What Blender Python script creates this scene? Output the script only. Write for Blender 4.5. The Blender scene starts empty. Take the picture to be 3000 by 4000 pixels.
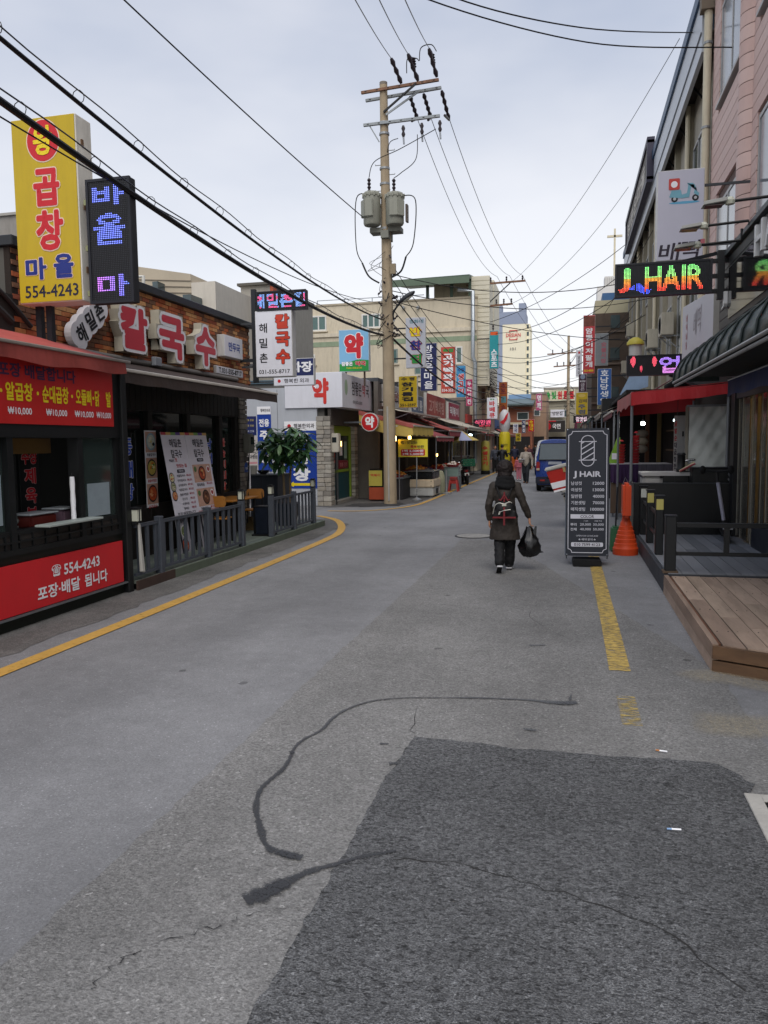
import bpy, bmesh, math, random
from mathutils import Vector, Matrix
import numpy as np
random.seed(7)
R = math.radians
S = bpy.context.scene
COL = S.collection

# ---------------------------------------------------------------- camera
F, H = 3000.0, 1.9                       # focal length in photo pixels, eye height in metres
YAW, PITCH, ROLL = R(13.5934), R(5.164), R(0.7)
_f = Vector((-math.sin(YAW)*math.cos(PITCH), math.cos(YAW)*math.cos(PITCH), -math.sin(PITCH)))
_r = Vector((math.cos(YAW), math.sin(YAW), 0)); _u = _r.cross(_f)
CR = math.cos(ROLL)*_r - math.sin(ROLL)*_u
CU = math.sin(ROLL)*_r + math.cos(ROLL)*_u
CF = _f; EYE = Vector((0, 0, H))
cam = bpy.data.cameras.new('camera'); camo = bpy.data.objects.new('camera', cam); COL.objects.link(camo)
camo.matrix_world = Matrix(((CR.x, CU.x, -CF.x, 0), (CR.y, CU.y, -CF.y, 0), (CR.z, CU.z, -CF.z, H), (0, 0, 0, 1)))
cam.sensor_fit = 'HORIZONTAL'; cam.sensor_width = 36; cam.lens = 36; cam.clip_start = 0.05; cam.clip_end = 2000
S.camera = camo
S.render.resolution_x, S.render.resolution_y = 768, 1024

# ---------------------------------------------------------------- world: hazy overcast evening sky
SUN_EL, SUN_AZ = 54, 166                 # degrees; azimuth from +Y clockwise (behind the viewer)
w = bpy.data.worlds.new('World'); S.world = w; w.use_nodes = True
nt = w.node_tree; nt.nodes.clear()
def N(t, **k):
    n = nt.nodes.new(t)
    for a, b in k.items(): setattr(n, a, b)
    return n
L = nt.links.new
sky = N('ShaderNodeTexSky', sky_type='NISHITA', sun_disc=False, sun_elevation=R(SUN_EL), sun_rotation=R(SUN_AZ), air_density=1.0, dust_density=2.5, ozone_density=1.5)
skm = N('ShaderNodeVectorMath', operation='SCALE'); skm.inputs['Scale'].default_value = 0.10; L(sky.outputs[0], skm.inputs[0])
tc = N('ShaderNodeTexCoord'); mp = N('ShaderNodeMapping'); mp.inputs['Scale'].default_value = (1.0, 1.0, 2.6); L(tc.outputs['Generated'], mp.inputs[0])
no = N('ShaderNodeTexNoise'); no.inputs['Scale'].default_value = 1.3; no.inputs['Detail'].default_value = 5; no.inputs['Roughness'].default_value = .5; L(mp.outputs[0], no.inputs[0])
rp = N('ShaderNodeValToRGB'); rp.color_ramp.elements[0].position = .40; rp.color_ramp.elements[0].color = (.208, .262, .385, 1)
rp.color_ramp.elements[1].position = .62; rp.color_ramp.elements[1].color = (.495, .51, .57, 1); L(no.outputs[0], rp.inputs[0])
# thicker, paler cloud towards the horizon
sx = N('ShaderNodeSeparateXYZ'); L(tc.outputs['Generated'], sx.inputs[0])
mr = N('ShaderNodeMapRange'); mr.inputs[1].default_value = .02; mr.inputs[2].default_value = .62; mr.inputs[3].default_value = .95; mr.inputs[4].default_value = 0; L(sx.outputs[2], mr.inputs[0])
mh = N('ShaderNodeMixRGB'); L(mr.outputs[0], mh.inputs[0]); L(rp.outputs[0], mh.inputs[1]); mh.inputs[2].default_value = (.81, .803, .80, 1)
mx = N('ShaderNodeMixRGB'); mx.inputs[0].default_value = .84; L(skm.outputs[0], mx.inputs[1]); L(mh.outputs[0], mx.inputs[2])
bg = N('ShaderNodeBackground'); bg.inputs[1].default_value = 1.0; L(mx.outputs[0], bg.inputs[0])
ow = N('ShaderNodeOutputWorld'); L(bg.outputs[0], ow.inputs[0])

sun = bpy.data.lights.new('sun', 'SUN'); sun.energy = 1.5; sun.angle = R(50); sun.color = (1, .955, .90)
suno = bpy.data.objects.new('sun', sun); COL.objects.link(suno)
sd = Vector((math.sin(R(SUN_AZ))*math.cos(R(SUN_EL)), math.cos(R(SUN_AZ))*math.cos(R(SUN_EL)), math.sin(R(SUN_EL))))
suno.rotation_euler = sd.to_track_quat('Z', 'Y').to_euler(); suno.location = (0, 0, 30)
vs = S.view_settings; S.display_settings.display_device = 'sRGB'
vs.view_transform = 'Standard'; vs.look = 'None'; vs.exposure = 0.58; vs.gamma = 1.0; vs.use_curve_mapping = False
S.render.engine = 'CYCLES'; S.cycles.use_denoising = True; S.cycles.max_bounces = 6; S.cycles.transparent_max_bounces = 12

# ---------------------------------------------------------------- photo pixel -> place
def ray(px, py): return CR*((px-1500)/F) - CU*((py-2000)/F) + CF
def G(px, py, z=0.0):
    d = ray(px, py); return EYE + d*((z-H)/d.z)
def PX(px, py, X):
    d = ray(px, py); return EYE + d*(X/d.x)
def PY(px, py, Y):
    d = ray(px, py); return EYE + d*(Y/d.y)
def rectY(x0, y0, x1, y1, Y):
    """photo rectangle on a plane facing the viewer at depth Y -> cx, cz, w, h"""
    a, b = PY(x0, (y0+y1)/2, Y), PY(x1, (y0+y1)/2, Y); c, d = PY((x0+x1)/2, y0, Y), PY((x0+x1)/2, y1, Y)
    return (a.x+b.x)/2, (c.z+d.z)/2, b.x-a.x, c.z-d.z
def YofX(px, X, py=1700): return PX(px, py, X).y

# ---------------------------------------------------------------- materials
def lin(c):
    if isinstance(c, str):
        c = c.lstrip('#'); c = [int(c[i:i+2], 16)/255 for i in (0, 2, 4)]
        c = [v/12.92 if v <= .04045 else ((v+.055)/1.055)**2.4 for v in c]
    return (c[0], c[1], c[2], 1)
MATS = {}
def M(name, col, rough=.6, var=.12, scale=3.0, bump=0.0, bscale=40.0, metal=0.0, spec=.4, alpha=1.0, trans=0.0, dirt=0.0, emit=0.0, stretch=None):
    if name in MATS: return MATS[name]
    m = bpy.data.materials.new(name); m.use_nodes = True; t = m.node_tree; ns = t.nodes; b = ns['Principled BSDF']
    c = lin(col); m.diffuse_color = c
    b.inputs['Roughness'].default_value = rough; b.inputs['Metallic'].default_value = metal; b.inputs['Specular IOR Level'].default_value = spec
    b.inputs['Alpha'].default_value = alpha; b.inputs['Transmission Weight'].default_value = trans
    tcn = ns.new('ShaderNodeTexCoord'); oi = ns.new('ShaderNodeObjectInfo')
    ad = ns.new('ShaderNodeVectorMath'); ad.operation = 'MULTIPLY_ADD'; ad.inputs[1].default_value = stretch or (1, 1, 1)
    t.links.new(tcn.outputs['Object'], ad.inputs[0])
    rv = ns.new('ShaderNodeVectorMath'); rv.operation = 'SCALE'; rv.inputs[0].default_value = (17, 9, 23); t.links.new(oi.outputs['Random'], rv.inputs['Scale']); t.links.new(rv.outputs[0], ad.inputs[2])
    if var > 0 or dirt > 0:
        n = ns.new('ShaderNodeTexNoise'); n.inputs['Scale'].default_value = scale; n.inputs['Detail'].default_value = 6; n.inputs['Roughness'].default_value = .65
        t.links.new(ad.outputs[0], n.inputs['Vector'])
        mr_ = ns.new('ShaderNodeMapRange'); mr_.inputs[1].default_value = .25; mr_.inputs[2].default_value = .75; mr_.inputs[3].default_value = 1-var; mr_.inputs[4].default_value = 1+var
        t.links.new(n.outputs['Fac'], mr_.inputs[0])
        sc = ns.new('ShaderNodeVectorMath'); sc.operation = 'SCALE'; sc.inputs[0].default_value = c[:3]; t.links.new(mr_.outputs[0], sc.inputs['Scale'])
        out = sc.outputs[0]
        if dirt > 0:                                   # streaks of grime, long in the vertical
            ms = ns.new('ShaderNodeVectorMath'); ms.operation = 'MULTIPLY'; ms.inputs[1].default_value = (5, 5, .7); t.links.new(ad.outputs[0], ms.inputs[0])
            n2 = ns.new('ShaderNodeTexNoise'); n2.inputs['Scale'].default_value = 1.6; n2.inputs['Detail'].default_value = 8; n2.inputs['Roughness'].default_value = .7; t.links.new(ms.outputs[0], n2.inputs['Vector'])
            r2 = ns.new('ShaderNodeMapRange'); r2.inputs[1].default_value = .48; r2.inputs[2].default_value = .72; r2.inputs[3].default_value = 0; r2.inputs[4].default_value = dirt; t.links.new(n2.outputs['Fac'], r2.inputs[0])
            mm = ns.new('ShaderNodeMixRGB'); t.links.new(r2.outputs[0], mm.inputs[0]); t.links.new(out, mm.inputs[1]); mm.inputs[2].default_value = (c[0]*.35+.01, c[1]*.33+.008, c[2]*.3+.006, 1); out = mm.outputs[0]
        t.links.new(out, b.inputs['Base Color'])
        rr = ns.new('ShaderNodeMapRange'); rr.inputs[3].default_value = max(0, rough-.12); rr.inputs[4].default_value = min(1, rough+.12); t.links.new(n.outputs['Fac'], rr.inputs[0]); t.links.new(rr.outputs[0], b.inputs['Roughness'])
    else: b.inputs['Base Color'].default_value = c
    if bump > 0:
        nb = ns.new('ShaderNodeTexNoise'); nb.inputs['Scale'].default_value = bscale; nb.inputs['Detail'].default_value = 4; t.links.new(ad.outputs[0], nb.inputs['Vector'])
        bp = ns.new('ShaderNodeBump'); bp.inputs['Strength'].default_value = min(1, bump); bp.inputs['Distance'].default_value = .01; t.links.new(nb.outputs['Fac'], bp.inputs['Height']); t.links.new(bp.outputs[0], b.inputs['Normal'])
    if emit > 0:
        b.inputs['Emission Color'].default_value = c; b.inputs['Emission Strength'].default_value = emit; m.cycles.emission_sampling = 'NONE' if emit < 3 else 'AUTO'
    MATS[name] = m; return m
def glass(name, tint='#9fb0b0', rough=.05, alpha=.35):
    """thin pane: mirror-like coat over a see-through tint"""
    if name in MATS: return MATS[name]
    m = bpy.data.materials.new(name); m.use_nodes = True; t = m.node_tree; ns = t.nodes; ns.remove(ns['Principled BSDF'])
    tr = ns.new('ShaderNodeBsdfTransparent'); tr.inputs[0].default_value = lin(tint); g = ns.new('ShaderNodeBsdfGlossy'); g.inputs['Roughness'].default_value = rough; g.inputs[0].default_value = (.9, .9, .9, 1)
    d = ns.new('ShaderNodeBsdfDiffuse'); d.inputs[0].default_value = lin(tint)
    fr = ns.new('ShaderNodeFresnel'); fr.inputs[0].default_value = 1.5
    m1 = ns.new('ShaderNodeMixShader'); m1.inputs[0].default_value = alpha; t.links.new(tr.outputs[0], m1.inputs[1]); t.links.new(d.outputs[0], m1.inputs[2])
    m2 = ns.new('ShaderNodeMixShader'); t.links.new(fr.outputs[0], m2.inputs[0]); t.links.new(m1.outputs[0], m2.inputs[1]); t.links.new(g.outputs[0], m2.inputs[2])
    t.links.new(m2.outputs[0], ns['Material Output'].inputs[0]); MATS[name] = m; return m
def led_mat():
    if 'led' in MATS: return MATS['led']
    m = bpy.data.materials.new('led'); m.use_nodes = True; t = m.node_tree; b = t.nodes['Principled BSDF']
    a = t.nodes.new('ShaderNodeVertexColor'); a.layer_name = 'col'; b.inputs['Base Color'].default_value = (.02, .02, .02, 1)
    t.links.new(a.outputs[0], b.inputs['Emission Color']); b.inputs['Emission Strength'].default_value = 2.2; m.cycles.emission_sampling = 'NONE'
    MATS['led'] = m; return m

# ---------------------------------------------------------------- things and parts
def tag(o, label, cat, group=None, kind=None):
    if label: o['label'] = label
    if cat: o['category'] = cat
    if group: o['group'] = group
    if kind: o['kind'] = kind
    return o
def T(name, label, cat, loc=(0, 0, 0), rz=0, group=None, rx=0, ry=0):
    o = bpy.data.objects.new(name, None); COL.objects.link(o); o.location = loc; o.rotation_euler = (R(rx), R(ry), R(rz)); o.empty_display_size = .2
    return tag(o, label, cat, group)
def copy_tree(o, parent=None):
    c = o.copy(); COL.objects.link(c); c.parent = parent
    for ch in o.children: copy_tree(ch, c)
    return c
class MB:
    def __init__(s): s.v = []; s.f = []; s.mi = []; s.cur = 0
    def add(s, vs_, fs_):
        n = len(s.v); s.v += [tuple(p) for p in vs_]; s.f += [tuple(i+n for i in f) for f in fs_]; s.mi += [s.cur]*len(fs_); return s
    def m(s, i): s.cur = i; return s
    def box(s, x0, x1, y0, y1, z0, z1):
        return s.add([(x0, y0, z0), (x1, y0, z0), (x1, y1, z0), (x0, y1, z0), (x0, y0, z1), (x1, y0, z1), (x1, y1, z1), (x0, y1, z1)],
                     [(0, 3, 2, 1), (4, 5, 6, 7), (0, 1, 5, 4), (1, 2, 6, 5), (2, 3, 7, 6), (3, 0, 4, 7)])
    def hexa(s, p): return s.add(p, [(0, 3, 2, 1), (4, 5, 6, 7), (0, 1, 5, 4), (1, 2, 6, 5), (2, 3, 7, 6), (3, 0, 4, 7)])
    def bar(s, a, b, w, h=None, up=(0, 0, 1)):
        a, b = Vector(a), Vector(b); h = h or w; d = (b-a).normalized(); u = Vector(up)
        if abs(d.dot(u)) > .98: u = Vector((0, 1, 0))
        r = d.cross(u).normalized(); u = r.cross(d); p = []
        for e in (a, b):
            p += [e-r*w/2-u*h/2, e+r*w/2-u*h/2, e+r*w/2+u*h/2, e-r*w/2+u*h/2]
        return s.add(p, [(0, 3, 2, 1), (4, 5, 6, 7), (0, 1, 5, 4), (1, 2, 6, 5), (2, 3, 7, 6), (3, 0, 4, 7)])
    def tube(s, pts, r, n=8, cap=True):
        pts = [Vector(p) for p in pts]; rs = r if isinstance(r, (list, tuple)) else [r]*len(pts); vs_ = []; fs_ = []; pr = None
        for i, p in enumerate(pts):
            d = (pts[min(i+1, len(pts)-1)]-pts[max(i-1, 0)]).normalized()
            if pr is None:
                a = Vector((0, 0, 1)) if abs(d.z) < .9 else Vector((1, 0, 0)); pr = d.cross(a).normalized()
            else: pr = (pr-d*pr.dot(d)).normalized()
            q = d.cross(pr)
            for k in range(n):
                t = 2*math.pi*k/n; vs_.append(p+(pr*math.cos(t)+q*math.sin(t))*rs[i])
        for i in range(len(pts)-1):
            for k in range(n): fs_.append((i*n+k, i*n+(k+1) % n, (i+1)*n+(k+1) % n, (i+1)*n+k))
        if cap: fs_ += [tuple(range(n-1, -1, -1)), tuple((len(pts)-1)*n+k for k in range(n))]
        return s.add(vs_, fs_)
    def lathe(s, prof, c=(0, 0, 0), n=20, sx=1, sy=1):
        vs_ = []; fs_ = []; c = Vector(c)
        for r, z in prof:
            for k in range(n):
                t = 2*math.pi*k/n; vs_.append(c+Vector((r*math.cos(t)*sx, r*math.sin(t)*sy, z)))
        for i in range(len(prof)-1):
            for k in range(n): fs_.append((i*n+k, i*n+(k+1) % n, (i+1)*n+(k+1) % n, (i+1)*n+k))
        if prof[0][0] > 1e-4: fs_.append(tuple(range(n-1, -1, -1)))
        if prof[-1][0] > 1e-4: fs_.append(tuple((len(prof)-1)*n+k for k in range(n)))
        return s.add(vs_, fs_)
    def ball(s, c, rx, ry=None, rz=None, n=12, k=8):
        ry = ry or rx; rz = rz or rx; c = Vector(c); vs_ = []; fs_ = []
        for i in range(k+1):
            a = math.pi*i/k
            for j in range(n):
                t = 2*math.pi*j/n; vs_.append(c+Vector((rx*math.sin(a)*math.cos(t), ry*math.sin(a)*math.sin(t), -rz*math.cos(a))))
        for i in range(k):
            for j in range(n): fs_.append((i*n+j, i*n+(j+1) % n, (i+1)*n+(j+1) % n, (i+1)*n+j))
        return s.add(vs_, fs_)
    def plate(s, poly, y0, y1):
        """polygon in (x,z), given counter-clockwise seen from the front (-y), thickened from y0 (front) to y1"""
        n = len(poly); vs_ = [(x, y0, z) for x, z in poly]+[(x, y1, z) for x, z in poly]
        fs_ = [tuple(range(n)), tuple(range(2*n-1, n-1, -1))]+[(i, n+i, n+(i+1) % n, (i+1) % n) for i in range(n)]
        return s.add(vs_, fs_)
    def slab(s, poly, z0, z1):
        n = len(poly); vs_ = [(x, y, z0) for x, y in poly]+[(x, y, z1) for x, y in poly]
        fs_ = [tuple(range(n-1, -1, -1)), tuple(range(n, 2*n))]+[(i, (i+1) % n, n+(i+1) % n, n+i) for i in range(n)]
        return s.add(vs_, fs_)
    def mesh(s, name, mats):
        me = bpy.data.meshes.new(name); me.from_pydata(s.v, [], s.f)
        for m_ in (mats if isinstance(mats, (list, tuple)) else [mats]): me.materials.append(m_)
        if any(s.mi): me.polygons.foreach_set('material_index', s.mi)
        me.update(); return me
    def build(s, name, mats, parent=None, smooth=False, bevel=0, label=None, cat=None, group=None, kind=None, fix=True, world=False):
        if world and parent: l = parent.location; s.v = [(p[0]-l.x, p[1]-l.y, p[2]-l.z) for p in s.v]
        me = s.mesh(name, mats)
        if fix or bevel:
            bm = bmesh.new(); bm.from_mesh(me)
            if bevel:
                bmesh.ops.remove_doubles(bm, verts=bm.verts, dist=1e-5)
                bmesh.ops.recalc_face_normals(bm, faces=bm.faces)
                es = [e for e in bm.edges if len(e.link_faces) == 2 and e.calc_face_angle(0) > .6]
                bmesh.ops.bevel(bm, geom=es, offset=bevel, segments=2 if bevel > .015 else 1, affect='EDGES', clamp_overlap=True)
            elif fix: bmesh.ops.recalc_face_normals(bm, faces=bm.faces)
            bm.to_mesh(me); bm.free()
        if smooth:
            me.polygons.foreach_set('use_smooth', [True]*len(me.polygons))
            try: me.set_sharp_from_angle(angle=R(40))
            except Exception: pass
        return obj(name, me, parent, label, cat, group, kind)
def obj(name, me, parent=None, label=None, cat=None, group=None, kind=None):
    o = bpy.data.objects.new(name, me); COL.objects.link(o); o.parent = parent
    return tag(o, label, cat, group, kind)
def WB(name, dims, mat, parent, bevel=0, **k): return MB().box(*dims).build(name, mat, parent, bevel=bevel, world=True, **k)
def B(name, dims, mat, parent=None, bevel=0, **k): return MB().box(*dims).build(name, mat, parent, bevel=bevel, **k)

# ---------------------------------------------------------------- lettering (the built-in font covers Hangul)
TXT = {}
TS = bpy.data.scenes.new('workbench')      # scratch scene for shaping lettering and bodies, removed at the end
def scratch():
    with bpy.context.temp_override(scene=TS, view_layer=TS.view_layers[0]):
        dg = bpy.context.evaluated_depsgraph_get(); dg.update(); return dg
def glyphs(s, depth, off, res=2):
    cu = bpy.data.curves.new('t', 'FONT'); cu.body = s; cu.size = 1; cu.offset = off; cu.extrude = depth; cu.resolution_u = res; cu.fill_mode = 'BOTH' if depth else 'FRONT'
    o = bpy.data.objects.new('t', cu); me = o.to_mesh(); v = np.empty(len(me.vertices)*3); me.vertices.foreach_get('co', v); fs_ = [tuple(p.vertices) for p in me.polygons]
    o.to_mesh_clear(); bpy.data.objects.remove(o); bpy.data.curves.remove(cu); return v.reshape(-1, 3), fs_
def text_mesh(s, bold=.02, depth=0.0):
    """lettering one em high; strokes are thickened by ribbons along the outline, each a hair above the last so that no two faces share a plane"""
    key = (s, bold, depth)
    if key in TXT: return TXT[key]
    if depth: TXT[key] = glyphs(s, depth, bold); return TXT[key]
    if (s, 0, 0) not in TXT: TXT[(s, 0, 0)] = glyphs(s, 0, 0)
    v, fs_ = TXT[(s, 0, 0)]
    if bold <= 0: TXT[key] = (v, fs_); return TXT[key]
    cnt = {}
    for f in fs_:
        for a, b in zip(f, f[1:]+f[:1]): k = (min(a, b), max(a, b)); cnt[k] = cnt.get(k, 0)+1
    V_ = [tuple(p) for p in v]; F_ = list(fs_); dirs = {}; n = 0
    for (a, b), c in cnt.items():
        if c != 1: continue
        p, q = v[a][:2], v[b][:2]; d = q-p; L_ = np.hypot(*d)
        if L_ < 1e-6: continue
        d = d/L_; m_ = np.array([-d[1], d[0]])*bold; z = .0001+(n % 29)*.00004; n += 1; i0 = len(V_)
        for w_ in (p+m_, p-m_, q-m_, q+m_): V_.append((w_[0], w_[1], z))
        F_.append((i0, i0+1, i0+2, i0+3)); dirs.setdefault(a, []).append(d); dirs.setdefault(b, []).append(d)
    for a, ds in dirs.items():
        if len(ds) == 2 and abs(ds[0] @ ds[1]) < .93:
            z = .0013+(n % 31)*.00004; n += 1; i0 = len(V_)
            for k in range(6): V_.append((v[a][0]+bold*math.cos(k*math.pi/3), v[a][1]+bold*math.sin(k*math.pi/3), z))
            F_.append(tuple(range(i0, i0+6)))
    TXT[key] = (np.array(V_), F_); return TXT[key]
def txt(parent, s, cx, cz, w, h, mat, y=-.004, bold=.02, depth=0.0, rot=0, shear=0.0, name='lettering', keep=False, jit=0, label=None):
    """lettering fitted to a w x h box on the plane local y, reading along +x, facing -y"""
    if ' ' in s.strip() and not rot and not depth:        # each word its own piece
        ws = s.split(); mm = [(text_mesh(q, bold)[0].min(0), text_mesh(q, bold)[0].max(0)) for q in ws]; wd = [b[0]-a[0] for a, b in mm]; z0, z1 = min(a[1] for a, _ in mm), max(b[1] for _, b in mm)
        k = w/(sum(wd)+.3*(len(ws)-1)); kz = h/(z1-z0); x = cx-w/2
        for q, d, (a, b) in zip(ws, wd, mm): r_ = txt(parent, q, x+d*k/2, cz+((a[1]+b[1])/2-(z0+z1)/2)*kz, d*k, (b[1]-a[1])*kz, mat, y, bold, depth, 0, shear, name); x += (d+.3)*k
        return r_
    v, fs_ = text_mesh(s, bold, .5 if depth else 0.0)
    if not len(v): return None
    lo, hi = v.min(0), v.max(0); sx_, sz_ = w/max(hi[0]-lo[0], 1e-6), h/max(hi[1]-lo[1], 1e-6)
    if keep: sx_ = sz_ = min(sx_, sz_)
    X_ = (v[:, 0]-(lo[0]+hi[0])/2)*sx_; Z_ = (v[:, 1]-(lo[1]+hi[1])/2)*sz_; X_ = X_+shear*Z_
    if rot: a = R(rot); X_, Z_ = X_*math.cos(a)-Z_*math.sin(a), X_*math.sin(a)+Z_*math.cos(a)
    D_ = y-(v[:, 2]+.5)*depth if depth else y-v[:, 2]
    vs_ = np.stack([X_+cx, D_, Z_+cz], 1)
    me = bpy.data.meshes.new(name); me.from_pydata(vs_.tolist(), [], fs_); me.materials.append(mat); me.update()
    return obj(name, me, parent, label)
def outlined(parent, s, cx, cz, w, h, mat, omat, y=-.004, bold=.03, edge=.05, **k):
    v, _ = text_mesh(s, bold); v2, _ = text_mesh(s, bold+edge); g = [(v2[:, i].max()-v2[:, i].min())/(v[:, i].max()-v[:, i].min()) for i in (0, 1)]
    txt(parent, s, cx, cz, w*g[0], h*g[1], omat, y=y, bold=bold+edge, **k); return txt(parent, s, cx, cz, w, h, mat, y=y-.0035, bold=bold, **k)
def column(parent, s, cx, ztop, zbot, w, mat, fill=.86, **k):
    n = len(s); st = (ztop-zbot)/n
    for i, c in enumerate(s):
        if c != ' ': txt(parent, c, cx, ztop-st*(i+.5), w, st*fill, mat, **k)
def inside(s, P, bold=.03):
    """which of the points P (unit box of the lettering) lie on the strokes"""
    v, fs_ = text_mesh(s, bold); lo, hi = v.min(0), v.max(0); q = (v[:, :2]-lo[:2])/(hi[:2]-lo[:2]); hit = np.zeros(len(P), bool)
    for f in fs_:
        for i in range(1, len(f)-1):
            a, b, c = q[f[0]], q[f[i]], q[f[i+1]]
            d = (b[1]-c[1])*(a[0]-c[0])+(c[0]-b[0])*(a[1]-c[1])
            if abs(d) < 1e-12: continue
            l1 = ((b[1]-c[1])*(P[:, 0]-c[0])+(c[0]-b[0])*(P[:, 1]-c[1]))/d; l2 = ((c[1]-a[1])*(P[:, 0]-c[0])+(a[0]-c[0])*(P[:, 1]-c[1]))/d
            hit |= (l1 >= 0) & (l2 >= 0) & (l1+l2 <= 1)
    return hit
def led_board(parent, w, h, nx, ny, items, y=-.003, thick=.08, dots=True):
    """items: (string, x0, x1, z0, z1 in 0..1, colour function of (u,v) or colour)"""
    MB().box(-w/2, w/2, 0, thick, -h/2, h/2).build('cabinet', M('led_cabinet', '#15161a', .5), parent, bevel=.006)
    fr = MB(); t_ = min(w, h)*.05
    for a in ((-w/2-.003, w/2+.003, h/2-t_, h/2+.003), (-w/2-.003, w/2+.003, -h/2-.003, -h/2+t_)): fr.box(a[0], a[1], -.012, .02, a[2], a[3])
    for a in ((-w/2-.003, -w/2+t_), (w/2-t_, w/2+.003)): fr.box(a[0], a[1], -.012, .02, -h/2+t_, h/2-t_)
    fr.build('frame', M('led_frame', '#1b1d24', .45), parent)
    us = (np.arange(nx)+.5)/nx; vs_ = (np.arange(ny)+.5)/ny; U, V = np.meshgrid(us, vs_); P = np.stack([U.ravel(), V.ravel()], 1)
    col = np.zeros((len(P), 3)); lit = np.zeros(len(P), bool)
    for s, x0, x1, z0, z1, cf in items:
        Q = (P-np.array([x0, z0]))/np.array([x1-x0, z1-z0]); ok = ((Q >= 0) & (Q <= 1)).all(1)
        if callable(s): hit = ok & np.array([bool(s(*q)) for q in Q])
        else: hit = ok & inside(s, Q)
        for i in np.where(hit)[0]: col[i] = cf(*Q[i]) if callable(cf) else cf
        lit |= hit
    iw, ih = w-2*t_, h-2*t_; r = min(iw/nx, ih/ny)*.36
    for nm, sel in (('lit_diodes', np.where(lit)[0]), ('dark_diodes', np.where(~lit)[0] if dots else [])):
        if not len(sel): continue
        mb = MB(); cols = []
        for i in sel:
            x, z = (P[i, 0]-.5)*iw, (P[i, 1]-.5)*ih
            mb.add([(x-r, y, z), (x, y-r*.6, z-r), (x+r, y, z), (x, y-r*.6, z+r)], [(0, 1, 3), (1, 2, 3)]); cols += [tuple(col[i])+(1,)]*6
        if nm == 'lit_diodes':
            me = mb.mesh(nm, led_mat()); ca = me.color_attributes.new('col', 'FLOAT_COLOR', 'CORNER'); ca.data.foreach_set('color', np.array(cols).ravel()); obj(nm, me, parent, kind='stuff')
        else: mb.build(nm, M('diode_off', '#2c2e34', .35, var=0), parent, kind='stuff', fix=False)
def ellipse(cx, cz, rx, rz, n=28): return [(cx+rx*math.cos(2*math.pi*i/n), cz+rz*math.sin(2*math.pi*i/n)) for i in range(n)]
def rrect(x0, x1, z0, z1, r, n=4):
    p = []
    for cx, cz, a0 in ((x1-r, z0+r, -90), (x1-r, z1-r, 0), (x0+r, z1-r, 90), (x0+r, z0+r, 180)):
        for i in range(n+1):
            a = R(a0+90*i/n); p.append((cx+r*math.cos(a), cz+r*math.sin(a)))
    return p
def decal(parent, poly, mat, y=-.004, name='print', th=.001): return MB().plate(poly, y, y+th).build(name, mat, parent)
def box_sign(name, label, cx, cy, cz, w, h, d=.18, rz=0, face='white_face', edge=None, bracket=None, group=None, cat='sign', loc_front=True):
    """light-box sign: local x right, z up, its face at local y=0 looking to -y; bracket = (side, length) arms back to the wall"""
    o = T(name, label, cat, (cx, cy, cz), rz, group)
    MB().box(-w/2, w/2, .004, d, -h/2, h/2).build('cabinet', edge or M('sign_edge', '#c9c9c6', .5, dirt=.35), o, bevel=.008)
    MB().box(-w/2+.012, w/2-.012, -.001, .006, -h/2+.012, h/2-.012).build('face', face if not isinstance(face, str) else MATS[face], o)
    if bracket:
        sd_, ln = bracket; mb = MB()
        for z in (h*.33, -h*.33):
            x0 = sd_*w/2; mb.bar((x0-sd_*.01, d/2, z), (x0+sd_*ln, d/2, z), .04)
        mb.build('bracket', M('bracket', '#4b4d50', .5, metal=.6), o)
    return o
# common materials
M('white_face', '#dedfe6', .4, var=.04, dirt=.10); M('yellow_face', '#bda31a', .4, var=.06, scale=2, dirt=.16); M('red_face', '#c01f22', .4, var=.06, dirt=.12)
M('blue_face', '#1e3f97', .4, var=.05); M('navy_face', '#20295a', .4, var=.06); M('teal_face', '#1f8f96', .45, var=.08)
WHITE = M('white_ink', '#eeeef0', .5, var=.03); BLACK = M('black_ink', '#17171c', .5, var=.03); RED = M('red_ink', '#c4202b', .45, var=.04)
BLUE = M('blue_ink', '#1f2f7d', .45, var=.04); YEL = M('yellow_ink', '#e8cf1f', .45, var=.04); GREEN = M('green_ink', '#1f8b3c', .45, var=.04); ORANGE = M('orange_ink', '#d5551d', .5)
STEEL = M('steel', '#8c9196', .42, metal=.8, var=.15, scale=8); DARKSTEEL = M('dark_steel', '#2b2d31', .5, metal=.4, var=.15, scale=6); BLKMETAL = M('black_metal', '#131416', .5, var=.15)
RUBBER = M('rubber', '#0d0d0e', .8); CHROME = M('chrome', '#b9bdc2', .18, metal=1.0, var=.05); SKIN = M('skin', '#b98567', .55, var=.06, scale=12); HAIR = M('hair', '#17110f', .6, var=.3, scale=30)
GALV = M('galvanised', '#9a9d9e', .45, metal=.55, var=.15, scale=5, dirt=.3); CREAMP = M('cream_paint', '#cfc6ad', .65, var=.08, dirt=.35)
CABLE = M('cable', '#101013', .6, var=0); WIRE = M('bare_wire', '#3b3d42', .5, var=0)
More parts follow.
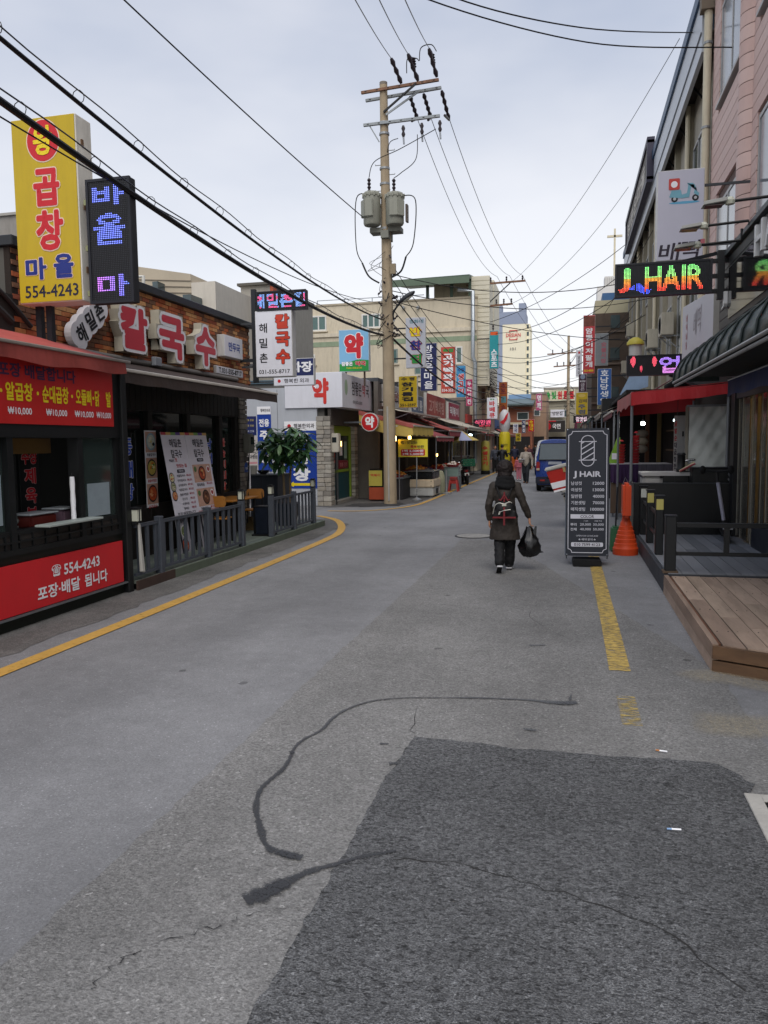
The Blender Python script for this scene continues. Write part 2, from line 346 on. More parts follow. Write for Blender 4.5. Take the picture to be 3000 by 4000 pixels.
# ================================================================ SETTING
def asphalt(name, col, coarse=1.0, var=.16, rough=.85, bump=.35, speck=.5, pits=0.0):
    m = bpy.data.materials.new(name); m.use_nodes = True; t = m.node_tree; ns = t.nodes; b = ns['Principled BSDF']; c = lin(col)
    tcn = ns.new('ShaderNodeTexCoord'); V = tcn.outputs['Object']
    def noise(sc, det=4, ro=.6, st=None):
        n = ns.new('ShaderNodeTexNoise'); n.inputs['Scale'].default_value = sc; n.inputs['Detail'].default_value = det; n.inputs['Roughness'].default_value = ro
        if st:
            v = ns.new('ShaderNodeVectorMath'); v.operation = 'MULTIPLY'; v.inputs[1].default_value = st; t.links.new(V, v.inputs[0]); t.links.new(v.outputs[0], n.inputs['Vector'])
        else: t.links.new(V, n.inputs['Vector'])
        return n.outputs['Fac']
    def rng(x, a, b_, lo, hi):
        r = ns.new('ShaderNodeMapRange'); r.inputs[1].default_value = a; r.inputs[2].default_value = b_; r.inputs[3].default_value = lo; r.inputs[4].default_value = hi; t.links.new(x, r.inputs[0]); return r.outputs[0]
    def mul(a, b_):
        n = ns.new('ShaderNodeMath'); n.operation = 'MULTIPLY'; t.links.new(a, n.inputs[0]); t.links.new(b_, n.inputs[1]); return n.outputs[0]
    big = rng(noise(.55, 6, .62), .3, .7, 1-var, 1+var); lane = rng(noise(.5, 4, .5, (1.6, .18, 1)), .3, .7, .84, 1.14)
    mid = rng(noise(7, 5, .7), .3, .7, 1-var*.45, 1+var*.45)
    vo = ns.new('ShaderNodeTexVoronoi'); vo.inputs['Scale'].default_value = 120/coarse; t.links.new(V, vo.inputs['Vector'])
    sc = ns.new('ShaderNodeSeparateColor'); t.links.new(vo.outputs['Color'], sc.inputs[0])
    agg = rng(sc.outputs[0], 0, 1, 1-speck*.55, 1+speck*.55); fine = rng(noise(190/coarse, 2, .5), .3, .7, 1-speck*.5, 1+speck*.5)
    bright = rng(sc.outputs[1], .975, .985, 1, 1.5)
    f = mul(mul(mul(mul(mul(big, lane), mid), agg), fine), bright)
    if pits: f = mul(f, rng(noise(85/coarse, 3, .55, (.75, 1.5, 1)), .36, .46, 1-pits, 1.0))
    s_ = ns.new('ShaderNodeVectorMath'); s_.operation = 'SCALE'; s_.inputs[0].default_value = c[:3]; t.links.new(f, s_.inputs['Scale'])
    # oily spots and old gum
    v2 = ns.new('ShaderNodeTexVoronoi'); v2.inputs['Scale'].default_value = 1.35; t.links.new(V, v2.inputs['Vector'])
    wob = ns.new('ShaderNodeMath'); wob.operation = 'MULTIPLY_ADD'; t.links.new(noise(16, 3), wob.inputs[0]); wob.inputs[1].default_value = .09; t.links.new(v2.outputs['Distance'], wob.inputs[2])
    spot = rng(wob.outputs[0], .085, .10, .55, 1.0)
    s2 = ns.new('ShaderNodeVectorMath'); s2.operation = 'SCALE'; t.links.new(s_.outputs[0], s2.inputs[0]); t.links.new(spot, s2.inputs['Scale'])
    t.links.new(s2.outputs[0], b.inputs['Base Color']); b.inputs['Roughness'].default_value = rough; b.inputs['Specular IOR Level'].default_value = .3
    bp = ns.new('ShaderNodeBump'); bp.inputs['Strength'].default_value = bump; bp.inputs['Distance'].default_value = .006*coarse; t.links.new(mul(agg, fine), bp.inputs['Height']); t.links.new(bp.outputs[0], b.inputs['Normal'])
    MATS[name] = m; return m
AS_MAIN = asphalt('asphalt_main', (.205, .205, .208), 1.0, var=.2, speck=.26, bump=.5, pits=.16)
AS_OLD = asphalt('asphalt_old', (.215, .211, .203), 1.4, var=.22, speck=.42, bump=.9, pits=.34)
AS_PATCH = asphalt('asphalt_patch', (.142, .144, .146), 1.6, var=.28, speck=.9, bump=1.0, pits=.62)
AS_EDGE = asphalt('asphalt_edge', (.135, .130, .122), 1.2, var=.42, speck=.5)
def sheet(name, poly, z, mat, label=None):
    return MB().add([(x, y, z) for x, y in poly], [tuple(range(len(poly)))]).build(name, mat, fix=False, kind='structure', label=label)
def ragged(pts, amp=.012, step=.06, seed=1):
    rnd = random.Random(seed); out = []
    for i in range(len(pts)):
        a, b = Vector(pts[i]), Vector(pts[(i+1) % len(pts)]); n = max(1, int((b-a).length/step)); d = (b-a).normalized() if (b-a).length > 0 else Vector((1, 0)); nn = Vector((-d.y, d.x))
        for k in range(n):
            p = a+(b-a)*(k/n)+nn*rnd.uniform(-amp, amp); out.append((p.x, p.y))
    return out
sheet('road', [(-260, -60), (260, -60), (260, 420), (-260, 420)], 0, AS_MAIN)
sheet('road_repair', ragged([(-2.0, -2), (1.2, -2), (1.2, 6.6), (-.55, 12.5), (-1.2, 14.5), (-2.02, 15.0), (-2.03, 8)], .014, .07, 3), .004, AS_OLD)
sheet('road_patch', ragged([(-1.02, 1.0), (1.0, 1.0), (.92, 3.3), (.93, 4.22), (1.0, 4.42), (.90, 4.62), (.80, 4.69), (.28, 4.66), (-.32, 4.66), (-.72, 4.71), (-.96, 4.72), (-1.0, 4.0)], .012, .05, 5), .008, AS_PATCH)
sheet('road_edge', ragged([(-5.7, -3), (-4.98, -3), (-4.98, 17.2), (-5.9, 18.4), (-9, 18.9), (-9, 17.0), (-5.7, 17.0)], .05, .2, 8), .004, AS_EDGE)
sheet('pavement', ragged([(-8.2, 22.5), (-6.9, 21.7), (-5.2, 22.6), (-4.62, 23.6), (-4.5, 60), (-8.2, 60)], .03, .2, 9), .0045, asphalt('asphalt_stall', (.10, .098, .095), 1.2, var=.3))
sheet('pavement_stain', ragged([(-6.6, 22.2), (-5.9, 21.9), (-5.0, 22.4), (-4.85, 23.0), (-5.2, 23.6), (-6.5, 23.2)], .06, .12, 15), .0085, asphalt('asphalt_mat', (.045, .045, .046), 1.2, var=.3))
# painted lines, worn through to the road
def paint_mat(name, col, wear, st=(.8, 2.4, 1), soft=.09):
    m = M(name, col, .6, var=.12, scale=5); t = m.node_tree; ns = t.nodes; b = ns['Principled BSDF']
    tcn = ns.new('ShaderNodeTexCoord'); n = ns.new('ShaderNodeTexNoise'); n.inputs['Scale'].default_value = 14; n.inputs['Detail'].default_value = 9; n.inputs['Roughness'].default_value = .72
    v = ns.new('ShaderNodeVectorMath'); v.operation = 'MULTIPLY'; v.inputs[1].default_value = st; t.links.new(tcn.outputs['Object'], v.inputs[0]); t.links.new(v.outputs[0], n.inputs['Vector'])
    r = ns.new('ShaderNodeMapRange'); r.inputs[1].default_value = wear-soft; r.inputs[2].default_value = wear+soft; r.inputs[4].default_value = 1 if soft < .2 else .75; t.links.new(n.outputs['Fac'], r.inputs[0]); t.links.new(r.outputs[0], b.inputs['Alpha']); return m
YP = paint_mat('yellow_paint', '#c2994c', .36); YPW = paint_mat('yellow_paint_worn', '#c2a558', .46); YPV = paint_mat('yellow_paint_ghost', '#b8a05a', .54)
def line(name, pts, wd, mat, z=.009, soft=False):
    vs_ = []; fs_ = []; k = 4 if soft else 2; ts = (.5, .25, -.25, -.5) if soft else (.5, -.5)
    for i, p in enumerate(pts):
        a, b = Vector(pts[max(i-1, 0)]), Vector(pts[min(i+1, len(pts)-1)]); d = (b-a).normalized(); n = Vector((-d.y, d.x)); p = Vector(p)
        w_ = wd[i] if isinstance(wd, (list, tuple)) else wd
        for t in ts: q = p+n*w_*t; vs_.append((q.x, q.y, z))
    for i in range(len(pts)-1): fs_ += [(k*i+j, k*i+j+1, k*i+k+j+1, k*i+k+j) for j in range(k-1)]
    o = MB().add(vs_, fs_).build(name, mat, fix=False, kind='structure')
    if soft:                                   # cover thins out towards the rim
        ca = o.data.color_attributes.new('col', 'FLOAT_COLOR', 'POINT')
        for i in range(len(pts)):
            e = min(1, i/max(1, soft), (len(pts)-1-i)/max(1, soft))
            for j in range(4): v = (1 if j in (1, 2) else 0)*e; ca.data[4*i+j].color = (v, v, v, 1)
    return o
def rim_fade(m):
    t = m.node_tree; b = t.nodes['Principled BSDF']; a = t.nodes.new('ShaderNodeVertexColor'); a.layer_name = 'col'; mu = t.nodes.new('ShaderNodeMath'); mu.operation = 'MULTIPLY'
    t.links.new(b.inputs['Alpha'].links[0].from_socket, mu.inputs[0]); t.links.new(a.outputs[0], mu.inputs[1]); t.links.new(mu.outputs[0], b.inputs['Alpha']); return m
def smooth_pts(pts, n=6):
    out = []
    for i in range(len(pts)-1):
        p0, p1, p2, p3 = [Vector(pts[min(max(i+k, 0), len(pts)-1)]) for k in (-1, 0, 1, 2)]
        for k in range(n):
            t = k/n; out.append(tuple(.5*((2*p1)+(p2-p0)*t+(2*p0-5*p1+4*p2-p3)*t*t+(3*p1-p0-3*p2+p3)*t**3)))
    out.append(tuple(pts[-1])); return out
line('road_line', smooth_pts([(-4.66, -4), (-4.66, 4), (-4.62, 8.2), (-4.62, 12), (-4.66, 14.5), (-4.76, 15.6), (-5.1, 16.9), (-5.65, 18.2), (-6.4, 19.1)]), .17, YP)
line('road_line', smooth_pts([(-6.6, 20.55), (-5.7, 20.6), (-5.0, 21.3), (-4.55, 22.5), (-4.42, 24.6), (-4.40, 32), (-4.36, 44), (-4.5, 60), (-5, 75)]), .14, YP)
line('road_line', [(.42, 6.45), (.42, 8), (.41, 10), (.40, 12.2), (.40, 22), (.2, 40)], .17, YPW)
line('road_line', [(.425, 5.2), (.42, 5.8)], .13, YPV)
# cracks, wet trail, sawdust
DARK = M('crack_dark', '#2b2a29', .9, var=.1)
def crack(pts, w0=.008, seed=0, gaps=(0, .3, .8, 1.3)):
    rnd = random.Random(seed); q = smooth_pts(pts, 5); q = [(p[0]+rnd.uniform(-.018, .018), p[1]+rnd.uniform(-.018, .018)) for p in q]
    line('road_crack', q, [w0*.5*rnd.choice(gaps) for _ in q], DARK, .010)
crack([(-1.27, 2.69), (-1.33, 2.64), (-1.43, 2.56), (-1.52, 2.48), (-1.58, 2.4), (-1.61, 2.32), (-1.60, 2.21)], .009, 1)
crack([(-1.27, 2.72), (-1.1, 2.8)], .006, 12); crack([(-.98, 4.75), (-1.05, 5.3), (-1.0, 5.9)], .007, 2); crack([(-.8, 7.2), (-.75, 7.8)], .005, 21); crack([(-.9, 8.6), (-1.4, 8.75), (-1.75, 8.7)], .010, 3); crack([(.15, 5.95), (-.15, 5.9), (-.3, 6.0)], .006, 22)
crack([(-.5, 12.2), (-.9, 13.2), (-1.5, 14.3)], .010, 4); crack([(-2.7, 17), (-1.5, 18.4), (-.6, 21)], .02, 5); crack([(-.05, 7.5), (-.4, 8.3), (-.35, 9)], .008, 6)
def wet_mat():
    m = M('wet', (.022, .022, .023), .32, var=.2, spec=.5); t = m.node_tree; ns = t.nodes; b = ns['Principled BSDF']
    tcn = ns.new('ShaderNodeTexCoord'); n = ns.new('ShaderNodeTexNoise'); n.inputs['Scale'].default_value = 70; n.inputs['Detail'].default_value = 4; t.links.new(tcn.outputs['Object'], n.inputs['Vector'])
    r = ns.new('ShaderNodeMapRange'); r.inputs[1].default_value = .36; r.inputs[2].default_value = .46; r.inputs[3].default_value = .25; r.inputs[4].default_value = .93; t.links.new(n.outputs['Fac'], r.inputs[0]); t.links.new(r.outputs[0], b.inputs['Alpha']); return m
WET = rim_fade(wet_mat())
def trail(pts, ws, seed):
    z = .0105+.0004*(seed % 12); rnd = random.Random(seed); k = 8; q = smooth_pts(pts, k); W = []
    for i in range(len(q)):
        a = min(i//k, len(ws)-2); t = (i-a*k)/k; W.append((ws[a]*(1-t)+ws[a+1]*t)*rnd.uniform(.7, 1.3))
    line('wet_trail', q, [x*.95 for x in W], WET, z, 1)
trail([(.02, 5.56), (-.12, 5.55), (-.29, 5.57), (-.65, 5.54), (-.92, 5.49), (-1.19, 5.43), (-1.39, 5.32), (-1.51, 5.15), (-1.57, 4.94), (-1.58, 4.70), (-1.64, 4.52), (-1.65, 4.37), (-1.62, 4.20), (-1.61, 4.05), (-1.63, 3.89), (-1.63, 3.77), (-1.58, 3.60), (-1.52, 3.48), (-1.45, 3.36), (-1.39, 3.26), (-1.31, 3.20), (-1.19, 3.18)],
      [.09, .09, .03, .045, .02, .02, .025, .025, .035, .03, .03, .025, .03, .045, .04, .04, .04, .035, .055, .04, .055, .06], 2)
trail([(-1.27, 2.84), (-1.18, 2.97), (-1.10, 3.08), (-1.0, 3.16), (-.92, 3.23), (-.76, 3.33)], [.10, .095, .05, .035, .035, .02], 4)
crack([(-.76, 3.25), (-.61, 3.28), (-.38, 3.26), (-.13, 3.18), (.14, 3.10), (.4, 2.95), (.6, 2.7)], .014, 16, (.5, .8, 1.3))
trail([(-.07, 5.54), (-.01, 5.55), (.04, 5.57), (.07, 5.58)], [.06, .12, .11, .05], 19); trail([(-1.30, 2.81), (-1.24, 2.87), (-1.17, 2.98)], [.09, .14, .08], 20); trail([(-1.3, 3.2), (-1.24, 3.18), (-1.17, 3.17)], [.05, .08, .06], 23); trail([(-1.02, 4.26), (-.97, 4.28)], [.05, .04], 8); trail([(.02, 5.62), (.03, 5.75)], [.035, .01], 9); trail([(-.28, 4.98), (-.19, 4.97)], [.035, .035], 10); trail([(-1.15, 4.55), (-1.09, 4.56)], [.03, .03], 13)
trail([(-1.62, 4.28), (-1.66, 4.31)], [.02, .03], 11); trail([(-.35, 7.1), (-.2, 7.15)], [.06, .05], 12)
SAND = rim_fade(paint_mat('sawdust', '#a89e88', .52, (2.6, 2.6, 1), .22))
line('sawdust', smooth_pts([(.8, 5.36), (1.05, 5.33), (1.4, 5.36), (2.2, 5.5), (2.8, 5.6)], 8), .5, SAND, .012, 5); line('sawdust', smooth_pts([(.9, 6.3), (1.15, 6.45), (1.5, 6.25), (2.2, 5.95)], 8), .4, SAND, .0125, 5)
# small litter
for i, (x, y, a) in enumerate(((.56, 4.77, 80), (.51, 3.79, 95))):
    o = T('cigarette_butt', ['white cigarette butt lying just above the dark patch edge', 'white cigarette butt lying on the dark asphalt patch'][i], 'cigarette butt', (x, y, .019), a)
    MB().tube([(0, -.032, 0), (0, .012, 0)], .0045, 8).build('paper_roll', WHITE, o, smooth=True); MB().tube([(0, .012, 0), (0, .034, 0)], .0047, 8).build('filter_tip', M('filter', '#b8763a', .7) if i == 0 else M('filter_blue', '#7f9fc4', .7), o, smooth=True)
# manhole cover
o = T('manhole_cover', 'worn round concrete manhole cover in the road behind the walking woman', 'manhole', (-1.86, 15.35, .004))
MB().lathe([(.34, 0), (.34, .010), (.0, .012)], n=32).build('cover', M('manhole_lid', '#8d8b86', .8, var=.3, scale=9, bump=.5), o)
MB().lathe([(.38, 0), (.38, .008), (.345, .008), (.345, 0)], n=32).build('rim', M('manhole_rim', '#3a3a3b', .7), o)
# drain at the right edge
o = T('drain_grate', 'steel drain grate in a pale concrete frame beside the dark patch', 'drain', (1.02, 3.95, .006))
mb = MB(); mb.box(-.10, -.02, -.55, .33, 0, .012); mb.box(-.02, .5, .25, .33, 0, .012); mb.build('concrete_frame', M('drain_concrete', '#a3a099', .85, var=.2, bump=.6), o, bevel=.004)
for i in range(14): MB().box(0, .5, .215-.06*i, .245-.06*i, 0, .014).build('grate_bar', M('grate', '#77797a', .55, metal=.5), o)
B('pit', (-.02, .5, -.6, .25, 0, .002), M('pit_black', '#090909', .9), o)

# ---------------------------------------------------------------- hazy distance: tower, church, far end of the street
def windows_grid(parent, xs, zs, w_, h_, y, frame, pane, name='window'):
    for x in xs:
        for z in zs:
            f = MB(); t_ = .06
            f.box(x-w_/2, x+w_/2, y-.03, y+.05, z-h_/2, z-h_/2+t_).box(x-w_/2, x+w_/2, y-.03, y+.05, z+h_/2-t_, z+h_/2).box(x-w_/2, x-w_/2+t_, y-.03, y+.05, z-h_/2, z+h_/2).box(x+w_/2-t_, x+w_/2, y-.03, y+.05, z-h_/2, z+h_/2).box(x-t_/2, x+t_/2, y-.03, y+.05, z-h_/2, z+h_/2)
            f = f.build(name, frame, parent); B('pane', (x-w_/2, x+w_/2, y+.01, y+.03, z-h_/2, z+h_/2), pane, f)
PANE = M('window_pane', '#3c4a4c', .12, var=.25, scale=1.2, spec=.7); WFRAME = M('window_frame', '#d5d4cf', .5, var=.08)
cx, cz, w_, h_ = rectY(1933, 1195, 2066, 1722, 220)
tw = T('apartment_tower', 'tall pale apartment tower with red bracket logo far behind the street', 'building', (cx, 220, 0))
TW = M('tower_cream', '#e4dcc2', .8, var=.05); TB = M('tower_blue', '#8a93a6', .8, var=.05); tz = cz+h_/2
B('wall', (-w_/2*.82, w_/2*.80, 0, 12, 0, tz-5), TW, tw)
B('side_wing', (-w_/2-.4, -w_/2*.82, .5, 12, 0, tz-24), TW, tw); B('end_wall', (w_/2*.80, w_/2*1.05, .6, 12, 0, tz-5), M('tower_side', '#efe6c8', .8), tw)
for i in range(16):
    B('window', (w_/2*.86, w_/2*.98, .52, .64, 3+i*2.0, 4.1+i*2.0), PANE, tw)
mb = MB(); mb.box(-w_/2, w_/2*.8, -.05, 11, tz-5, tz-1.6); mb.box(-w_/2, -w_/2*.55, -.05, 11, tz-24, tz-5); mb.box(-w_/2, -w_/2*.6, -.1, 5, tz-1.6, tz+.6); mb.box(w_/2*.4, w_/2*.8, -.1, 5, tz-1.6, tz+.6)
mb.build('blue_band', TB, tw)
txt(tw, 'DESIAN', .4, tz-8, 4.0, 1.0, RED, y=-.15, bold=.01); txt(tw, '101', .3, tz-11.8, 1.5, .8, M('grey_ink', '#4d4d50', .6), y=-.15, bold=.0)
mb = MB()
for s in (1, -1):
    z0 = tz-8+s*1.25; mb.box(-.7, 1.5, -.2, -.05, z0-.09, z0+.09); mb.box(-.7, -.52, -.2, -.05, min(z0, z0-s*.5), max(z0, z0-s*.5)); mb.box(1.32, 1.5, -.2, -.05, min(z0, z0-s*.5), max(z0, z0-s*.5))
mb.build('logo_bracket', RED, tw, kind='stuff')
# rooftop lettering of the house in front of the tower
c = PY(2400, 1045, 130)
ch = T('church_tower', 'pale church steeple carrying a cross behind the blue-roofed row', 'church', (c.x, 130, 0)); CHW = M('church_white', '#cfcdc8', .8, var=.06)
zb = PY(2400, 1085, 130).z; zt = PY(2400, 893, 130).z
B('base_block', (-2.6, 2.6, -1, 4, 0, PY(2400, 1120, 130).z), CHW, ch); B('tower_shaft', (-1.5, 1.3, -.5, 2.5, PY(2400, 1120, 130).z, zb+.2), CHW, ch)
mb = MB()
for i in range(9): mb.box(-1.45+i*.32, -1.38+i*.32, -.6, -.5, zb-6, zb)
mb.build('ribs', M('church_rib', '#a8a7a3', .8), ch); txt(ch, '교회', .5, zb-2.5, 1.2, 2.6, M('grey_ink', '#4d4d50', .6), y=-.62)
mb = MB(); mb.box(-.14, .14, 0, .3, zb, zt); zc = PY(2400, 922, 130).z; mb.box(-1.15, 1.15, 0, .3, zc-.16, zc+.16); mb.build('cross', M('cross_gold', '#c9bfa4', .5), ch)
# ================================================================ LEFT: takeaway stall and noodle restaurant
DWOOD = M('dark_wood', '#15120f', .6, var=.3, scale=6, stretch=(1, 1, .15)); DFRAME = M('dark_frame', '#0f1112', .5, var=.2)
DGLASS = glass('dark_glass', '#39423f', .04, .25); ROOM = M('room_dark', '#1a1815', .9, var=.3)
# ---- stall
st = T('takeaway_stall', 'dark framed takeaway stall with sliding windows and red signs', 'stall', (-5.55, 6.8, 0))
y0, y1 = 3.6, 8.85
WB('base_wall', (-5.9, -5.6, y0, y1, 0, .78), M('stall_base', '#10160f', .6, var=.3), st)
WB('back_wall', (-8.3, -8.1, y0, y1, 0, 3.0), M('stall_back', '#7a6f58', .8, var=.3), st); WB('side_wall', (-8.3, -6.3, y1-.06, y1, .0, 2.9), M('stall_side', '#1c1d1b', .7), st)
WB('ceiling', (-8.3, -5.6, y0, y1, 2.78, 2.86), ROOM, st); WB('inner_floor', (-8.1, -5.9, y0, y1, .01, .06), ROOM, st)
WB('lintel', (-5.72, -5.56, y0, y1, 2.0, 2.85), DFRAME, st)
WB('window_ledge', (-5.85, -5.57, y0, y1, .78, .84), DFRAME, st); WB('threshold', (-5.57, -5.53, y0, y1-.08, .135, .155), STEEL, st)
for y in (5.2, 6.78, 7.95, 8.72): WB('mullion', (-5.72, -5.575, y-.045, y+.045, .84, 2.0), DFRAME, st)
WB('end_post', (-5.75, -5.52, 8.76, 8.88, 0, 2.9), DFRAME, st, bevel=.01)
WB('pane', (-5.66, -5.65, 5.25, 6.735, 1.0, 2.0), glass('stall_glass', '#5a6b66', .05, .3), st); WB('pane', (-5.63, -5.62, 8.0, 8.675, 1.0, 2.0), MATS['stall_glass'], st)
WB('lower_rail', (-5.70, -5.59, y0, 8.7, .98, 1.03), DFRAME, st)
WB('poster', (-5.645, -5.64, 6.1, 6.7, 1.1, 1.62), M('notice_paper', '#8d9aa0', .7, var=.15), st)
WB('poster', (-5.615, -5.61, 8.1, 8.55, 1.05, 1.45), M('notice_paper', '#8d9aa0', .7), st)
WB('lattice_backing', (-5.62, -5.6, y0, 8.7, .80, .99), M('lattice_back', '#2e2925', .8, var=.5, scale=60), st)
for i in range(24):
    y = 3.7+i*.21
    if y < 8.7: WB('lattice_bar', (-5.598, -5.575, y, y+.018, .80, .99), DFRAME, st)
WB('lattice_rail', (-5.6, -5.57, y0, 8.7, .905, .925), DFRAME, st)
s_ = WB('serving_shelf', (-5.60, -5.41, 7.12, 8.1, 1.035, 1.06), M('shelf_white', '#9fa8a2', .5), st, bevel=.004); WB('shelf_edge', (-5.41, -5.398, 7.12, 8.1, 1.015, 1.064), M('shelf_green', '#16875f', .5), s_)
WB('wood_valance', (-6.2, -6.16, 6.8, 8.2, 1.82, 2.0), M('valance_wood', '#7a5a2c', .6, var=.2, stretch=(1, .2, 1)), st)
pp = WB('inner_pillar', (-6.36, -6.30, 7.75, 8.15, 1.0, 1.95), DFRAME, st)
lt = T('menu_strip', 'red lettered menu strip hanging inside the takeaway window', 'menu', (-6.28, 7.95, 1.45), 90)
B('strip', (-.17, .17, .0, .012, -.48, .46), DFRAME, lt)
for i, c in enumerate(('추장', '제', '육', '볶')): outlined(lt, c, 0, .34-i*.235, .28 if i == 0 else .2, .19, RED, M('pale_red', '#c9a3a0', .6), y=-.004, bold=.03, edge=.03)
# things on the counter
o = T('plastic_bag', 'crumpled clear plastic bag on the stall counter', 'bag', (-6.1, 7.25, 1.0)); mb = MB(); mb.ball((0, 0, .1), .13, .2, .13, 14, 10); rnd = random.Random(3)
mb.v = [(x*rnd.uniform(.8, 1.2), y*rnd.uniform(.8, 1.2), max(0, z*rnd.uniform(.8, 1.25))) for x, y, z in mb.v]; mb.build('film', M('bag_clear', '#8b9490', .25, alpha=.75), o)
B('crumple', (-.1, .1, -.12, .12, -.0, .02), M('bag_clear', '#8b9490', .25), o)
o = T('stall_counter', 'steel worktop inside the takeaway stall', 'counter', (-6.3, 6.5, 0)); B('top', (-.45, .3, -2.4, 2.2, .94, .99), STEEL, o); B('cabinet', (-.4, .25, -2.4, 2.2, .07, .94), M('cab_dark', '#22262a', .6), o)
for i, (yy, c, wd, hh) in enumerate(((7.6, '#5d211b', .45, .14), (8.1, '#6d5763', .30, .16), (6.95, '#16436f', .3, .12))):
    o = T('food_tub', ['dark red plastic food tub on the stall counter', 'mauve food tub with white lid on the stall counter', 'blue plastic basin on the stall counter'][i], 'tub', (-5.98, yy, .99))
    MB().box(-.14, .14, -wd/2, wd/2, 0, hh).build('tub_body', M('tub%d' % i, c, .5), o, bevel=.02); MB().box(-.155, .155, -wd/2-.02, wd/2+.02, hh, hh+.02).build('lid', M('tublid', '#a3aaad', .5), o, bevel=.008)
o = T('paper_roll_stand', 'white paper towel column beside the serving window', 'towel roll', (-5.62, 7.83, 1.03)); MB().lathe([(.026, 0), (.03, .06), (.026, .14), (.031, .24), (.026, .34), (.03, .44), (.026, .52)], n=14).build('roll', WHITE, o, smooth=True); MB().lathe([(.012, .52), (.012, .56)], n=8).build('core', DFRAME, o)
# signs of the stall
o = T('fascia_sign', 'red banner with yellow dish names and prices above the takeaway window', 'sign', (-5.545, 6.3, 2.47), 90)
MB().box(-2.6, 2.31, 0, .03, -.33, .37).build('panel', M('banner_red', '#bd2220', .45, var=.08, dirt=.12), o)
txt(o, '포장 배달합니다', .95, .22, 1.25, .15, M('faded_violet', '#4a2a4a', .6), bold=.03)
for s, a, b in (('창', .16, .29), ('알곱창', .42, .83), ('순대곱창', .98, 1.43), ('오돌뼈', 1.56, 1.86), ('닭', 1.93, 2.02), ('발', 2.16, 2.26)): txt(o, s, (a+b)/2, .0, b-a, .19, YEL, bold=.03)
for x in (.36, .91, 1.495, 1.90): decal(o, ellipse(x, 0, .018, .02, 10), YEL)
for x in (-.05, .62, 1.21, 1.71, 2.10): txt(o, '₩10,000', x, -.20, .36 if x < 1.9 else .3, .085, WHITE, bold=.015)
o = T('counter_sign', 'red panel with white phone number below the takeaway counter', 'sign', (-5.555, 6.3, .43), 90)
MB().box(-2.6, 2.40, 0, .03, -.265, .26).build('panel', M('banner_red2', '#cb2229', .42, var=.06, dirt=.1), o)
txt(o, '☎', 1.08, .095, .16, .13, WHITE, bold=.015); txt(o, '554-4243', 1.55, .085, .68, .125, WHITE, bold=.02)
txt(o, '포장·배달', 1.12, -.115, .74, .155, WHITE, bold=.025); txt(o, '됩니다', 1.81, -.115, .46, .155, WHITE, bold=.025)
# red awning over the stall
o = T('red_awning', 'faded red canvas awning over the takeaway stall', 'awning', (-5.5, 6.6, 2.9)); RC = M('awning_red', '#ad524a', .75, var=.2, scale=2, bump=.2, dirt=.25); RV = M('awning_red_dark', '#96423a', .75, var=.25, scale=2.5, dirt=.35)
mb = MB(); ys = np.linspace(3.6, 8.75, 14); pts = []
for i, y in enumerate(ys):
    sag = .02*math.sin(i*1.3); pts += [(-6.75, y, 3.33+sag*.5), (-6.1, y, 3.17+sag), (-5.42, y, 2.955)]
f = [(3*i+k, 3*i+k+1, 3*i+4+k, 3*i+3+k) for i in range(len(ys)-1) for k in (0, 1)]; mb.add(pts, f); me = mb.build('canopy', RC, o, world=True, fix=False)
sm = me.modifiers.new('thick', 'SOLIDIFY'); sm.thickness = .012
mb = MB(); ys = np.linspace(3.6, 8.72, 40); pts = []
for i, y in enumerate(ys): pts += [(-5.415, y, 2.93), (-5.405-.01*math.sin(i*.9), y, 2.77+.018*math.sin(y*5)+(.05*max(0, y-8.0) if y > 8 else 0))]
mb.add(pts, [(2*i, 2*i+1, 2*i+3, 2*i+2) for i in range(len(ys)-1)]); me = mb.build('valance', RV, o, world=True, fix=False); sm = me.modifiers.new('thick', 'SOLIDIFY'); sm.thickness = .006
WB('front_bar', (-5.44, -5.395, 3.6, 8.82, 2.93, 2.965), M('bar_white', '#8c837a', .5, dirt=.3), o, bevel=.008)
MB().bar((-5.42, 8.5, 2.95), (-5.62, 8.5, 2.82), .03).build('arm', STEEL, o, world=True)
# exhaust hose and roof clutter left of the brick
o = T('exhaust_duct', 'dark flexible ribbed exhaust duct above the red awning', 'duct', (-6.9, 7.4, 3.4)); rnd = random.Random(1)
mb = MB(); P = smooth_pts([(-7.05, 6.2, 4.15), (-6.95, 6.9, 3.95), (-6.9, 7.5, 3.65), (-6.9, 8.0, 3.35)], 12); mb.tube(P, [.2+.02*(i % 2) for i in range(len(P))], 14); mb.build('hose', M('hose', '#1c1a19', .6), o, smooth=True, world=True)
mb = MB(); P = smooth_pts([(-6.7, 6.8, 4.0), (-6.65, 7.6, 3.75), (-6.62, 8.2, 3.42)], 10); mb.tube(P, .05, 8); P = smooth_pts([(-6.62, 6.9, 4.1), (-6.6, 7.9, 3.8), (-6.58, 8.5, 3.4)], 10); mb.tube(P, .03, 8); mb.build('pipe', M('hose2', '#2a2826', .6), o, smooth=True, world=True)
WB('housing', (-7.5, -6.62, 4.6, 8.25, 3.3, 3.75), M('duct_box', '#26211e', .7, var=.3), o)
